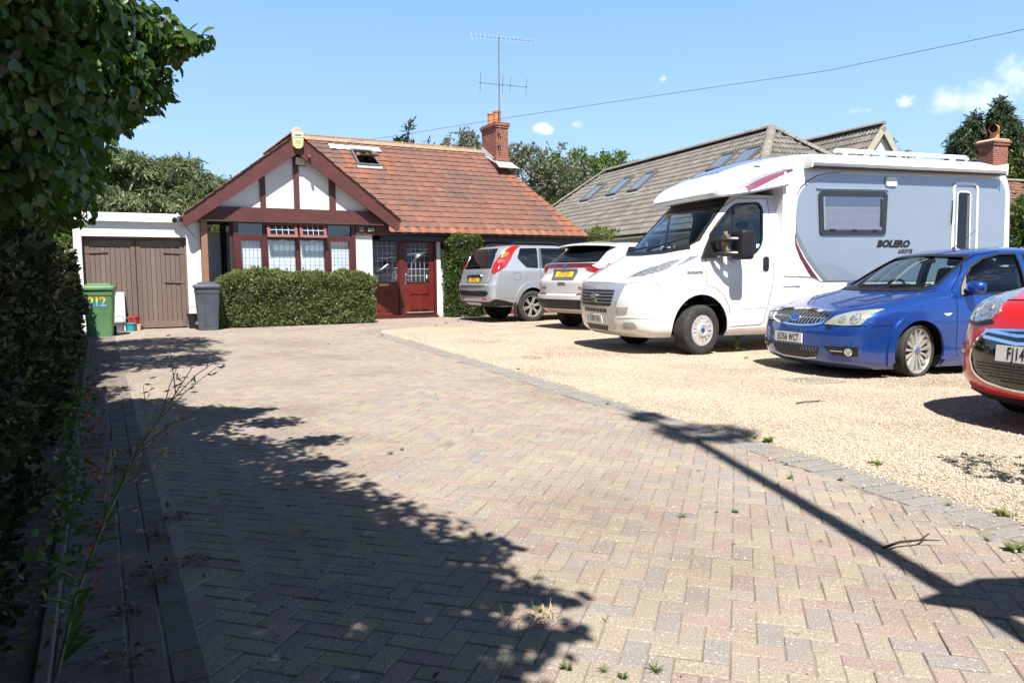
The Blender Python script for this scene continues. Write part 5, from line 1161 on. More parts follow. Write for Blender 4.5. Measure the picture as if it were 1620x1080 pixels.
MT['head_dull'] = M('hazed_headlamp', (.22, .24, .20), (.32, .34, .29), scale=5, rough=.22, coat=.8, spec=.6)
MT['red_lens'] = M('red_lens', (.42, .012, .010), (.30, .010, .010), scale=10, rough=.12, coat=1)
MT['amber_lens'] = M('amber_lens', (.62, .16, .03), rough=.15, coat=1)
MT['clear_lens'] = M('clear_lens', (.55, .56, .58), rough=.12, coat=1)
MT['windscreen'] = M_glass('windscreen_glass', (.62, .72, .74), boost=.03)
MT['grille_black'] = M('grille_black', (.008, .008, .009), rough=.35)
def plate(parent, surf, c, w, h, text, m_bg, flip, size, eu=False, off=.012, xs=.66, bold=.0028):
    f0, ref0 = surf; e = .05; p0 = f0(*c); ua = (f0(c[0]+e, c[1])-f0(c[0]-e, c[1])).normalized(); va = (f0(c[0], c[1]+e)-f0(c[0], c[1]-e)).normalized()
    surf = ((lambda a, b: p0+ua*(a-c[0])+va*(b-c[1])), ref0)
    m = MB(); x0, x1 = c[0]-w/2, c[0]+w/2; panel(m, surf, [(x0, c[1]-h/2), (x1, c[1]-h/2), (x1, c[1]+h/2), (x0, c[1]+h/2)], off, .014, .1)
    p = m.build('number_plate', m_bg); p.parent = parent
    m = MB(); text_on(m, surf, text, (c[0]+(flip*.02 if eu else 0), c[1]-.002), size, off+.002, flip, bold, spacing=1.16, xs=xs*.9); o = m.build('plate_text', MT['ink']); o.parent = p
    if eu:
        m = MB(); e0 = c[0]-flip*w/2; e1 = e0+flip*.05; q = sorted((e0, e1)); panel(m, surf, [(q[0]+.002, c[1]-h/2+.002), (q[1], c[1]-h/2+.002), (q[1], c[1]+h/2-.002), (q[0]+.002, c[1]+h/2-.002)], off+.0015, 0, .1); o = m.build('plate_band', MT['cap_blue']); o.parent = p
    return p
def bar(mb, surf, a, b, w, off, thick=.012, res=.05, mi=0):
    (x0, y0), (x1, y1) = a, b; d = Vector((x1-x0, y1-y0)).normalized(); n = Vector((-d.y, d.x))*w/2
    return panel(mb, surf, [(x0-n.x, y0-n.y), (x1-n.x, y1-n.y), (x1+n.x, y1+n.y), (x0+n.x, y0+n.y)], off, thick, res, mi=mi)
def polyline(mb, surf, pts, w, off, thick=.006, mi=0):
    L_, R2 = [], []
    for i, p in enumerate(pts):
        a, b = Vector(pts[max(0, i-1)]), Vector(pts[min(len(pts)-1, i+1)]); d = (b-a).normalized(); n = Vector((-d.y, d.x))*((w[i] if isinstance(w, list) else w)/2); L_.append(tuple(Vector(p)+n)); R2.append(tuple(Vector(p)-n))
    return panel(mb, surf, L_+R2[::-1], off, thick, .05, mi=mi)
def VP(t, mb, name, m, parent=None, smooth=35):
    o = mb.build(name, m, smooth=smooth); o.parent = parent or t; return o
def seat_mesh(cx, cy, zb):
    s_ = MB(); s_.box(cx-.28, cx+.25, cy-.24, cy+.24, zb, zb+.16, bev=.05)
    b = MB(); b.box(-.06, .07, -.24, .24, 0, .62, bev=.05); b.box(-.05, .05, -.13, .13, .64, .86, bev=.045); s_.add([(cx+.28+v[0]+v[2]*.28, cy+v[1], zb+.10+v[2]) for v in b.v], b.f); return s_
# ------------------------------------------------------------------ blue hatchback
BF = Frame(3.35, 8.97, 17.4)
bl = thing('blue_hatchback', 'metallic blue hatchback with hazed headlamps and multi-spoke wheels parked on the gravel', 'car', BF, (0, 0, 0))
bs = Shell([(.11, .16, 4.30, .83, .50, .4, 2.5, 3), (.19, .02, 4.40, .865, .50, .4, 2.6, 3), (.34, -.01, 4.44, .878, .50, .4, 2.7, 3), (.50, -.01, 4.45, .882, .50, .4, 2.7, 3), (.60, .01, 4.45, .885, .50, .4, 2.7, 3), (.70, .05, 4.44, .88, .50, .4, 2.7, 3),
            (.745, .12, 4.44, .876, .52, .4, 2.7, 3), (.79, .25, 4.43, .87, .56, .4, 2.7, 3), (.85, .52, 4.42, .862, .58, .4, 2.8, 3), (.91, .82, 4.40, .85, .52, .4, 2.8, 3), (.955, 1.08, 4.37, .83, .44, .4, 2.6, 3), (.99, 1.17, 4.3, .80, .36, .4, 2.4, 3),
            (1.15, 1.46, 4.0, .75, .33, .4, 2.3, 2.6), (1.32, 1.78, 3.72, .68, .31, .4, 2.3, 2.6), (1.39, 1.94, 3.58, .64, .30, .4, 2.3, 2.5), (1.43, 2.08, 3.45, .585, .32, .4, 2.3, 2.4), (1.465, 2.26, 3.3, .48, .36, .4, 2.2, 2.3), (1.485, 2.5, 3.1, .3, .4, .4, 2.1, 2.2)])
BLUE = paint('blue_metallic_paint', (.013, .070, .34), metal=.5, rough=.32, dirt=(.05, .35))
sw = [(1.575, .92), (1.70, 1.10), (1.86, 1.24), (2.06, 1.33), (2.35, 1.385), (2.60, 1.39), (2.60, .955)]
sw2 = [(2.70, .955), (2.70, 1.385), (3.0, 1.37), (3.45, 1.22), (3.55, .98)]
ws = [(-.60, .995), (-.3, 1.0), (0, 1.0), (.3, 1.0), (.60, .995), (.69, 1.03), (.59, 1.33), (.53, 1.375), (0, 1.40), (-.53, 1.375), (-.59, 1.33), (-.69, 1.03)]
body = tmp_obj(bs.solid(bs.zlist(.03)), [BLUE], 'body')
inner = tmp_obj(bs.solid([z for z in np.linspace(.62, 1.41, 22)], .055), [MT['cabin']])
# keep the cabin hollow behind the dash only
dash_cut = MB(); dash_cut.box(-1, 1.30, -2, 2, 0, .985); 
dc = tmp_obj(dash_cut, [MT['trim']]); boolean(inner, [dc])
cut = [inner]
for s_ in (sw, sw2):
    m = MB(); m.prism(s_, 'y', -1.2, 1.2); cut.append(tmp_obj(m, [MT['black']]))
m = MB(); m.prism(ws, 'x', .6, 2.3); cut.append(tmp_obj(m, [MT['black']]))
m = MB(); m.prism([(-.55, 1.08), (.55, 1.08), (.48, 1.36), (-.48, 1.36)], 'x', 3.4, 4.6); cut.append(tmp_obj(m, [MT['black']]))
for wx in (.966, 3.60):
    for g in (-1, 1):
        m = MB(); y0, y1 = sorted((g*1.1, g*.60)); m.lathe([(.001, y0), (.352, y0), (.352, y1), (.001, y1)], c=(wx, 0, .305), axis='y', n=40); cut.append(tmp_obj(m, [MT['dark']]))
boolean(body, cut); finish(body.data, 32); body.parent = bl
S_ = bs.side(-1); Fr_ = bs.front()
for g in (-1, 1):
    sd_ = bs.side(g)
    for q in (sw, sw2):
        m = MB(); panel(m, sd_, inset(q, -.012), -.016, 0, .08); VP(bl, m, 'side_glass', MT['windscreen'])
        m = MB(); panel(m, sd_, inset(q, -.012), .004, .006, .06, holes=[inset(q, .008)]); VP(bl, m, 'window_trim', MT['trim'])
m = MB(); panel(m, Fr_, inset(ws, -.012), -.014, 0, .06); VP(bl, m, 'windscreen', MT['windscreen'])
m = MB(); panel(m, Fr_, inset(ws, -.006), .003, .004, .05, holes=[inset(ws, .022)]); VP(bl, m, 'screen_surround', MT['black'])
# sealed rear window
m = MB(); panel(m, bs.rear(), [(-.56, 1.07), (.56, 1.07), (.49, 1.37), (-.49, 1.37)], -.01, 0, .08); VP(bl, m, 'rear_glass', MT['windscreen'])
# bonnet shut line, scuttle and wipers
tp_ = bs.top(.70, 1.0)
for g in (-1, 1):
    m = MB(); polyline(m, tp_, [(.31, g*.52), (.5, g*.63), (.8, g*.70), (1.1, g*.735), (1.36, g*.74)], .008, .0015, .001); VP(bl, m, 'bonnet_seam', MT['dark'])
m = MB(); panel(m, tp_, [(1.10, -.30), (1.19, -.62), (1.36, -.72), (1.40, -.70), (1.22, -.5), (1.145, 0), (1.22, .5), (1.40, .70), (1.36, .72), (1.19, .62), (1.10, .30), (1.075, 0)], .006, .004, .06); VP(bl, m, 'scuttle', MT['trim'])
for a, b_ in (((1.10, .28), (1.30, -.44)), ((1.10, -.22), (1.36, -.66))):
    m = MB(); pts = [bs.front()[0](a[1]+(b_[1]-a[1])*t, 1.0+.02*t)+Vector((-.025, 0, .02)) for t in np.linspace(0, 1, 7)]; m.tube(pts, [.016, .014, .012, .011, .010, .009, .008], 6); VP(bl, m, 'wiper', MT['black'])
for g in (-1, 1):
    m = MB(); panel(m, tp_, rounded([(.58, g*.36), (1.04, g*.44), (1.02, g*.52), (.60, g*.47)], .03), .006, .004, .05); VP(bl, m, 'bonnet_crease', BLUE)
# radiator grille: wide lens shape, chrome rim and slanted bars
gr_ = [(-.49, .70), (-.25, .733), (0, .745), (.25, .733), (.46, .705), (.44, .64), (.30, .605), (.1, .588), (-.12, .585), (-.30, .598), (-.42, .625)]
m = MB(); panel(m, Fr_, gr_, .006, .02, .05); grl = VP(bl, m, 'grille', MT['grille_black'])
m = MB(); panel(m, Fr_, inset(gr_, -.022), .014, .02, .05, holes=[gr_]); VP(bl, m, 'grille_surround', MT['chrome'], grl)
m = MB()
for k in range(-10, 11):
    x0 = k*.052; seg = []
    for t in np.linspace(0, 1, 12):
        p = (x0-.055+.11*t, .735-.15*t)
        if poly_in(p, inset(gr_, .004)): seg.append(p)
    if len(seg) > 1: bar(m, Fr_, seg[0], seg[-1], .010, .013, .008)
for zz in (.665,):
    seg = [p for p in [(x, zz) for x in np.linspace(-.47, .45, 40)] if poly_in(p, inset(gr_, .004))]
    if len(seg) > 2: bar(m, Fr_, seg[0], seg[-1], .008, .011, .008)
VP(bl, m, 'grille_bars', MT['silver_pl'], grl)
ov = [(.085*cos(t)+.0, .655+.04*sin(t)) for t in np.linspace(0, 2*pi, 24, endpoint=False)]
m = MB(); panel(m, Fr_, ov, .028, .02, .03); bd = VP(bl, m, 'badge', MT['chrome'], grl)
m = MB(); panel(m, Fr_, [(x*.84, .655+(z-.655)*.78) for x, z in ov], .031, .004, .03); VP(bl, m, 'badge_field', MT['cap_blue'], grl)
# headlamps wrap round the corners
def s_at(sh, g, y=None, x=None, z=.7):
    h = sh.ring_half(z, nf=40, ns=20); L_ = 0
    for i in range(1, len(h)):
        if (y is not None and h[i][1] >= y) or (x is not None and h[i][0] >= x and i > 20): return L_
        L_ += math.hypot(h[i][0]-h[i-1][0], h[i][1]-h[i-1][1])
    return L_
for g in (-1, 1):
    wr = bs.wrap(g)
    A_ = [(.455, .605), (.56, .695), (.70, .752), (.84, .772), (.93, .780), (.955, .775), (.92, .70), (.885, .640), (.86, .610), (.7, .598)]
    m = MB(); panel(m, wr, rounded(A_, .015, 3), .006, .012, .04); hl = VP(bl, m, 'headlight', MT['head_dull'])
    for (a, z, r) in ((.66, .665, .042), (.79, .675, .055)):
        m = MB(); panel(m, wr, [(a+r*cos(t), z+r*sin(t)) for t in np.linspace(0, 2*pi, 20, endpoint=False)], .010, .004, .03); VP(bl, m, 'lamp_bowl', MT['head_clear'], hl)
    m = MB(); panel(m, wr, [(.45, .594), (.93, .594), (.93, .602), (.45, .603)], .002, .002, .05); VP(bl, m, 'lamp_gap', MT['dark'])
m = MB()
for g in (-1, 1): panel(m, Fr_, [(g*.52-.035, .565), (g*.52+.035, .565), (g*.52+.03, .59), (g*.52-.03, .59)], .01, .012, .03)
for g in (-1, 1):
    m = MB(); panel(m, Fr_, [(g*.52-.035, .56), (g*.52+.035, .56), (g*.52+.03, .587), (g*.52-.03, .587)], .012, .014, .03); VP(bl, m, 'washer_jet', MT['black'])
plate(bl, Fr_, (.08, .425), .50, .112, 'EO56 WCT', MT['plate_white'], -1, .118, off=.02)
lg = [(-.42, .345), (.42, .345), (.37, .235), (.20, .205), (-.20, .205), (-.37, .235)]
m = MB(); panel(m, Fr_, rounded(lg, .03), .004, .004, .05); lw_ = VP(bl, m, 'lower_grille', MT['grille_black'])
m = MB()
for k in range(-16, 17):
    for dx in (-.09, .09):
        seg = [p for p in [(k*.05+dx*t, .35-.15*t) for t in np.linspace(0, 1, 16)] if poly_in(p, inset(lg, .01))]
        if len(seg) > 1: bar(m, Fr_, seg[0], seg[-1], .007, .010, .006)
VP(bl, m, 'grille_mesh', MT['trim_grey'], lw_)
m = MB(); polyline(m, Fr_, [(-.36, .222), (-.2, .196), (.2, .196), (.36, .222)], .014, .012); VP(bl, m, 'lip_strip', MT['silver_pl'], lw_)
for g in (-1, 1):
    wr = bs.wrap(g); fg = [(.48, .355), (.86, .362), (.86, .262), (.58, .262)]
    m = MB(); panel(m, wr, rounded(fg, .012, 3), .003, .003, .05); fo_ = VP(bl, m, 'fog_recess', MT['grille_black'])
    m = MB(); panel(m, wr, [(.76+.040*cos(t), .308+.040*sin(t)) for t in np.linspace(0, 2*pi, 22, endpoint=False)], .012, .012, .03); fl_ = VP(bl, m, 'fog_lamp', MT['chrome'], fo_)
    m = MB(); panel(m, wr, [(.76+.030*cos(t), .308+.030*sin(t)) for t in np.linspace(0, 2*pi, 20, endpoint=False)], .014, .002, .03); VP(bl, m, 'fog_lens', MT['head_clear'], fo_)
    m = MB(); bar(m, wr, (.56, .312), (.70, .312), .010, .008); VP(bl, m, 'fog_bar', MT['silver_pl'], fo_)
    m = MB(); bar(m, wr, (.44, .375), (.88, .380), .012, .010, .012); VP(bl, m, 'bumper_crease', BLUE)
    # flared wheel arches and sills
    sd_ = bs.side(g)
    for wx in (.966, 3.60):
        aa = [(wx+.435*cos(t), .305+.435*sin(t)*1.02) for t in np.linspace(-.28, pi+.35, 26)]; bb_ = [(wx+.342*cos(t), .305+.342*sin(t)) for t in np.linspace(pi+.35, -.28, 26)]
        m = MB(); panel(m, sd_, aa+bb_, .020, .03, .06); VP(bl, m, 'wheel_arch', BLUE)
    m = MB(); panel(m, sd_, rounded([(1.30, .13), (3.25, .13), (3.22, .22), (1.36, .23)], .03), .022, .03, .1); VP(bl, m, 'sill', BLUE)
    m = MB()
    for pts in ([(1.46, .955), (1.50, .90), (1.49, .62), (1.50, .28), (1.54, .22)], [(2.65, .94), (2.66, .5), (2.64, .24)], [(1.54, .22), (2.64, .24)], [(1.47, .97), (1.62, 1.10), (1.83, 1.28), (2.04, 1.375), (2.4, 1.425)]): polyline(m, sd_, pts, .007, .0012, .001)
    polyline(m, sd_, [(.33, .60), (.6, .598)], .006, .0012, .001)
    VP(bl, m, 'door_seam', MT['dark'])
    m = MB(); panel(m, sd_, rounded([(1.285, .715), (1.42, .725), (1.375, .69), (1.34, .688)], .008, 3), .008, .008, .03); VP(bl, m, 'repeater', MT['clear_lens'])
    m = MB(); panel(m, sd_, [(1.52, .915), (1.575, .92), (1.70, 1.10), (1.735, 1.145), (1.69, .93)], .006, .004, .04); VP(bl, m, 'mirror_mount', M('dusty_grey_trim', (.20, .19, .17), rough=.7) if 'dusty_grey_trim' not in bpy.data.materials else bpy.data.materials['dusty_grey_trim'])
    bm_ = bmesh.new(); bmesh.ops.create_uvsphere(bm_, u_segments=20, v_segments=12, radius=1)
    for v in bm_.verts:
        c = v.co; v.co = Vector((1.70+.085*c.x*(1.15 if c.x < 0 else .45), g*(.945+.115*(abs(c.y)**.75)*(1 if c.y > 0 else -1)*1), 1.005+.075*(abs(c.z)**.7)*(1 if c.z > 0 else -1)))
    m = MB(); m.bm(bm_); bm_.free(); mr_ = VP(bl, m, 'wing_mirror', BLUE, smooth=180)
    m = MB(); m.tube([(1.67, g*.80, .955), (1.70, g*.88, .96), (1.70, g*.95, .955)], [.03, .03, .025], 8); VP(bl, m, 'mirror_stalk', MT['black'], mr_)
m = MB(); m.tube([(2.20, -.15, 1.475), (2.55, -.15, 1.70)], [.006, .003], 6); m.lathe([(.02, 1.46), (.015, 1.485), (0, 1.487)], c=(2.20, -.15, 0), n=12); VP(bl, m, 'roof_aerial', MT['black'])
for g in (-1, 1): wheel(bl, (.966, g*.765, .302), .302, .215, .252, 'multi', g, steer=R_(14) if g < 0 else R_(14)); wheel(bl, (3.60, g*.765, .302), .302, .215, .252, 'multi', g)
for cy in (-.36, .36): VP(bl, seat_mesh(2.35, cy, .52), 'seat', MT['seat'])
VP(bl, (lambda m: m.box(3.0, 3.5, -.62, .62, .5, 1.02, bev=.06))(MB()), 'rear_seat', MT['seat'])
m = MB(); cst = Vector((1.78, .36, .93)); ax = Vector((-.9, 0, .45)).normalized(); e1 = Vector((0, 1, 0)); e2 = ax.cross(e1)
m.tube([cst+(e1*cos(t)+e2*sin(t))*.175 for t in np.linspace(0, 2*pi, 25)], .016, 8, cap=False); m.tube([cst-e1*.17, cst, cst+e1*.17], .018, 6); VP(bl, m, 'steering_wheel', MT['black'])
m = MB(); m.box(1.93, 1.97, -.11, .11, 1.29, 1.345, bev=.012); VP(bl, m, 'interior_mirror', MT['black'])

# ------------------------------------------------------------------ red hatchback at the right edge
DF = Frame(3.687, 5.3, 17.4)
rd = thing('red_hatchback', 'bright red hatchback nosing in at the right edge, black grille ringed in chrome', 'car', DF, (0, 0, 0))
rs = Shell([(.17, .20, 3.80, .80, .5, .4, 2.5, 3), (.25, .06, 3.86, .835, .5, .4, 2.6, 3), (.38, .0, 3.9, .86, .5, .4, 2.7, 3), (.55, .0, 3.92, .865, .5, .4, 2.7, 3), (.70, .03, 3.92, .865, .5, .4, 2.7, 3), (.84, .10, 3.9, .862, .52, .4, 2.7, 3), (.90, .17, 3.9, .86, .54, .4, 2.6, 3),
            (.95, .32, 3.88, .855, .56, .4, 2.6, 3), (1.0, .55, 3.86, .845, .55, .4, 2.6, 3), (1.05, .86, 3.83, .82, .45, .4, 2.5, 3), (1.08, .98, 3.8, .79, .36, .4, 2.4, 3), (1.25, 1.28, 3.66, .74, .33, .4, 2.3, 2.6), (1.45, 1.72, 3.45, .65, .32, .4, 2.3, 2.6), (1.53, 2.0, 3.2, .5, .34, .4, 2.2, 2.4), (1.56, 2.35, 2.9, .3, .35, .4, 2.1, 2.2)])
RED = paint('red_gloss_paint', (.60, .013, .012), metal=.0, rough=.3)
body = tmp_obj(rs.solid(rs.zlist(.03)), [RED], 'body'); cut = []
for wx in (.88, 3.3):
    for g in (-1, 1):
        m = MB(); y0, y1 = sorted((g*1.1, g*.58)); m.lathe([(.001, y0), (.35, y0), (.35, y1), (.001, y1)], c=(wx, 0, .31), axis='y', n=40); cut.append(tmp_obj(m, [MT['dark']]))
boolean(body, cut); finish(body.data, 32); body.parent = rd; RFr = rs.front()
m = MB(); panel(m, RFr, [(-.60, 1.09), (.60, 1.09), (.68, 1.12), (.55, 1.45), (-.55, 1.45), (-.68, 1.12)], .003, 0, .06); VP(rd, m, 'windscreen', MT['glass_dark'])
for g in (-1, 1):
    m = MB(); panel(m, rs.side(g), [(1.62, 1.08), (1.85, 1.36), (2.1, 1.44), (3.1, 1.42), (3.4, 1.10)], .003, 0, .08); VP(rd, m, 'side_glass', MT['glass_dark'])
mo = [(-.42, .70), (0, .715), (.42, .70), (.53, .62), (.585, .50), (.54, .40), (.42, .345), (.2, .315), (-.2, .315), (-.42, .345), (-.54, .40), (-.585, .50), (-.53, .62)]
m = MB(); panel(m, RFr, rounded(mo, .06), .004, .006, .05); mg = VP(rd, m, 'grille', M('gloss_black', (.006, .006, .007), rough=.12, coat=1))
m = MB(); panel(m, RFr, rounded(inset(mo, -.016), .06), .012, .016, .05, holes=[rounded(mo, .06)]); VP(rd, m, 'grille_surround', MT['chrome'], mg)
m = MB()
for zz in np.arange(.335, .47, .022):
    for x0 in np.arange(-.5, .5, .06):
        if poly_in((x0, zz), inset(mo, .03)) and poly_in((x0+.05, zz), inset(mo, .03)): bar(m, RFr, (x0, zz), (x0+.05, zz+.006), .006, .008, .004)
VP(rd, m, 'grille_mesh', MT['trim'], mg)
for zc, zm in ((.700, .665), (.655, .612)):
    m = MB(); polyline(m, RFr, [(-.45, zc), (-.15, zm+.012), (-.05, zm+.018), (0, zm+.05), (.05, zm+.018), (.15, zm+.012), (.45, zc)], .022, .022, .02); VP(rd, m, 'chevron_bar', MT['chrome'], mg)
plate(rd, RFr, (.04, .555), .52, .112, 'FJ14 UHO', MT['plate_white'], -1, .118, off=.024)
for g in (-1, 1):
    wr = rs.wrap(g); A_ = [(.40, .845), (.44, .78), (.60, .755), (.80, .77), (.86, .80), (.82, .90), (.66, .985), (.60, 1.0), (.46, .955), (.44, .90)]
    m = MB(); panel(m, wr, rounded(A_, .02, 3), .008, .014, .04); hl = VP(rd, m, 'headlight', MT['head_clear'])
    m = MB(); panel(m, wr, [(.43, .775), (.60, .748), (.80, .762), (.80, .74), (.58, .725), (.41, .755)], .006, .008, .04); VP(rd, m, 'lamp_trim', MT['black'], hl)
    for a, z, r in ((.55, .86, .055), (.70, .865, .06)):
        m = MB(); panel(m, wr, [(a+r*cos(t), z+r*1.1*sin(t)) for t in np.linspace(0, 2*pi, 20, endpoint=False)], .012, .004, .03); VP(rd, m, 'lamp_bowl', MT['head_clear'], hl)
    m = MB(); panel(m, wr, [(.80+.045*cos(t), .545+.05*sin(t)) for t in np.linspace(0, 2*pi, 20, endpoint=False)], .010, .012, .03); fo_ = VP(rd, m, 'fog_lamp', MT['chrome'])
    m = MB(); panel(m, wr, [(.80+.034*cos(t), .545+.038*sin(t)) for t in np.linspace(0, 2*pi, 20, endpoint=False)], .012, .002, .03); VP(rd, m, 'fog_lens', MT['amber_lens'] if False else MT['head_clear'], fo_)
m = MB(); polyline(m, RFr, [(-.62, .905), (-.4, .92), (0, .925), (.4, .92), (.62, .905)], .006, .0015, .001); VP(rd, m, 'bonnet_seam', MT['dark'])
m = MB()
panel(m, RFr, [(-.78, .19), (.78, .19), (.80, .245), (.4, .235), (-.4, .235), (-.80, .245)], .010, .012, .06); VP(rd, m, 'chin_spoiler', MT['trim'])
for g in (-1, 1): wheel(rd, (.88, g*.75, .31), .31, .2, .22, 'y', g, capm=MT['cap_grey']); wheel(rd, (3.3, g*.75, .31), .31, .2, .22, 'y', g, capm=MT['cap_grey'])

rd.scale = (1, 1, 1.05)
# ------------------------------------------------------------------ the two cars seen from behind
def suv(frame, sh, label, name, col, rows): pass
def wheels_cut(sh, body_mats, wx, r, w, yin):
    b_ = tmp_obj(sh.solid(sh.zlist(.035)), body_mats, 'body'); cut = []
    for x_ in wx:
        for g in (-1, 1):
            m = MB(); y0, y1 = sorted((g*(w+.25), g*yin)); m.lathe([(.001, y0), (r, y0), (r, y1), (.001, y1)], c=(x_, 0, .395), axis='y', n=40); cut.append(tmp_obj(m, [MT['dark']]))
    boolean(b_, cut); finish(b_.data, 32); return b_
SW_ = Vector((.50, 19.12, 0))
phi = 29.0; a_ = R_(phi); ex_ = Vector((cos(a_), sin(a_), 0)); ey_ = Vector((-sin(a_), cos(a_), 0)); q = SW_-ex_*1.38*.88+ey_*.93
XF = Frame(q.x, q.y, phi)
sv = thing('silver_suv', 'boxy silver four-wheel-drive car with tall red tail lamps parked beside the column shrub', 'car', XF, (0, 0, 0))
ss = Shell([(.40, .20, 5.0, .86, .30, .5, 3, 3), (.48, .07, 5.08, .93, .30, .5, 3.2, 3), (.66, .0, 5.14, .975, .28, .5, 3.4, 3), (.93, .0, 5.16, .985, .26, .5, 3.6, 3), (.985, .05, 5.14, .985, .22, .5, 3.6, 3), (1.15, .10, 4.9, .985, .22, .5, 3.6, 3), (1.30, .13, 4.2, .975, .24, .5, 3.4, 3), (1.36, .16, 3.95, .955, .26, .5, 3.2, 3),
            (1.60, .28, 3.45, .90, .28, .5, 3, 2.6), (1.82, .44, 3.05, .83, .30, .45, 3, 2.6), (1.89, .58, 2.85, .77, .34, .4, 2.8, 2.5), (1.925, .80, 2.6, .66, .4, .4, 2.6, 2.4), (1.94, 1.15, 2.3, .45, .4, .4, 2.4, 2.3)])
SILVER = paint('silver_metallic_paint', (.52, .55, .60), metal=.55, rough=.33, dirt=(.3, .7))
b_ = wheels_cut(ss, [SILVER], (1.38, 4.2), .475, .985, .62); b_.parent = sv
SR = ss.front(); SS = ss.side(-1)
gl = [(-.74, 1.335), (.74, 1.335), (.70, 1.62), (.62, 1.84), (-.62, 1.84), (-.70, 1.62)]
m = MB(); panel(m, SR, rounded(gl, .04), .004, .004, .06); rwd = VP(sv, m, 'rear_window', MT['glass_dark'])
m = MB(); m.tube([SR[0](t*.62, 1.375+.04*sin((t+1)*1.5))+Vector((-.03, 0, 0)) for t in np.linspace(-.5, .95, 7)], .012, 6); VP(sv, m, 'rear_wiper', MT['black'], rwd)
for g in (-1, 1):
    wr = ss.wrap(g); A_ = [(.80, 1.345), (.86, 1.22), (.94, 1.215), (1.06, 1.30), (1.17, 1.40), (1.21, 1.60), (1.16, 1.88), (1.03, 1.90), (.93, 1.885), (.90, 1.80), (.83, 1.58), (.78, 1.42)]
    m = MB(); panel(m, wr, rounded(A_, .02, 3), .018, .03, .05); tl_ = VP(sv, m, 'tail_light', MT['red_lens'])
    m = MB(); panel(m, wr, rounded([(.86, 1.60), (1.02, 1.62), (1.08, 1.72), (.94, 1.76)], .02, 3), .021, .004, .05); VP(sv, m, 'indicator_lens', MT['amber_lens'], tl_)
    m = MB(); panel(m, wr, rounded([(.87, 1.47), (1.05, 1.49), (1.04, 1.56), (.86, 1.55)], .02, 3), .021, .004, .05); VP(sv, m, 'reverse_lens', bpy.data.materials['pink_lens'] if 'pink_lens' in bpy.data.materials else M('pink_lens', (.5, .12, .1), rough=.12, coat=1), tl_)
    sd_ = ss.side(g)
    m = MB(); panel(m, sd_, rounded([(.93, 1.60), (1.06, 1.84), (1.62, 1.855), (1.58, 1.345), (1.20, 1.36)], [.05, .05, .02, .02, .06]), .004, .004, .07); VP(sv, m, 'quarter_glass', MT['glass_dark'])
    m = MB(); panel(m, sd_, rounded([(1.72, 1.345), (1.74, 1.85), (2.6, 1.85), (2.62, 1.345)], .02), .004, .004, .07); VP(sv, m, 'side_glass', MT['glass_dark'])
    m = MB(); panel(m, sd_, rounded([(2.72, 1.345), (2.70, 1.85), (3.0, 1.80), (3.55, 1.36)], .02), .004, .004, .07); VP(sv, m, 'side_glass', MT['glass_dark'])
    m = MB(); panel(m, sd_, [(1.62, 1.345), (1.66, 1.855), (1.74, 1.855), (1.72, 1.345)], .003, .003, .07); VP(sv, m, 'door_pillar', MT['trim_grey'])
    m = MB(); ra = [(1.38+.60*cos(t), .40+.62*sin(t)) for t in np.linspace(.05, pi+.1, 24)]; rb2 = [(1.38+.475*cos(t), .395+.475*sin(t)) for t in np.linspace(pi+.1, .05, 24)]; panel(m, sd_, ra+rb2, .022, .03, .07); VP(sv, m, 'wheel_arch', SILVER)
    m = MB(); polyline(m, sd_, [(1.64, 1.33), (1.66, 1.10), (1.90, .80), (1.92, .5)], .008, .002, .001); polyline(m, sd_, [(2.66, 1.33), (2.66, .5)], .008, .002, .001); VP(sv, m, 'door_seam', MT['dark'])
    m = MB(); panel(m, sd_, rounded([(.78, 1.05), (.98, 1.05), (.98, 1.24), (.78, 1.24)], .02), .003, .003, .06, holes=[inset(rounded([(.78, 1.05), (.98, 1.05), (.98, 1.24), (.78, 1.24)], .02), .006)]); VP(sv, m, 'filler_flap', MT['trim_grey'])
    m = MB(); p0 = [Vector((x, g*.70, z)) for x, z in ((.85, 1.925), (1.0, 1.985), (2.2, 1.99), (2.6, 1.95))]; m.tube(p0, .022, 8); VP(sv, m, 'roof_rail', MT['black'])
    m = MB(); panel(m, sd_, rounded([(1.72, 1.12), (1.95, 1.12), (1.95, 1.16), (1.72, 1.16)], .015), .03, .03, .05); VP(sv, m, 'door_handle', MT['black'])
    m = MB(); m.box(.83, .85, g*.97-.10 if g > 0 else g*.97-.02, g*.97+.02 if g > 0 else g*.97+.10, .16, .52); VP(sv, m, 'mud_flap', MT['rubber'])
    wheel(sv, (1.38, g*.86, .395), .395, .25, .265, 'y', g, capm=MT['cap_grey']); wheel(sv, (4.2, g*.86, .395), .395, .25, .265, 'y', g, capm=MT['cap_grey'])
    m = MB(); panel(m, wr, [(.02, .52), (.80, .52), (1.02, .60), (1.30, .55), (1.60, .46), (1.60, .42), (.02, .42)] if g else [], .008, .012, .06); VP(sv, m, 'lower_bumper', MT['trim'])
    m = MB(); panel(m, wr, [(.0, .66), (.70, .66), (.82, .74), (.74, .80), (.0, .78)], .012, .014, .06); VP(sv, m, 'bumper_insert', MT['trim'])
m = MB(); panel(m, SR, rounded([(-.70, .93), (.70, .93), (.70, .965), (-.70, .965)], .01), .02, .02, .08); VP(sv, m, 'bumper_step', SILVER)
m = MB(); polyline(m, SR, [(-.80, .99), (-.80, 1.32)], .008, .002, .001); polyline(m, SR, [(.80, .99), (.80, 1.32)], .008, .002, .001); polyline(m, SR, [(-.80, .99), (.80, .99)], .008, .002, .001); VP(sv, m, 'tailgate_seam', MT['dark'])
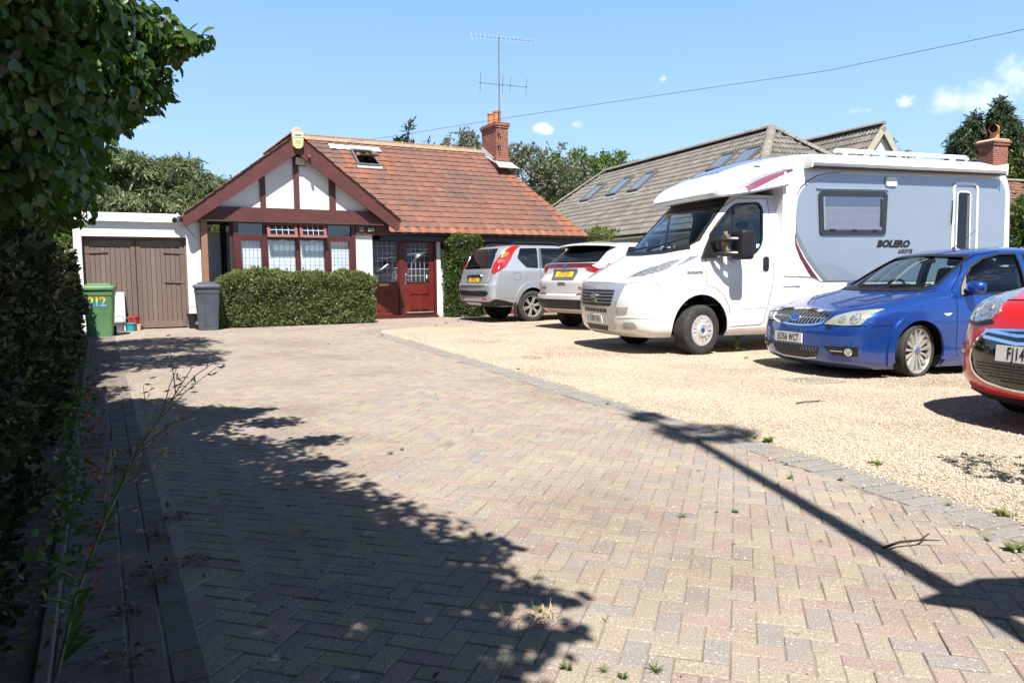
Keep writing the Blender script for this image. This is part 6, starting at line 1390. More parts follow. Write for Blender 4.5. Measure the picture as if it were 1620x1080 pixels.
m = MB(); panel(m, SR, rounded([(-.42, 1.00), (.42, 1.00), (.46, 1.17), (-.46, 1.17)], .03), .002, .002, .06); VP(sv, m, 'plate_recess', MT['trim_grey'])
m = MB(); panel(m, SR, rounded([(-.40, 1.14), (.40, 1.14), (.38, 1.185), (-.38, 1.185)], .01), .03, .03, .06); VP(sv, m, 'tailgate_handle', MT['chrome'])
plate(sv, SR, (.0, 1.065), .56, .12, 'LF09 OUL', MT['gold_sticker'], -1, .12, off=.012)
m = MB(); panel(m, SR, rounded([(-.35, .44), (.35, .44), (.42, .50), (-.42, .50)], .02), .02, .02, .06); VP(sv, m, 'skid_plate', MT['silver_pl'])
for g in (-1, 1):
    m = MB(); panel(m, SR, rounded([(g*.62-.09, .57), (g*.62+.09, .57), (g*.62+.09, .61), (g*.62-.09, .61)], .01), .014, .012, .05); VP(sv, m, 'reflector', MT['red_lens'])

# the body was surveyed at a slightly wrong heading: shorten it lengthwise, keeping the wheels round
def squash(o, k):
    for ch in o.children:
        wheelish = ch.name.split('.')[0] == 'wheel'
        objs = [ch]+list(ch.children)
        if wheelish: cx = 1.38 if min(v.co.x for v in ch.data.vertices) < 2.5 else 4.2
        for ob in objs:
            for v in ob.data.vertices: v.co.x = v.co.x+cx*(k-1) if wheelish else v.co.x*k
squash(sv, .88)
EW_ = Vector((1.38, 17.37, 0)); phi = 36.0; a_ = R_(phi); ex_ = Vector((cos(a_), sin(a_), 0)); ey_ = Vector((-sin(a_), cos(a_), 0)); q = EW_-ex_*1.05-ey_*.82
EF = Frame(q.x, q.y, phi)
ev = thing('white_suv', 'white car with a black-lipped roof spoiler, half hidden behind the motorhome', 'car', EF, (0, 0, 0))
es = Shell([(.36, .22, 4.9, .84, .30, .5, 3, 3), (.46, .08, 5.0, .92, .32, .5, 3, 3), (.66, .0, 5.1, .985, .32, .5, 3, 3), (.74, .0, 5.12, .99, .32, .5, 3, 3), (.79, .06, 5.12, .985, .32, .5, 3, 3), (1.02, .05, 5.0, .99, .32, .5, 3, 3), (1.12, .10, 4.8, .98, .34, .5, 3, 3), (1.20, .15, 4.5, .97, .36, .5, 3, 3), (1.36, .17, 4.0, .95, .36, .5, 3, 3), (1.44, .26, 3.85, .91, .36, .5, 2.8, 3),
            (1.62, .52, 3.4, .85, .36, .5, 2.8, 2.6), (1.76, .74, 3.1, .78, .36, .45, 2.8, 2.6), (1.82, .88, 2.9, .72, .36, .4, 2.6, 2.5), (1.86, 1.1, 2.6, .58, .36, .4, 2.5, 2.4), (1.875, 1.4, 2.3, .4, .36, .4, 2.4, 2.3)])
WHT = paint('pearl_white_paint', (.56, .56, .555), metal=.0, rough=.3, dirt=(.3, .6))
b_ = wheels_cut(es, [WHT], (1.05, 4.0), .47, .99, .62); b_.parent = ev
ER = es.front()
m = MB(); panel(m, ER, rounded([(-.80, 1.43), (.80, 1.43), (.74, 1.62), (.66, 1.78), (-.66, 1.78), (-.74, 1.62)], .04), .004, .004, .06); rwd = VP(ev, m, 'rear_window', MT['glass_dark'])
m = MB(); panel(m, ER, [(-.34, 1.445), (-.05, 1.435), (.22, 1.45), (.20, 1.50), (-.02, 1.515), (-.22, 1.50)], .03, .03, .04); VP(ev, m, 'rear_wiper', MT['black'], rwd)
sp = MB()
for z, xo in ((0, 0),):
    vs = []
    for t in np.linspace(-1, 1, 13):
        y = t*.80; x0 = .47+.18*t*t; vs += [(x0, y, 1.80-.03*t*t), (x0+.02, y, 1.84-.03*t*t), (x0+.42, y*.93, 1.885-.05*t*t), (x0+.42, y*.95, 1.79-.05*t*t)]
    for i in range(12):
        for k in range(4): sp.f.append((i*4+k, i*4+(k+1) % 4, i*4+4+(k+1) % 4, i*4+4+k)); sp.m.append(1 if k == 3 else 0)
    sp.v = vs; sp.f += [(0, 1, 2, 3), (48, 49, 50, 51)]; sp.m += [0, 0]
o = sp.build('roof_spoiler', [WHT, MT['black']], smooth=35); o.parent = ev
m = MB(); panel(m, ER, [(-.95, 1.29), (-.93, 1.40), (-.6, 1.415), (.6, 1.415), (.93, 1.40), (.95, 1.29), (.70, 1.25), (.62, 1.33), (-.62, 1.33), (-.70, 1.25)], .008, .01, .05); lb_ = VP(ev, m, 'light_bar', M('dark_red_lens', (.10, .012, .014), rough=.12, coat=1))
for g in (-1, 1):
    m = MB(); panel(m, es.wrap(g), [(.60, 1.345), (.66, 1.28), (.80, 1.235), (.95, 1.235), (1.08, 1.28), (1.15, 1.39), (1.05, 1.41), (.9, 1.40), (.78, 1.31), (.70, 1.34)], .016, .02, .04); tl_ = VP(ev, m, 'tail_light', MT['red_lens'])
    m = MB(); panel(m, es.wrap(g), [(.76, 1.36), (.92, 1.30), (1.05, 1.33), (1.08, 1.40), (.92, 1.405)], .019, .004, .04); VP(ev, m, 'clear_lens', MT['clear_lens'], tl_)
    m = MB(); panel(m, es.side(g), rounded([(1.0, 1.50), (1.25, 1.76), (3.0, 1.74), (3.5, 1.42), (1.05, 1.40)], .03), .004, .004, .08); VP(ev, m, 'side_glass', MT['glass_dark'])
    m = MB(); panel(m, es.wrap(g), [(0, .46), (.72, .46), (.84, .52), (.80, .66), (.0, .66)], .010, .012, .06); VP(ev, m, 'lower_bumper', MT['trim'])
    m = MB(); bar(m, es.wrap(g), (.5, .765), (1.05, .775), .022, .012); VP(ev, m, 'reflector', M('dark_reflector', (.12, .015, .012), rough=.2, coat=1) if 'dark_reflector' not in bpy.data.materials else bpy.data.materials['dark_reflector'])
    m = MB(); panel(m, es.wrap(g), [(.86, .68), (1.3, .66), (1.7, .6), (1.7, .44), (.9, .47)], .006, .01, .06); VP(ev, m, 'bumper_corner', MT['trim'])
    wheel(ev, (1.05, g*.83, .37), .37, .24, .25, 'y', g, capm=MT['cap_grey']); wheel(ev, (4.0, g*.83, .37), .37, .24, .25, 'y', g, capm=MT['cap_grey'])
m = MB(); polyline(m, ER, [(-.82, 1.22), (-.84, .86), (-.80, .79), (.80, .79), (.84, .86), (.82, 1.22)], .010, .002, .001); VP(ev, m, 'tailgate_seam', MT['dark'])
m = MB(); panel(m, ER, rounded([(-.36, 1.06), (.36, 1.06), (.40, 1.30), (-.40, 1.30)], .03), .003, .002, .06); VP(ev, m, 'plate_recess', MT['trim_grey'])
plate(ev, ER, (0, 1.19), .56, .125, 'LF70 DJV', MT['gold_sticker'], -1, .125, off=.014)
m = MB(); panel(m, ER, rounded([(-.14, .965), (.14, .965), (.10, 1.02), (-.10, 1.02)], .02), .006, .004, .05); VP(ev, m, 'tailgate_recess', MT['trim_grey'])
m = MB(); panel(m, ER, [(.075*cos(t), 1.37+.032*sin(t)) for t in np.linspace(0, 2*pi, 20, endpoint=False)], .018, .02, .03); bd = VP(ev, m, 'badge', MT['chrome'])
m = MB(); panel(m, ER, [(.062*cos(t), 1.37+.024*sin(t)) for t in np.linspace(0, 2*pi, 20, endpoint=False)], .020, .002, .03); VP(ev, m, 'badge_field', MT['cap_blue'], bd)
m = MB(); text_on(m, ER, 'AWD', (.62, .90), .07, .006, -1, .004); text_on(m, ER, 'TDCi', (-.60, .90), .07, .006, -1, .004); VP(ev, m, 'tailgate_lettering', MT['trim_grey'])
# ------------------------------------------------------------------ motorhome
MF = Frame(1.42, 11.695, 17.4)
mh = thing('motorhome', 'large white low-profile motorhome with silver side panel and black twin-arm mirrors parked on the gravel', 'motorhome', MF, (0, 0, 0))
mh['label'] = 'large white motorhome with a silver-grey side panel parked on the gravel'
ms_ = Shell([(.27, .02, 2.5, 1.00, .46, .1, 2.5, 4), (.36, -.09, 2.5, 1.06, .48, .1, 2.6, 4), (.50, -.13, 2.5, 1.085, .48, .1, 2.6, 4), (.75, -.15, 2.5, 1.10, .47, .1, 2.6, 4), (.98, -.12, 2.5, 1.105, .46, .1, 2.6, 4), (1.06, -.09, 2.5, 1.105, .46, .1, 2.6, 4), (1.10, -.05, 2.5, 1.105, .46, .1, 2.6, 4),
             (1.20, .12, 2.5, 1.10, .46, .1, 2.6, 4), (1.30, .30, 2.5, 1.095, .44, .1, 2.6, 4), (1.40, .49, 2.5, 1.085, .40, .1, 2.6, 4), (1.47, .63, 2.5, 1.07, .36, .1, 2.6, 4), (1.52, .72, 2.5, 1.055, .32, .1, 2.6, 4), (1.80, 1.00, 2.5, 1.01, .30, .1, 2.6, 4), (2.10, 1.30, 2.5, .955, .27, .1, 2.6, 4), (2.34, 1.53, 2.5, .90, .25, .1, 2.6, 4)])
MW = paint('motorhome_white_paint', (.78, .78, .77), rough=.3, dirt=(.28, .5))
MWH = paint('coachwork_white', (.80, .80, .79), rough=.35)
MSIL = paint('silver_blue_panel', (.295, .345, .42), metal=.35, rough=.36)
dwin_ = rounded([(1.20, 1.735), (1.36, 1.93), (1.66, 2.20), (2.08, 2.225), (2.13, 2.12), (2.08, 1.62), (1.94, 1.46), (1.72, 1.44), (1.22, 1.46)], [.03, .0, .1, .06, .03, .1, .12, .05, .04])
mws = [(-.93, 1.60), (-.55, 1.52), (0, 1.50), (.55, 1.52), (.93, 1.60), (.98, 1.66), (.84, 2.29), (-.84, 2.29), (-.98, 1.66)]
body = tmp_obj(ms_.solid(ms_.zlist(.035)), [MW], 'cab_body')
inner = tmp_obj(ms_.solid([z for z in np.linspace(.7, 2.29, 24)], .06), [MT['cabin']])
m = MB(); m.box(-1, .98, -2, 2, 0, 1.47); dc = tmp_obj(m, [MT['trim']]); boolean(inner, [dc])
cut = [inner]
m = MB(); m.prism(dwin_, 'y', -1.4, 1.4); cut.append(tmp_obj(m, [MT['black']]))
m = MB(); m.prism(mws, 'x', .3, 1.95); cut.append(tmp_obj(m, [MT['black']]))
for g in (-1, 1):
    m = MB(); y0, y1 = sorted((g*1.3, g*.68)); m.prism([(1.03+.44*cos(t)*(1.02), .38+.50*sin(t)) for t in np.linspace(-.9, pi+.9, 36)], 'y', y0, y1); cut.append(tmp_obj(m, [MT['dark']]))
boolean(body, cut); finish(body.data, 30); body.parent = mh; body.name = 'cab_body'
CF = ms_.front(); CS = ms_.side(-1)
m = MB(); panel(m, CF, inset(mws, -.012), -.012, 0, .08); VP(mh, m, 'windscreen', MT['windscreen'])
m = MB(); panel(m, CF, inset(mws, -.02), .003, .004, .06, holes=[inset(mws, .022)]); VP(mh, m, 'screen_surround', MT['black'])
m = MB(); panel(m, CF, [(-.8, 2.19), (.8, 2.19), (.80, 2.28), (-.80, 2.28)], -.004, 0, .08); VP(mh, m, 'screen_shade_band', MT['black'])
for g in (-1, 1):
    cs = ms_.side(g)
    m = MB(); panel(m, cs, inset(dwin_, -.01), -.014, 0, .08); VP(mh, m, 'side_glass', MT['windscreen'])
    m = MB(); panel(m, cs, inset(dwin_, -.012), .004, .006, .06, holes=[inset(dwin_, .016)]); VP(mh, m, 'window_seal', MT['black'])
    m = MB(); panel(m, cs, [(1.585, 1.45), (1.625, 1.45), (1.665, 2.19), (1.62, 2.17)], -.006, .01, .07); VP(mh, m, 'window_divider', MT['black'])
# habitation body: one loft from the overcab pod to the rear
def hab_sec(zb, zt, wb, wt, r, crown):
    h = [(0, zb), (wb*.6, zb), (wb-.02, zb), (wb, zb+.03)]
    n_side = 5
    for i in range(1, n_side+1): t = i/n_side; h.append((wb+(wt-wb)*t, zb+.03+(zt-r-zb-.03)*t))
    for k in range(1, 7): a = pi/2*k/6; h.append((wt-r+r*cos(a), zt-r+r*sin(a)))
    for k in range(1, 4): t = k/3; h.append(((wt-r)*(1-t), zt+crown*sin(t*pi/2)))
    return h
secs = [(1.33, 2.325, 2.345, .86, .86, .008, .01), (1.35, 2.29, 2.40, 1.02, 1.0, .04, .02), (1.41, 2.285, 2.475, 1.10, 1.05, .06, .03), (1.56, 2.30, 2.60, 1.15, 1.07, .10, .04), (1.80, 2.335, 2.715, 1.185, 1.085, .14, .05), (2.05, 2.385, 2.80, 1.20, 1.10, .18, .06), (2.30, 2.43, 2.87, 1.215, 1.12, .2, .06), (2.36, 2.44, 2.885, 1.218, 1.13, .2, .06),
        (2.362, .40, 2.886, 1.112, 1.13, .2, .06), (2.50, .39, 2.91, 1.17, 1.14, .2, .06), (2.66, .38, 2.94, 1.222, 1.155, .2, .06), (2.9, .38, 2.96, 1.228, 1.17, .18, .05), (4.0, .38, 2.97, 1.228, 1.175, .18, .04), (6.2, .38, 2.96, 1.228, 1.175, .18, .03), (6.50, .38, 2.93, 1.226, 1.17, .2, .03), (6.68, .40, 2.84, 1.215, 1.15, .24, .02), (6.77, .45, 2.70, 1.19, 1.12, .26, .02), (6.79, .55, 2.55, 1.12, 1.04, .24, .01)]
def loft_secs(ss):
    hb = MB(); rings = []
    for s_ in ss:
        h = hab_sec(*s_[1:]); rings.append([(s_[0], -y, z) for y, z in h]+[(s_[0], y, z) for y, z in h[::-1]][1:-1])
    n = len(rings[0])
    for r in rings: hb.v += r
    for i in range(len(rings)-1):
        for k in range(n): hb.f.append((i*n+k, i*n+(k+1) % n, (i+1)*n+(k+1) % n, (i+1)*n+k)); hb.m.append(0)
    hb.f += [tuple(range(n)), tuple(range((len(rings)-1)*n, len(rings)*n))]; hb.m += [0, 0]; return hb
hull = VP(mh, loft_secs(secs[8:]), 'coach_body', MWH, smooth=28)
pod_ = VP(mh, loft_secs(secs[:7]+[(2.40, 2.45, 2.884, 1.2175, 1.131, .2, .06)]), 'overcab_pod', MWH, smooth=28)
def hab_y(x, z):
    for (a, b_) in zip(secs[:-1], secs[1:]):
        if a[0] <= x <= b_[0]:
            t = (x-a[0])/max(1e-6, b_[0]-a[0]); zb, zt, wb, wt, r = (a[k]+(b_[k]-a[k])*t for k in range(1, 6)); break
    else: zb, zt, wb, wt, r = secs[-2][1:6]
    z1 = zt-r
    if z <= z1: return wb+(wt-wb)*max(0, (z-zb-.03)/(z1-zb-.03))
    q = min(1, (z-z1)/r); return wt-r+r*sqrt(max(0, 1-q*q))
def hside(g): return (lambda x, z: Vector((x, g*hab_y(x, z), z))), Vector((0, g, .05))
HS = hside(-1)
def hab_z(x, y):
    for (a, b_) in zip(secs[:-1], secs[1:]):
        if a[0] <= x <= b_[0]:
            t = (x-a[0])/max(1e-6, b_[0]-a[0]); zb, zt, wb, wt, r, cr_ = (a[k]+(b_[k]-a[k])*t for k in range(1, 7)); break
    ay = abs(y); e = wt-r
    if ay <= e: return zt+cr_*sin((1-ay/e)*pi/2)
    q = min(1, (ay-e)/r); return zt-r+r*sqrt(max(0, 1-q*q))
HT = ((lambda x, y: Vector((x, y, hab_z(x, y)))), Vector((-.2, 0, 1)))
# side panel in silver-grey with a curved leading edge, twin stripes
edge = [(3.30, 2.655), (3.10, 2.64), (2.92, 2.585), (2.76, 2.50), (2.66, 2.41), (2.60, 2.30), (2.575, 2.10), (2.575, 1.90), (2.60, 1.78), (2.68, 1.61), (2.80, 1.42), (2.95, 1.24), (3.13, 1.06)]
pan = edge[::-1]+[(6.36, 2.68), (6.50, 2.655), (6.58, 2.58), (6.62, 2.45), (6.60, 1.06)]
for g in (-1, 1):
    hs = hside(g)
    m = MB(); panel(m, hs, pan, .006, .006, .15); sp_ = VP(mh, m, 'side_panel', MSIL)
    m = MB(); panel(m, hs, edge[6:]+[(3.05, 1.06), (2.89, 1.22), (2.74, 1.40), (2.625, 1.58), (2.565, 1.75)], .008, .008, .08); VP(mh, m, 'grey_stripe', M('stripe_grey', (.16, .19, .21), rough=.4) if 'stripe_grey' not in bpy.data.materials else bpy.data.materials['stripe_grey'], sp_)
    m = MB(); panel(m, hs, [(2.555, 1.76), (2.595, 1.60), (2.69, 1.42), (2.84, 1.22), (2.99, 1.045), (2.90, 1.045), (2.77, 1.20), (2.64, 1.40), (2.565, 1.60)], .008, .008, .08); VP(mh, m, 'maroon_stripe', M('stripe_maroon', (.12, .018, .045), rough=.4) if 'stripe_maroon' not in bpy.data.materials else bpy.data.materials['stripe_maroon'], sp_)
    m = MB(); polyline(m, hs, [(3.34, 2.668), (3.10, 2.66), (2.90, 2.61), (2.74, 2.525), (2.64, 2.44), (2.575, 2.32)], [.004, .010, .013, .015, .012, .006], .009, .004); VP(mh, m, 'leading_line', MT['trim'], sp_)
    # pod stripes
    m = MB(); polyline(m, hs, [(1.60, 2.40), (1.80, 2.50), (2.05, 2.60), (2.35, 2.685), (2.50, 2.71)], [.05, .055, .05, .03, .01], .006, .004); VP(mh, m, 'pod_stripe', bpy.data.materials['grey_stripe_pale'] if 'grey_stripe_pale' in bpy.data.materials else M('grey_stripe_pale', (.24, .26, .30), rough=.4), pod_)
    m = MB(); polyline(m, hs, [(1.72, 2.39), (1.92, 2.48), (2.15, 2.575), (2.38, 2.655), (2.52, 2.695)], [.075, .09, .075, .04, .008], .0065, .004); VP(mh, m, 'pod_stripe', bpy.data.materials['pod_maroon'] if 'pod_maroon' in bpy.data.materials else M('pod_maroon', (.16, .03, .08), rough=.4), pod_)
    m = MB(); panel(m, hs, rounded([(2.40, .42), (6.6, .42), (6.58, 1.02), (3.0, 1.035), (2.86, 1.10), (2.40, 1.12)], .03), .010, .012, .2); VP(mh, m, 'skirt', MW)
    m = MB(); polyline(m, hs, [(2.40, 1.135), (2.86, 1.115), (3.0, 1.05), (6.6, 1.035)], .012, .0115, .004); VP(mh, m, 'skirt_seam', MT['trim_grey'])
# awning cassette, roof rail, gutters
m = MB(); aw = [(-1.195, 2.735), (-1.30, 2.745), (-1.325, 2.79), (-1.31, 2.845), (-1.25, 2.875), (-1.16, 2.885)]
ax = np.array([2.70, 6.44]); m.add([(ax[0], y, z) for y, z in aw]+[(ax[1], y, z) for y, z in aw], [(i, i+1, 7+i, 6+i) for i in range(5)]+[tuple(range(6)), tuple(range(6, 12)), (0, 6, 11, 5)]); aw_ = VP(mh, m, 'awning', MWH)
m = MB(); m.box(2.73, 6.41, -1.315, -1.19, 2.722, 2.7345); VP(mh, m, 'awning_slot', MT['black'], aw_)
for xe in (2.685, 6.425):
    m = MB(); m.box(xe, xe+.03, -1.34, -1.15, 2.715, 2.895, bev=.012); VP(mh, m, 'awning_end_cap', MT['white_pl'], aw_)
m = MB(); m.tube([(3.35, -1.02, 3.01), (3.38, -1.02, 3.03), (5.90, -1.02, 3.02), (5.94, -1.02, 2.98)], .035, 10); VP(mh, m, 'roof_rail', M('pale_blue_rail', (.55, .62, .68), rough=.35) if 'pale_blue_rail' not in bpy.data.materials else None)
m = MB()
for g in (-1, 1): pass
for x0 in (3.5, 4.2, 4.9, 5.6):
    m = MB(); m.box(x0, x0+.06, -1.06, -.98, 2.95, 3.02); VP(mh, m, 'rail_foot', MT['white_pl'])
# roof light over the cab, small vent light, side marker
m = MB(); panel(m, HT, [(1.72, -.42), (2.32, -.62), (2.62, -.50), (2.62, .50), (2.32, .62), (1.72, .42)], .012, .012, .1); VP(mh, m, 'pod_skylight', M('blue_tinted_acrylic', (.16, .19, .36), rough=.04, coat=1, spec=.8))
m = MB(); m.lathe([(.055, 0), (.055, .02), (.04, .03), (0, .032)], c=(1.98, -1.02, hab_z(1.98, -1.02)-.005), n=18); VP(mh, m, 'roof_fitting', MT['plate_white'])
m = MB(); panel(m, HS, rounded([(4.16, 2.50), (4.36, 2.50), (4.36, 2.635), (4.16, 2.635)], .03), .035, .04, .08); VP(mh, m, 'awning_light', MT['white_pl'])
# coach window with acrylic pane, blind and catches
cw = rounded([(2.93, 2.40), (4.20, 2.415), (4.17, 1.77), (4.12, 1.755), (3.0, 1.745), (2.96, 1.77)], [.10, .10, .06, .06, .06, .06])
m = MB(); panel(m, HS, cw, .030, .035, .1, holes=[inset(cw, .075)]); cwf = VP(mh, m, 'coach_window', M('window_frame_grey', (.018, .018, .02), rough=.3, coat=.5))
m = MB(); panel(m, HS, inset(cw, .072), .018, .004, .12); VP(mh, m, 'pane', MT['acrylic'] if 'acrylic' in MT else M('acrylic_pane', (.20, .215, .25), (.27, .285, .33), scale=2.0, rough=.06, coat=1, stretch=(.4, 1, 5)), cwf)
bx = inset(cw, .14)
m = MB(); panel(m, HS, [(3.07, 1.83), (4.07, 1.835), (4.10, 2.165), (3.06, 2.15)], .020, .001, .15); VP(mh, m, 'window_blind', M('lilac_blind', (.165, .175, .245), (.135, .145, .21), scale=3, rough=.5, coat=.6, stretch=(.3, 1, 6)), cwf)
m = MB(); panel(m, HS, [(3.05, 2.165), (4.10, 2.18), (4.10, 2.33), (3.05, 2.32)], .020, .001, .15); VP(mh, m, 'window_tint', M('upper_tint', (.07, .09, .15), rough=.06, coat=1), cwf)
for xc in (3.12, 3.52, 3.90):
    m = MB(); panel(m, HS, rounded([(xc, 1.79), (xc+.13, 1.79), (xc+.11, 1.83), (xc+.02, 1.835)], .01, 3), .030, .012, .05); VP(mh, m, 'window_catch', MT['black'], cwf)
for xc in (4.08,):
    m = MB(); panel(m, HS, rounded([(xc-.02, 1.88), (xc+.01, 1.88), (xc+.025, 2.30), (xc-.01, 2.30)], .01, 3), .028, .01, .08); VP(mh, m, 'window_stay', MT['black'], cwf)
m = MB(); panel(m, HS, [(2.90, 2.425), (4.22, 2.44), (4.22, 2.46), (2.90, 2.445)], .03, .03, .1); VP(mh, m, 'drip_rail', MT['silver_pl'], cwf)
# entrance door
dq = rounded([(5.45, .62), (6.01, .62), (6.01, 2.60), (5.49, 2.60)], [.05, .05, .11, .11])
m = MB(); panel(m, HS, dq, .024, .02, .12, holes=[inset(dq, .042)]); ed_ = VP(mh, m, 'entrance_door', MWH)
wq = rounded([(5.58, 1.15), (5.84, 1.15), (5.84, 2.44), (5.60, 2.44)], .05)
m = MB(); panel(m, HS, inset(wq, -.022), .016, .012, .1, holes=[wq]); VP(mh, m, 'window_frame', MWH, ed_)
m = MB(); panel(m, HS, wq, .012, .004, .1); VP(mh, m, 'pane', MT['glass_dark'], ed_)
m = MB(); panel(m, HS, [(5.46, 1.95), (5.478, 1.95), (5.492, 2.32), (5.478, 2.32)], .027, .004, .1); VP(mh, m, 'door_hinge', MT['black'], ed_)
m = MB(); panel(m, HS, [(5.765, 1.2), (5.82, 1.2), (5.83, 2.40), (5.79, 2.40)], .0135, .001, .15); VP(mh, m, 'curtain_edge', MT['trim_grey'], ed_)
# lettering
m = MB(); text_on(m, HS, 'BOLERO', (4.33, 1.615), .14, .010, 1, .011, shear=.3, spacing=1.05, xs=1.12); VP(mh, m, 'model_lettering', MT['ink'])
m = MB(); text_on(m, HS, '680FB', (4.56, 1.50), .10, .010, 1, .002, shear=.3, xs=1.1); VP(mh, m, 'model_lettering', MT['ink'])
m = MB(); text_on(m, CS, 'DUCATO', (.92, 1.195), .044, .006, 1, .004, spacing=1.1, xs=1.25); VP(mh, m, 'cab_lettering', MT['trim_grey'])
PF = ((lambda y, z: Vector((1.56-(2.60-z)*1.25+.02*abs(y), y, z))), Vector((-1, 0, .8)))
m = MB(); PT = ((lambda y, t: Vector((1.46+t*.8, y, hab_z(1.46+t*.8, y)))), Vector((-.8, 0, 1)))
text_on(m, PT, 'SWIFT', (-.05, .06), .15, .006, -1, .003, shear=.3, spacing=1.5, xs=1.6); VP(mh, m, 'pod_lettering', M('pale_grey_lettering', (.55, .55, .55), rough=.5))
# cab nose: silver centre panel, grille, lower slots, plate
ctr = [(-.80, 1.055), (-.76, .95), (-.69, .80), (-.62, .60), (-.58, .45), (-.54, .37), (-.2, .33), (.2, .33), (.54, .37), (.58, .45), (.62, .60), (.69, .80), (.76, .95), (.80, 1.055), (.4, 1.07), (-.4, 1.07)]
NOSE = paint('nose_silver_paint', (.50, .51, .53), metal=.45, rough=.36, dirt=(.33, .75))
m = MB(); panel(m, CF, ctr, .010, .012, .06); np_ = VP(mh, m, 'nose_panel', NOSE)
gq = rounded([(-.60, .95), (.60, .95), (.58, .88), (.52, .715), (-.52, .715), (-.58, .88)], .035)
m = MB(); panel(m, CF, gq, .013, .004, .05); gl_ = VP(mh, m, 'grille', MT['grille_black'], np_)
m = MB()
for zz in (.765, .815, .865, .912): polyline(m, CF, [(-(.535+(zz-.715)*.26), zz), (-.2, zz-.004), (.2, zz-.004), (.535+(zz-.715)*.26, zz)], .009, .018, .006)
VP(mh, m, 'grille_bars', MT['silver_pl'], gl_)
m = MB(); panel(m, CF, [(.088*cos(t), .83+.088*sin(t)) for t in np.linspace(0, 2*pi, 26, endpoint=False)], .034, .03, .03); bd = VP(mh, m, 'badge', MT['chrome'], gl_)
m = MB(); panel(m, CF, [(.070*cos(t), .83+.070*sin(t)) for t in np.linspace(0, 2*pi, 26, endpoint=False)], .037, .003, .03); VP(mh, m, 'badge_field', MT['trim_grey'], gl_)
m = MB(); text_on(m, CF, 'S', (0, .83), .12, .039, -1, .004, shear=.2); VP(mh, m, 'badge_emblem', MT['chrome'], gl_)
for k in range(-3, 4):
    m = MB(); xc = k*.118; panel(m, CF, rounded([(xc-.046, .612), (xc+.046, .612), (xc+.048, .672), (xc-.048, .672)], .008, 2), .013, .003, .04); VP(mh, m, 'intake_slot', MT['grille_black'], np_)
plate(mh, CF, (.0, .515), .54, .118, 'KX07 FSU', MT['plate_white'], -1, .122, eu=True, off=.026, xs=.64, bold=.0018)
lgq = rounded([(-.40, .425), (.40, .425), (.34, .35), (-.34, .35)], .02)
m = MB(); panel(m, CF, lgq, .013, .003, .05); lg_ = VP(mh, m, 'lower_grille', MT['grille_black'], np_)
m = MB()
for k in range(-20, 21):
    for dx in (-.05, .05):
        seg = [p for p in [(k*.04+dx*t, .425-.075*t) for t in np.linspace(0, 1, 10)] if poly_in(p, lgq)]
        if len(seg) > 1: bar(m, CF, seg[0], seg[-1], .008, .016, .003)
VP(mh, m, 'grille_mesh', MT['trim_grey'], lg_)
m = MB(); polyline(m, CF, [(-.82, 1.065), (-.4, 1.085), (.4, 1.085), (.82, 1.065)], .05, .012, .012); VP(mh, m, 'bonnet_lip', MWH)
m = MB(); polyline(m, CF, [(-.80, 1.05), (-.4, 1.06), (.4, 1.06), (.80, 1.05)], .010, .0105, .002); VP(mh, m, 'bonnet_gap', MT['dark'])
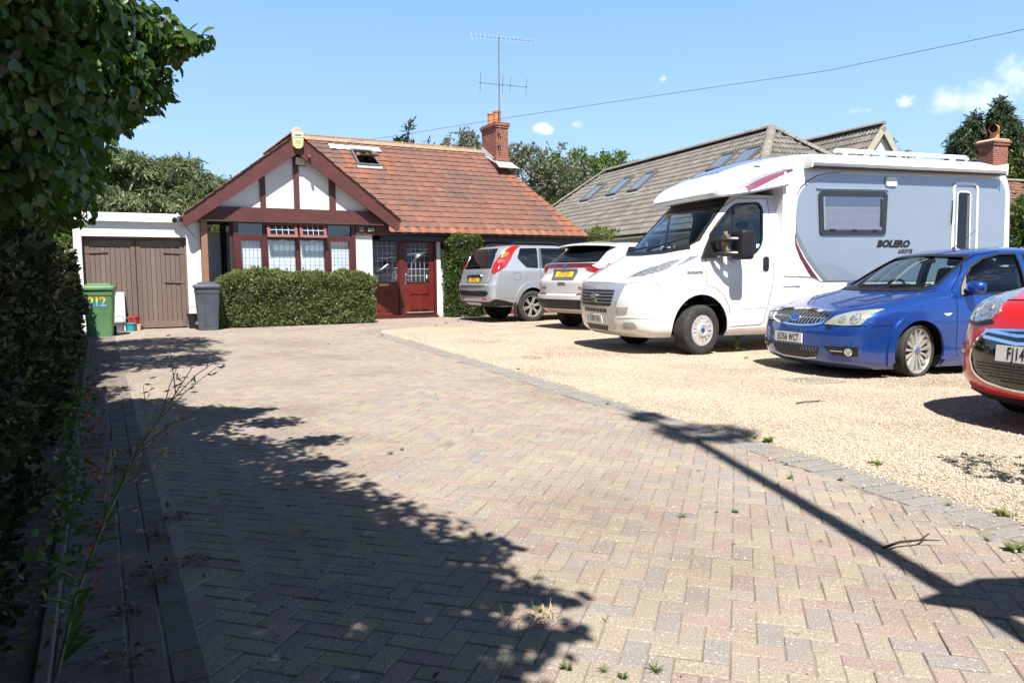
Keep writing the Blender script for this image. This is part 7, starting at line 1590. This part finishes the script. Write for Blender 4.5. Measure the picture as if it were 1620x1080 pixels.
for g in (-1, 1):
    wr = ms_.wrap(g)
    m = MB(); polyline(m, wr, [(.81, 1.058), (1.0, 1.055), (1.2, 1.065), (1.32, 1.03), (1.40, .94)], .007, .0015, .001); VP(mh, m, 'bumper_seam', MT['trim_grey'])
    m = MB(); polyline(m, wr, [(.66, .555), (.9, .565), (1.15, .56), (1.32, .55)], .012, .005, .006); VP(mh, m, 'bumper_crease', MW)
    A_ = [(.745, 1.135), (.79, 1.19), (.88, 1.275), (1.03, 1.37), (1.18, 1.425), (1.30, 1.445), (1.29, 1.40), (1.22, 1.30), (1.10, 1.20), (.95, 1.145)]
    m = MB(); panel(m, wr, rounded(A_, .03, 3), .008, .014, .05); hl = VP(mh, m, 'headlight', MT['head_clear'])
    for a, z, r in ((.93, 1.22, .055), (1.09, 1.30, .06)):
        m = MB(); panel(m, wr, [(a+r*cos(t), z+r*sin(t)) for t in np.linspace(0, 2*pi, 20, endpoint=False)], .012, .004, .03); VP(mh, m, 'lamp_bowl', MT['head_clear'], hl)
    m = MB(); panel(m, wr, [(.70, 1.115), (.74, 1.13), (.79, 1.19), (.88, 1.275), (.86, 1.29), (.76, 1.21)], .006, .008, .04); VP(mh, m, 'lamp_trim', MT['trim_grey'], hl)
    m = MB(); panel(m, wr, rounded([(.62, .70), (.90, .715), (.86, .61), (.645, .595)], .02, 3), .004, .003, .05); VP(mh, m, 'bumper_recess', M('recess_grey', (.42, .41, .36), (.30, .29, .26), scale=10, rough=.5) if 'recess_grey' not in bpy.data.materials else bpy.data.materials['recess_grey'])
    m = MB(); panel(m, wr, rounded([(.74, .385), (1.00, .40), (.98, .495), (.76, .49)], .04, 4), .004, .003, .05); fr2 = VP(mh, m, 'fog_recess', bpy.data.materials['recess_grey'])
    cs = ms_.side(g)
    m = MB()
    polyline(m, cs, [(1.10, 1.44), (1.10, 1.02), (1.24, .98), (1.40, .87), (1.50, .68), (1.515, .40), (2.05, .42), (2.10, .47), (2.235, 1.0), (2.25, 1.6), (2.235, 2.28)], .009, .0012, .001)
    polyline(m, cs, [(2.24, 2.29), (1.70, 2.285), (1.40, 2.10), (1.14, 1.76)], .009, .0012, .001)
    VP(mh, m, 'door_seam', MT['trim'])
    m = MB(); polyline(m, cs, [(1.66, .665), (2.17, .685)], .014, .005, .006); VP(mh, m, 'door_crease', MW)
    m = MB(); panel(m, cs, rounded([(2.055, 1.215), (2.155, 1.215), (2.165, 1.425), (2.065, 1.425)], .045), .014, .016, .05); VP(mh, m, 'door_handle', MT['black'])
    m = MB(); ra = [(1.03+.505*cos(t), .37+.57*sin(t)) for t in np.linspace(-.12, pi+.12, 26)]; rb2 = [(1.03+.452*cos(t), .38+.505*sin(t)) for t in np.linspace(pi+.12, -.12, 26)]; panel(m, cs, ra+rb2, .010, .02, .07); VP(mh, m, 'wheel_arch', MW)
    m = MB(); panel(m, cs, [(1.50, .29), (2.36, .34), (2.36, .40), (1.52, .375)], .012, .02, .1); VP(mh, m, 'sill', MW)
    # twin-arm mirror
    m = MB(); y_ = g*1.10
    m.prism([(1.02, 1.40), (1.26, 1.41), (1.30, 1.55), (1.20, 1.80), (1.08, 1.55)], 'y', min(y_*.985, y_*1.03), max(y_*.985, y_*1.03)); mm = VP(mh, m, 'mirror', MT['trim'])
    m = MB(); yo_ = g*1.44
    for z in (1.66, 1.46):
        m.tube([(1.16, g*1.10, z-.02), (1.22, g*1.24, z), (1.36, g*1.36, z+.005), (1.47, g*1.40, z)], .034, 8)
    VP(mh, m, 'mirror_arm', MT['black'], mm)
    b_ = bmesh.new(); bmesh.ops.create_cube(b_, size=1)
    for v in b_.verts: v.co = Vector((1.53+v.co.x*.22*(1 if v.co.x < 0 else 1), g*1.36+v.co.y*.30, 1.585+v.co.z*.42))
    bmesh.ops.bevel(b_, geom=b_.edges[:], offset=.06, segments=4, affect='EDGES', profile=.6); m = MB(); m.bm(b_); b_.free(); VP(mh, m, 'mirror_head', MT['trim'], mm)
    m = MB(); b_ = bmesh.new(); bmesh.ops.create_cube(b_, size=1)
    for v in b_.verts: v.co = Vector((1.33+v.co.x*.05, g*1.235+v.co.y*.13, 1.60+v.co.z*.36))
    bmesh.ops.bevel(b_, geom=b_.edges[:], offset=.05, segments=4, affect='EDGES'); m.bm(b_); b_.free(); VP(mh, m, 'mirror_guard', M('worn_tan_plastic', (.34, .24, .12), (.22, .17, .10), scale=9, rough=.6) if 'worn_tan_plastic' not in bpy.data.materials else bpy.data.materials['worn_tan_plastic'], mm)
    wheel(mh, (1.035, g*.985, .365), .365, .25, .225, 'cap', g, steer=R_(16), face=MT['wheel_cap'])
    wheel(mh, (5.2, g*1.02, .365), .365, .25, .225, 'cap', g, face=MT['wheel_cap'])
m = MB(); m.tube([(1.45, -1.12, 1.37), (1.52, -1.125, 1.34), (1.56, -1.125, 1.30)], .012, 6); VP(mh, m, 'mirror_cable', MT['white_pl'])
m = MB(); polyline(m, HS, [(2.40, .98), (2.64, .985)], .016, .014, .016); VP(mh, m, 'locker_trim', MT['silver_pl'])
for cx_, s_ in (((1.88, 1.585), (.09, .10)), ((2.01, 1.585), (.06, .06))):
    m = MB(); panel(m, CS, [(cx_[0]-s_[0]/2, cx_[1]-s_[1]/2), (cx_[0]+s_[0]/2, cx_[1]-s_[1]/2), (cx_[0]+s_[0]/2, cx_[1]+s_[1]/2), (cx_[0]-s_[0]/2, cx_[1]+s_[1]/2)], -.011, 0, .1); VP(mh, m, 'window_sticker', M('mint_sticker', (.42, .66, .60), rough=.5) if 'mint_sticker' not in bpy.data.materials else bpy.data.materials['mint_sticker'])
for a, b_ in (((.62, 1.545), (-.30, 1.60)), ((-.05, 1.535), (-.86, 1.69))):
    m = MB(); pts = [CF[0](a[0]+(b_[0]-a[0])*t, a[1]+(b_[1]-a[1])*t)+Vector((-.03, 0, .02)) for t in np.linspace(0, 1, 7)]; m.tube(pts, [.022, .019, .017, .015, .013, .011, .009], 6); VP(mh, m, 'wiper', MT['black'])
m = MB(); panel(m, CF, [(-1.0, 1.53), (-.6, 1.475), (0, 1.46), (.6, 1.475), (1.0, 1.53), (.93, 1.60), (.55, 1.52), (0, 1.50), (-.55, 1.52), (-.93, 1.60)], .004, .004, .06); VP(mh, m, 'scuttle', MT['trim'])
for cy in (-.45, .45):
    sm = seat_mesh(1.62, cy, 1.02); VP(mh, sm, 'cab_seat', MT['seat'])
m = MB(); cst = Vector((1.25, .45, 1.50)); ax_ = Vector((-.75, 0, .65)).normalized(); e1 = Vector((0, 1, 0)); e2 = ax_.cross(e1)
m.tube([cst+(e1*cos(t)+e2*sin(t))*.20 for t in np.linspace(0, 2*pi, 25)], .018, 8, cap=False); m.tube([cst-e1*.19, cst, cst+e1*.19], .02, 6); VP(mh, m, 'steering_wheel', MT['black'])
m = MB(); m.box(1.05, 1.07, .15, .47, 1.53, 1.60); VP(mh, m, 'dash_card', MT['white_pl'])
# ------------------------------------------------------------------ bins and clutter by the garage
def gp(px, py, z=0.0):
    """ground point at a surveyed image position"""
    o = Vector((0, 0, CAM_H)); d = f_+cr*((px-810)/1200)-cu*((py-540)/1200); return o+d*((z-CAM_H)/d.z)
def bin_(name, label, loc, yaw, m, w=.56, d=.66, h=.98, panel_=False):
    t = thing(name, label, 'wheelie bin', Frame(loc.x, loc.y, yaw), (0, 0, 0))
    b = MB(); wb, db = w*.80, d*.72; f = .03; zs = [.03, .10, h*.5, h*.86, h*.88, h]; vs = []
    def ring(z, k, grow=0):
        ww, dd = wb+(w-wb)*k+grow, db+(d-db)*k+grow; r = .05
        pts = []
        for (sx, sy, a0) in ((1, 1, 0), (-1, 1, 90), (-1, -1, 180), (1, -1, 270)):
            for j in range(4): a = R_(a0+30*j); pts.append((sx*(ww/2-r)+r*cos(a), sy*(dd/2-r)+r*sin(a)+(.0 if sy < 0 else .0), z))
        return pts
    rings = [ring(.0, 0), ring(.03, 0), ring(h*.5, .5), ring(h*.84, .86), ring(h*.845, .86, .02), ring(h*.90, .93, .02), ring(h*.905, .93), ring(h, 1)]
    n = 16
    for r in rings: b.v += r
    for i in range(len(rings)-1):
        for k in range(n): b.f.append((i*n+k, i*n+(k+1) % n, (i+1)*n+(k+1) % n, (i+1)*n+k)); b.m.append(0)
    b.f.append(tuple(range(n))); b.m.append(0)
    body_ = VP(t, b, 'body', m, smooth=40)
    l = MB(); lr = [ring(h-.035, 1, .05), ring(h+.005, 1, .06), ring(h+.03, 1, .035), ring(h+.05, 1, -.10), ring(h+.085, 1, -.16), ring(h+.095, 1, -.26)]
    for r in lr: l.v += r
    for i in range(len(lr)-1):
        for k in range(n): l.f.append((i*n+k, i*n+(k+1) % n, (i+1)*n+(k+1) % n, (i+1)*n+k)); l.m.append(0)
    l.f.append(tuple(range((len(lr)-1)*n, len(lr)*n))); l.m.append(0); l.f.append(tuple(range(n))); l.m.append(0)
    lid = VP(t, l, 'lid', m, smooth=40)
    hd = MB(); hd.tube([(-w*.34, d*.52, h-.02), (-w*.34, d*.60, h+.0), (w*.34, d*.60, h), (w*.34, d*.52, h-.02)], .016, 8); VP(t, hd, 'handle', m)
    for g in (-1, 1):
        wv = MB(); wv.lathe([(0, g*(wb/2-.0)), (.10, g*(wb/2)), (.10, g*(wb/2+.05)), (0, g*(wb/2+.05))], c=(0, db*.42, .10), axis='x', n=20); VP(t, wv, 'wheel', MT['black'])
    if panel_:
        p = MB(); y0 = lambda z: -(db+(d-db)*z/h)/2-.004
        q = rounded([(-.07, .10), (.16, .10), (.17, .80), (-.08, .80)], [.01, .01, .07, .07])
        pv = [(x, y0(z), z) for x, z in q]; qi = inset(q, .008); pv2 = [(x, y0(z)-.003, z) for x, z in qi]; nn2 = len(q)
        p.add(pv+pv2, [(i, (i+1) % nn2, nn2+(i+1) % nn2, nn2+i) for i in range(nn2)]); VP(t, p, 'moulded_panel', M('dark_grey_moulding', (.035, .042, .055), rough=.5), body_)
    return t, body_, db, d, h
GRN = M('faded_green_plastic', (.075, .185, .075), (.10, .225, .10), scale=4, rough=.45, bmp=.0006, bscale=300)
gb, gbb, db, d_, h_ = bin_('green_bin', 'green wheelie bin with rainbow house number standing at the end of the hedge', HF.w(.0, 17.55), 24, GRN)
m = MB(); vs, fs = text_mesh('212', .27, .008, spacing=.92); z0 = .70; yb = lambda z: -(db+(d_-db)*z/h_)/2-.006
m.add([(-.02+x*.85, yb(z0+y), z0+y) for x, y in vs], fs)
rm_, t_, b_ = mat_base('rainbow_sticker'); c_ = t_.nodes.new('ShaderNodeTexCoord'); s_ = t_.nodes.new('ShaderNodeSeparateXYZ'); t_.links.new(c_.outputs['Object'], s_.inputs[0])
mr_ = t_.nodes.new('ShaderNodeMapRange'); mr_.inputs[1].default_value = z0-.10; mr_.inputs[2].default_value = z0+.10; t_.links.new(s_.outputs[2], mr_.inputs[0])
t_.links.new(ramp(t_, mr_.outputs[0], [(.05, (.45, .30, .62)), (.25, (.10, .35, .75)), (.45, (.05, .55, .60)), (.6, (.45, .65, .10)), (.78, (.80, .62, .04)), (.95, (.78, .25, .05))]), b_.inputs['Base Color']); b_.inputs['Roughness'].default_value = .4
VP(gb, m, 'house_number', rm_, gbb)
bin_('grey_bin', 'dark grey wheelie bin standing between the garage and the clipped hedge', HF.w(2.13, 18.25), 24, M('slate_grey_plastic', (.055, .066, .085), (.075, .088, .11), scale=4, rough=.5, bmp=.0006, bscale=300), panel_=True, w=.52)
o = MB(); o.prism([(19.10, .0), (19.14, .0), (19.305, .86), (19.265, .86)], 'x', .16, .50); q = o.build('leaning_board', M('pale_blue_board', (.40, .47, .48), (.46, .52, .53), scale=3, rough=.6), off=(.33, 19.2, 0)); q.location = HF.w(.33, 19.2); q.rotation_euler = (0, 0, HF.rot); tag(q, 'pale blue-grey board leaning against the garage door behind the green bin', 'board')
def tub(name, label, cat, u, w, r0, r1, h, m, handle=False, z=0, rim=None):
    t = thing(name, label, cat, HF, (u, w, z)); b = MB(); b.lathe([(0, .004), (r0, .0), (r1, h), (r1*1.07, h), (r1*1.07, h-.025), (r1*1.01, h-.028)], n=22); b.lathe([(r1*.97, h), (r1*.9, h*.6), (0, h*.6)], n=22); bo = b.build('body', m, smooth=40); bo.parent = t
    if handle:
        k = MB(); k.tube([(cos(a)*r1*1.04, -.02, h+sin(a)*r1*1.2) for a in np.linspace(0, pi, 13)], .006, 6); ho = k.build('handle', rim or MT['steel'], smooth=60); ho.parent = t
    return t
tub('metal_bucket', 'dull metal bucket with a wire handle beside the green bin', 'bucket', .36, 18.75, .085, .115, .21, M('dull_zinc', (.20, .20, .20), (.28, .28, .28), scale=8, rough=.5, metal=.6), True)
TQ = tub('turquoise_tub', 'turquoise plastic tub on the paving before the garage door', 'tub', .58, 18.85, .09, .11, .18, M('turquoise_plastic', (.02, .30, .38), rough=.4), True)
tub('cream_pot', 'small cream painted pot right of the turquoise tub', 'pot', .745, 18.92, .05, .06, .14, M('cream_pot_paint', (.60, .50, .36), (.5, .25, .18), scale=14, rough=.6))
t = tub('red_tub', 'red plastic tub resting behind the turquoise one against the garage door', 'tub', .66, 19.14, .10, .125, .30, M('red_plastic', (.42, .012, .016), rough=.4))
tub('black_bucket', 'black bucket standing at the right end of the garage door', 'bucket', 1.90, 18.98, .10, .135, .34, MT['black'], True, rim=MT['black'])
# ------------------------------------------------------------------ weeds, litter and other small things
rng = np.random.default_rng(8)
def weed_proto(n, size, seed, flower=False, up=.8):
    r = np.random.default_rng(seed); a = r.random(n)*2*pi; d = np.stack([np.cos(a), np.sin(a), up*r.random(n)+.15], 1); P = np.stack([np.cos(a)*.012, np.sin(a)*.012, np.zeros(n)], 1)*r.random((n, 1))
    return swarm('weed', BLADE if seed % 2 else LEAF4, P, rot_from(d, r, np.tile([[0, 0, 1.0]], (n, 1))), size*(.5+.7*r.random(n)), MT['leaf_bright' if seed % 3 == 0 else 'leaf_green'])
protos = [weed_proto(26, .075, 1), weed_proto(22, .06, 2), weed_proto(34, .09, 3), weed_proto(18, .05, 4)]
spots = [(618, 718, 1.0), (636, 712, .6), (853, 968, .7), (897, 1058, .8), (1037, 1062, .9), (1216, 699, 1.6), (1195, 694, .9), (1250, 757, .9), (1244, 736, .7), (1105, 697, .7), (1390, 736, 1.2), (1378, 733, .8), (1080, 818, .8), (1163, 811, .6), (1590, 817, 1.3), (1578, 812, .9), (1562, 855, .8), (1605, 872, 1.4), (1618, 868, 1.0), (1100, 597, 1.0), (706, 512, 1.2), (690, 516, .8), (1180, 568, 1.1), (1455, 560, .6), (760, 527, .8), (820, 585, .7), (962, 640, .7), (605, 531, .9), (1500, 800, .7), (1330, 760, .6), (955, 1062, .5), (985, 1072, .6), (275, 517, 1.2), (255, 519, .9), (725, 508, .9), (655, 530, .6), (560, 530, .5), (520, 545, .5), (1230, 770, .5), (975, 530, .9), (890, 515, .8)]
for k, (x, y, s) in enumerate(spots):
    p = protos[k % 4]; o = p if k < 4 else p.copy()
    if k >= 4: COL.objects.link(o)
    q = gp(x, y); o.location = (q.x, q.y, .004); o.rotation_euler = (0, 0, random.random()*6.3); k_ = s*.55*max(1, q.y/5)**.35; o.scale = (k_, k_, k_)
    tag(o, 'small green weed growing in the paving joints and gravel of the drive', 'weed', 'weeds growing in the drive')
# tall weed among the gravel by the motorhome's front wheel
tw = thing('upright_weed', 'single upright leafy weed in the shade under the motorhome', 'weed', None, tuple(gp(1168, 556))); m = MB(); m.tube([(0, 0, 0), (.01, 0, .16), (0, .01, .30)], .005, 5); o = m.build('stem', MT['leaf_green']); o.parent = tw
P = np.array([(rng.normal()*.02, rng.normal()*.02, z) for z in np.linspace(.03, .3, 26)]); foliage('leaves', P, rng.normal(size=(26, 3)), rng, .075, MT['leaf_green'], th=tw)
# dead leaves and straw caught along the edging
patches = [(215, 715, .14, .05), (200, 745, .07, .04), (270, 822, .08, .03), (172, 836, .06, .03), (248, 926, .07, .025), (200, 970, .05, .03), (180, 592, .30, .10), (190, 615, .12, .08), (120, 605, .3, .25), (150, 700, .10, .2), (205, 1050, .08, .05), (310, 890, .05, .03), (130, 640, .2, .5), (235, 905, .05, .04), (60, 900, .16, .5), (70, 800, .14, .5), (250, 850, .04, .06), (860, 985, .09, .05), (130, 570, .3, .4)]
Pl = []; Ps = []
for x, y, r1, r2 in patches:
    q = gp(x, y); n = int(60+340*r1*max(r2, .1)/.02*.1)
    for _ in range(min(n, 200)):
        u = rng.normal()*r1*.6; v = rng.normal()*r2*.9; p = q+HF.ex*u+HF.ey*v; (Pl if (rng.random() < .62 and x != 860) else Ps).append((p.x, p.y, .012+.015*rng.random()))
for _ in range(260):
    p = HF.w(rng.uniform(-.2, .9)**1.0, rng.uniform(1.2, 12)); Pl.append((p.x, p.y, .012))
for _ in range(200):
    p = HF.w(rng.uniform(.3, 4), rng.uniform(1.5, 15)); (Pl if rng.random() < .4 else Ps).append((p.x, p.y, .005))
Pl, Ps = np.array(Pl), np.array(Ps)
d = rng.normal(size=Pl.shape); d[:, 2] *= .3; o = swarm('leaf_litter', LEAF4, Pl, rot_from(d, rng, np.tile([[0, 0, 1.0]], (len(d), 1))+rng.normal(size=d.shape)*.35), .024*(.5+rng.random(len(d))), MT['deadleaf']); tag(o, None, None, kind='stuff')
d = rng.normal(size=Ps.shape); d[:, 2] = np.abs(d[:, 2])*.25; o = swarm('dry_grass', BLADE, Ps, rot_from(d, rng, np.tile([[0, 0, 1.0]], (len(d), 1))), np.stack([.03*(.5+rng.random(len(d))), .045*(.4+rng.random(len(d))), .02*np.ones(len(d))], 1), MT['straw']); tag(o, None, None, kind='stuff')
# pale crumbs and petals scattered on the blocks
n = 900; Pc = np.array([HF.w(rng.uniform(.1, 4.0), rng.uniform(1.2, 11)) for _ in range(n)]); Pc[:, 2] = .004
o = swarm('stone_crumbs', STONE, Pc, rot_from(rng.normal(size=(n, 3)), rng), rng.uniform(.0018, .0045, n), MT['stone']); tag(o, None, None, kind='stuff')
# tall wispy weed arching up from the flower bed in the left foreground
base = Vector((-1.36, 2.16, 0)); ta = thing('tall_weed', 'tall wispy weed arching out of the flower bed in the left foreground', 'weed', None, tuple(base))
st = [base, Vector((-1.325, 2.22, .22)), Vector((-1.265, 2.30, .44)), Vector((-1.19, 2.39, .64)), Vector((-1.07, 2.52, .88))]
m = MB(); m.tube(st, [.007, .006, .005, .0035, .0015], 6); br_ends = []
for k in range(15):
    t = .45+.5*k/15; i = min(3, int(t*4)); a = st[i].lerp(st[i+1], t*4-i); dd = Vector((rng.normal()*.6+.35, rng.normal()*.4+.35, .55+.3*rng.random())).normalized(); e = a+dd*(.16+.12*rng.random()); m.tube([a, a.lerp(e, .5)+Vector((0, 0, .015)), e], [.002, .0015, .0008], 4); br_ends.append((a, e))
o = m.build('stem', M('pale_green_stem', (.16, .19, .09), rough=.6), off=tuple(base), smooth=60); o.parent = ta
P = []; D = []
for k in range(20):
    t = .04+.62*k/20; i = min(3, int(t*4)); a = st[i].lerp(st[i+1], t*4-i); P.append(a); D.append((rng.normal()*.7+.3, rng.normal()*.7, .5+.2*rng.normal()))
P, D = np.array(P), np.array(D); D /= np.linalg.norm(D, axis=1, keepdims=True); s_ = .115*(1-.6*np.linspace(0, 1, len(P)))
o = swarm('leaves', LEAF8, P-np.array(base), rot_from(D, rng, np.tile([[0, 0, 1.0]], (len(P), 1))), np.stack([s_*.5, s_, s_], 1), MT['leaf_green']); o.parent = ta
P = []
for a, e in br_ends:
    for k in range(12): P.append(a.lerp(e, .25+.75*rng.random())+Vector((rng.normal()*.012, rng.normal()*.012, rng.normal()*.01)))
P = np.array(P); D = rng.normal(size=P.shape)*.5+np.array([.5, .3, .4]); o = swarm('seed_pods', LEAF4, P-np.array(base), rot_from(D, rng), np.stack([.012*np.ones(len(P)), .030*np.ones(len(P)), .012*np.ones(len(P))], 1), MT['straw']); o.parent = ta; o['kind'] = 'stuff'
# orange-red flowers climbing the foot of the hedge
fp = thing('flowering_climber', 'orange-red flowering plant climbing the foot of the shaded hedge', 'plant', HF, (-.22, 5, 0))
P = []; Fp = []
for w, z, r in ((6.9, .3, .22), (6.2, .25, .2), (5.3, .33, .25), (4.6, .30, .22), (4.0, .25, .2), (3.3, .3, .2), (2.7, .28, .2)):
    for _ in range(110): P.append((-.16+rng.normal()*.05, w+rng.normal()*r, abs(z+rng.normal()*.13)))
    for _ in range(4): Fp.append((-.05+rng.normal()*.03, w+rng.normal()*r, abs(z+rng.normal()*.14)))
P, Fp = np.array(P), np.array(Fp); o = foliage('foliage', P, np.tile([[.8, 0, .3]], (len(P), 1)), rng, .034, MT['leaf_column'], th=fp, loc=(-.22, 5, 0))
Pf = np.repeat(Fp, 6, axis=0)+rng.normal(size=(len(Fp)*6, 3))*.006; o = swarm('flowers', LEAF4, Pf-np.array([-.22, 5, 0]), rot_from(rng.normal(size=Pf.shape)+np.array([.6, 0, .3]), rng), .022*np.ones(len(Pf)), MT['red_flower']); o.parent = fp; o['kind'] = 'stuff'
# fallen twig and clod on the gravel
for (x, y, lab) in ((1282, 640, 'thin dark fallen twig lying on the gravel before the blue car'), (1440, 866, 'short brown twig lying on the paving beside the grey kerb')):
    q = gp(x, y); m = MB(); m.tube([(-.16, 0, .012), (-.05, .015, .016), (.06, .0, .014), (.15, .03, .02)], [.007, .006, .005, .003], 5); m.tube([(.06, 0, .014), (.12, -.05, .02)], [.004, .002], 4); o = m.build('fallen_twig', MT['twig'], smooth=60); o.location = (q.x, q.y, .012); o.rotation_euler = (0, 0, .4); tag(o, lab, 'twig')
for o in bpy.data.objects:
    if '_off' in o.keys(): del o['_off']
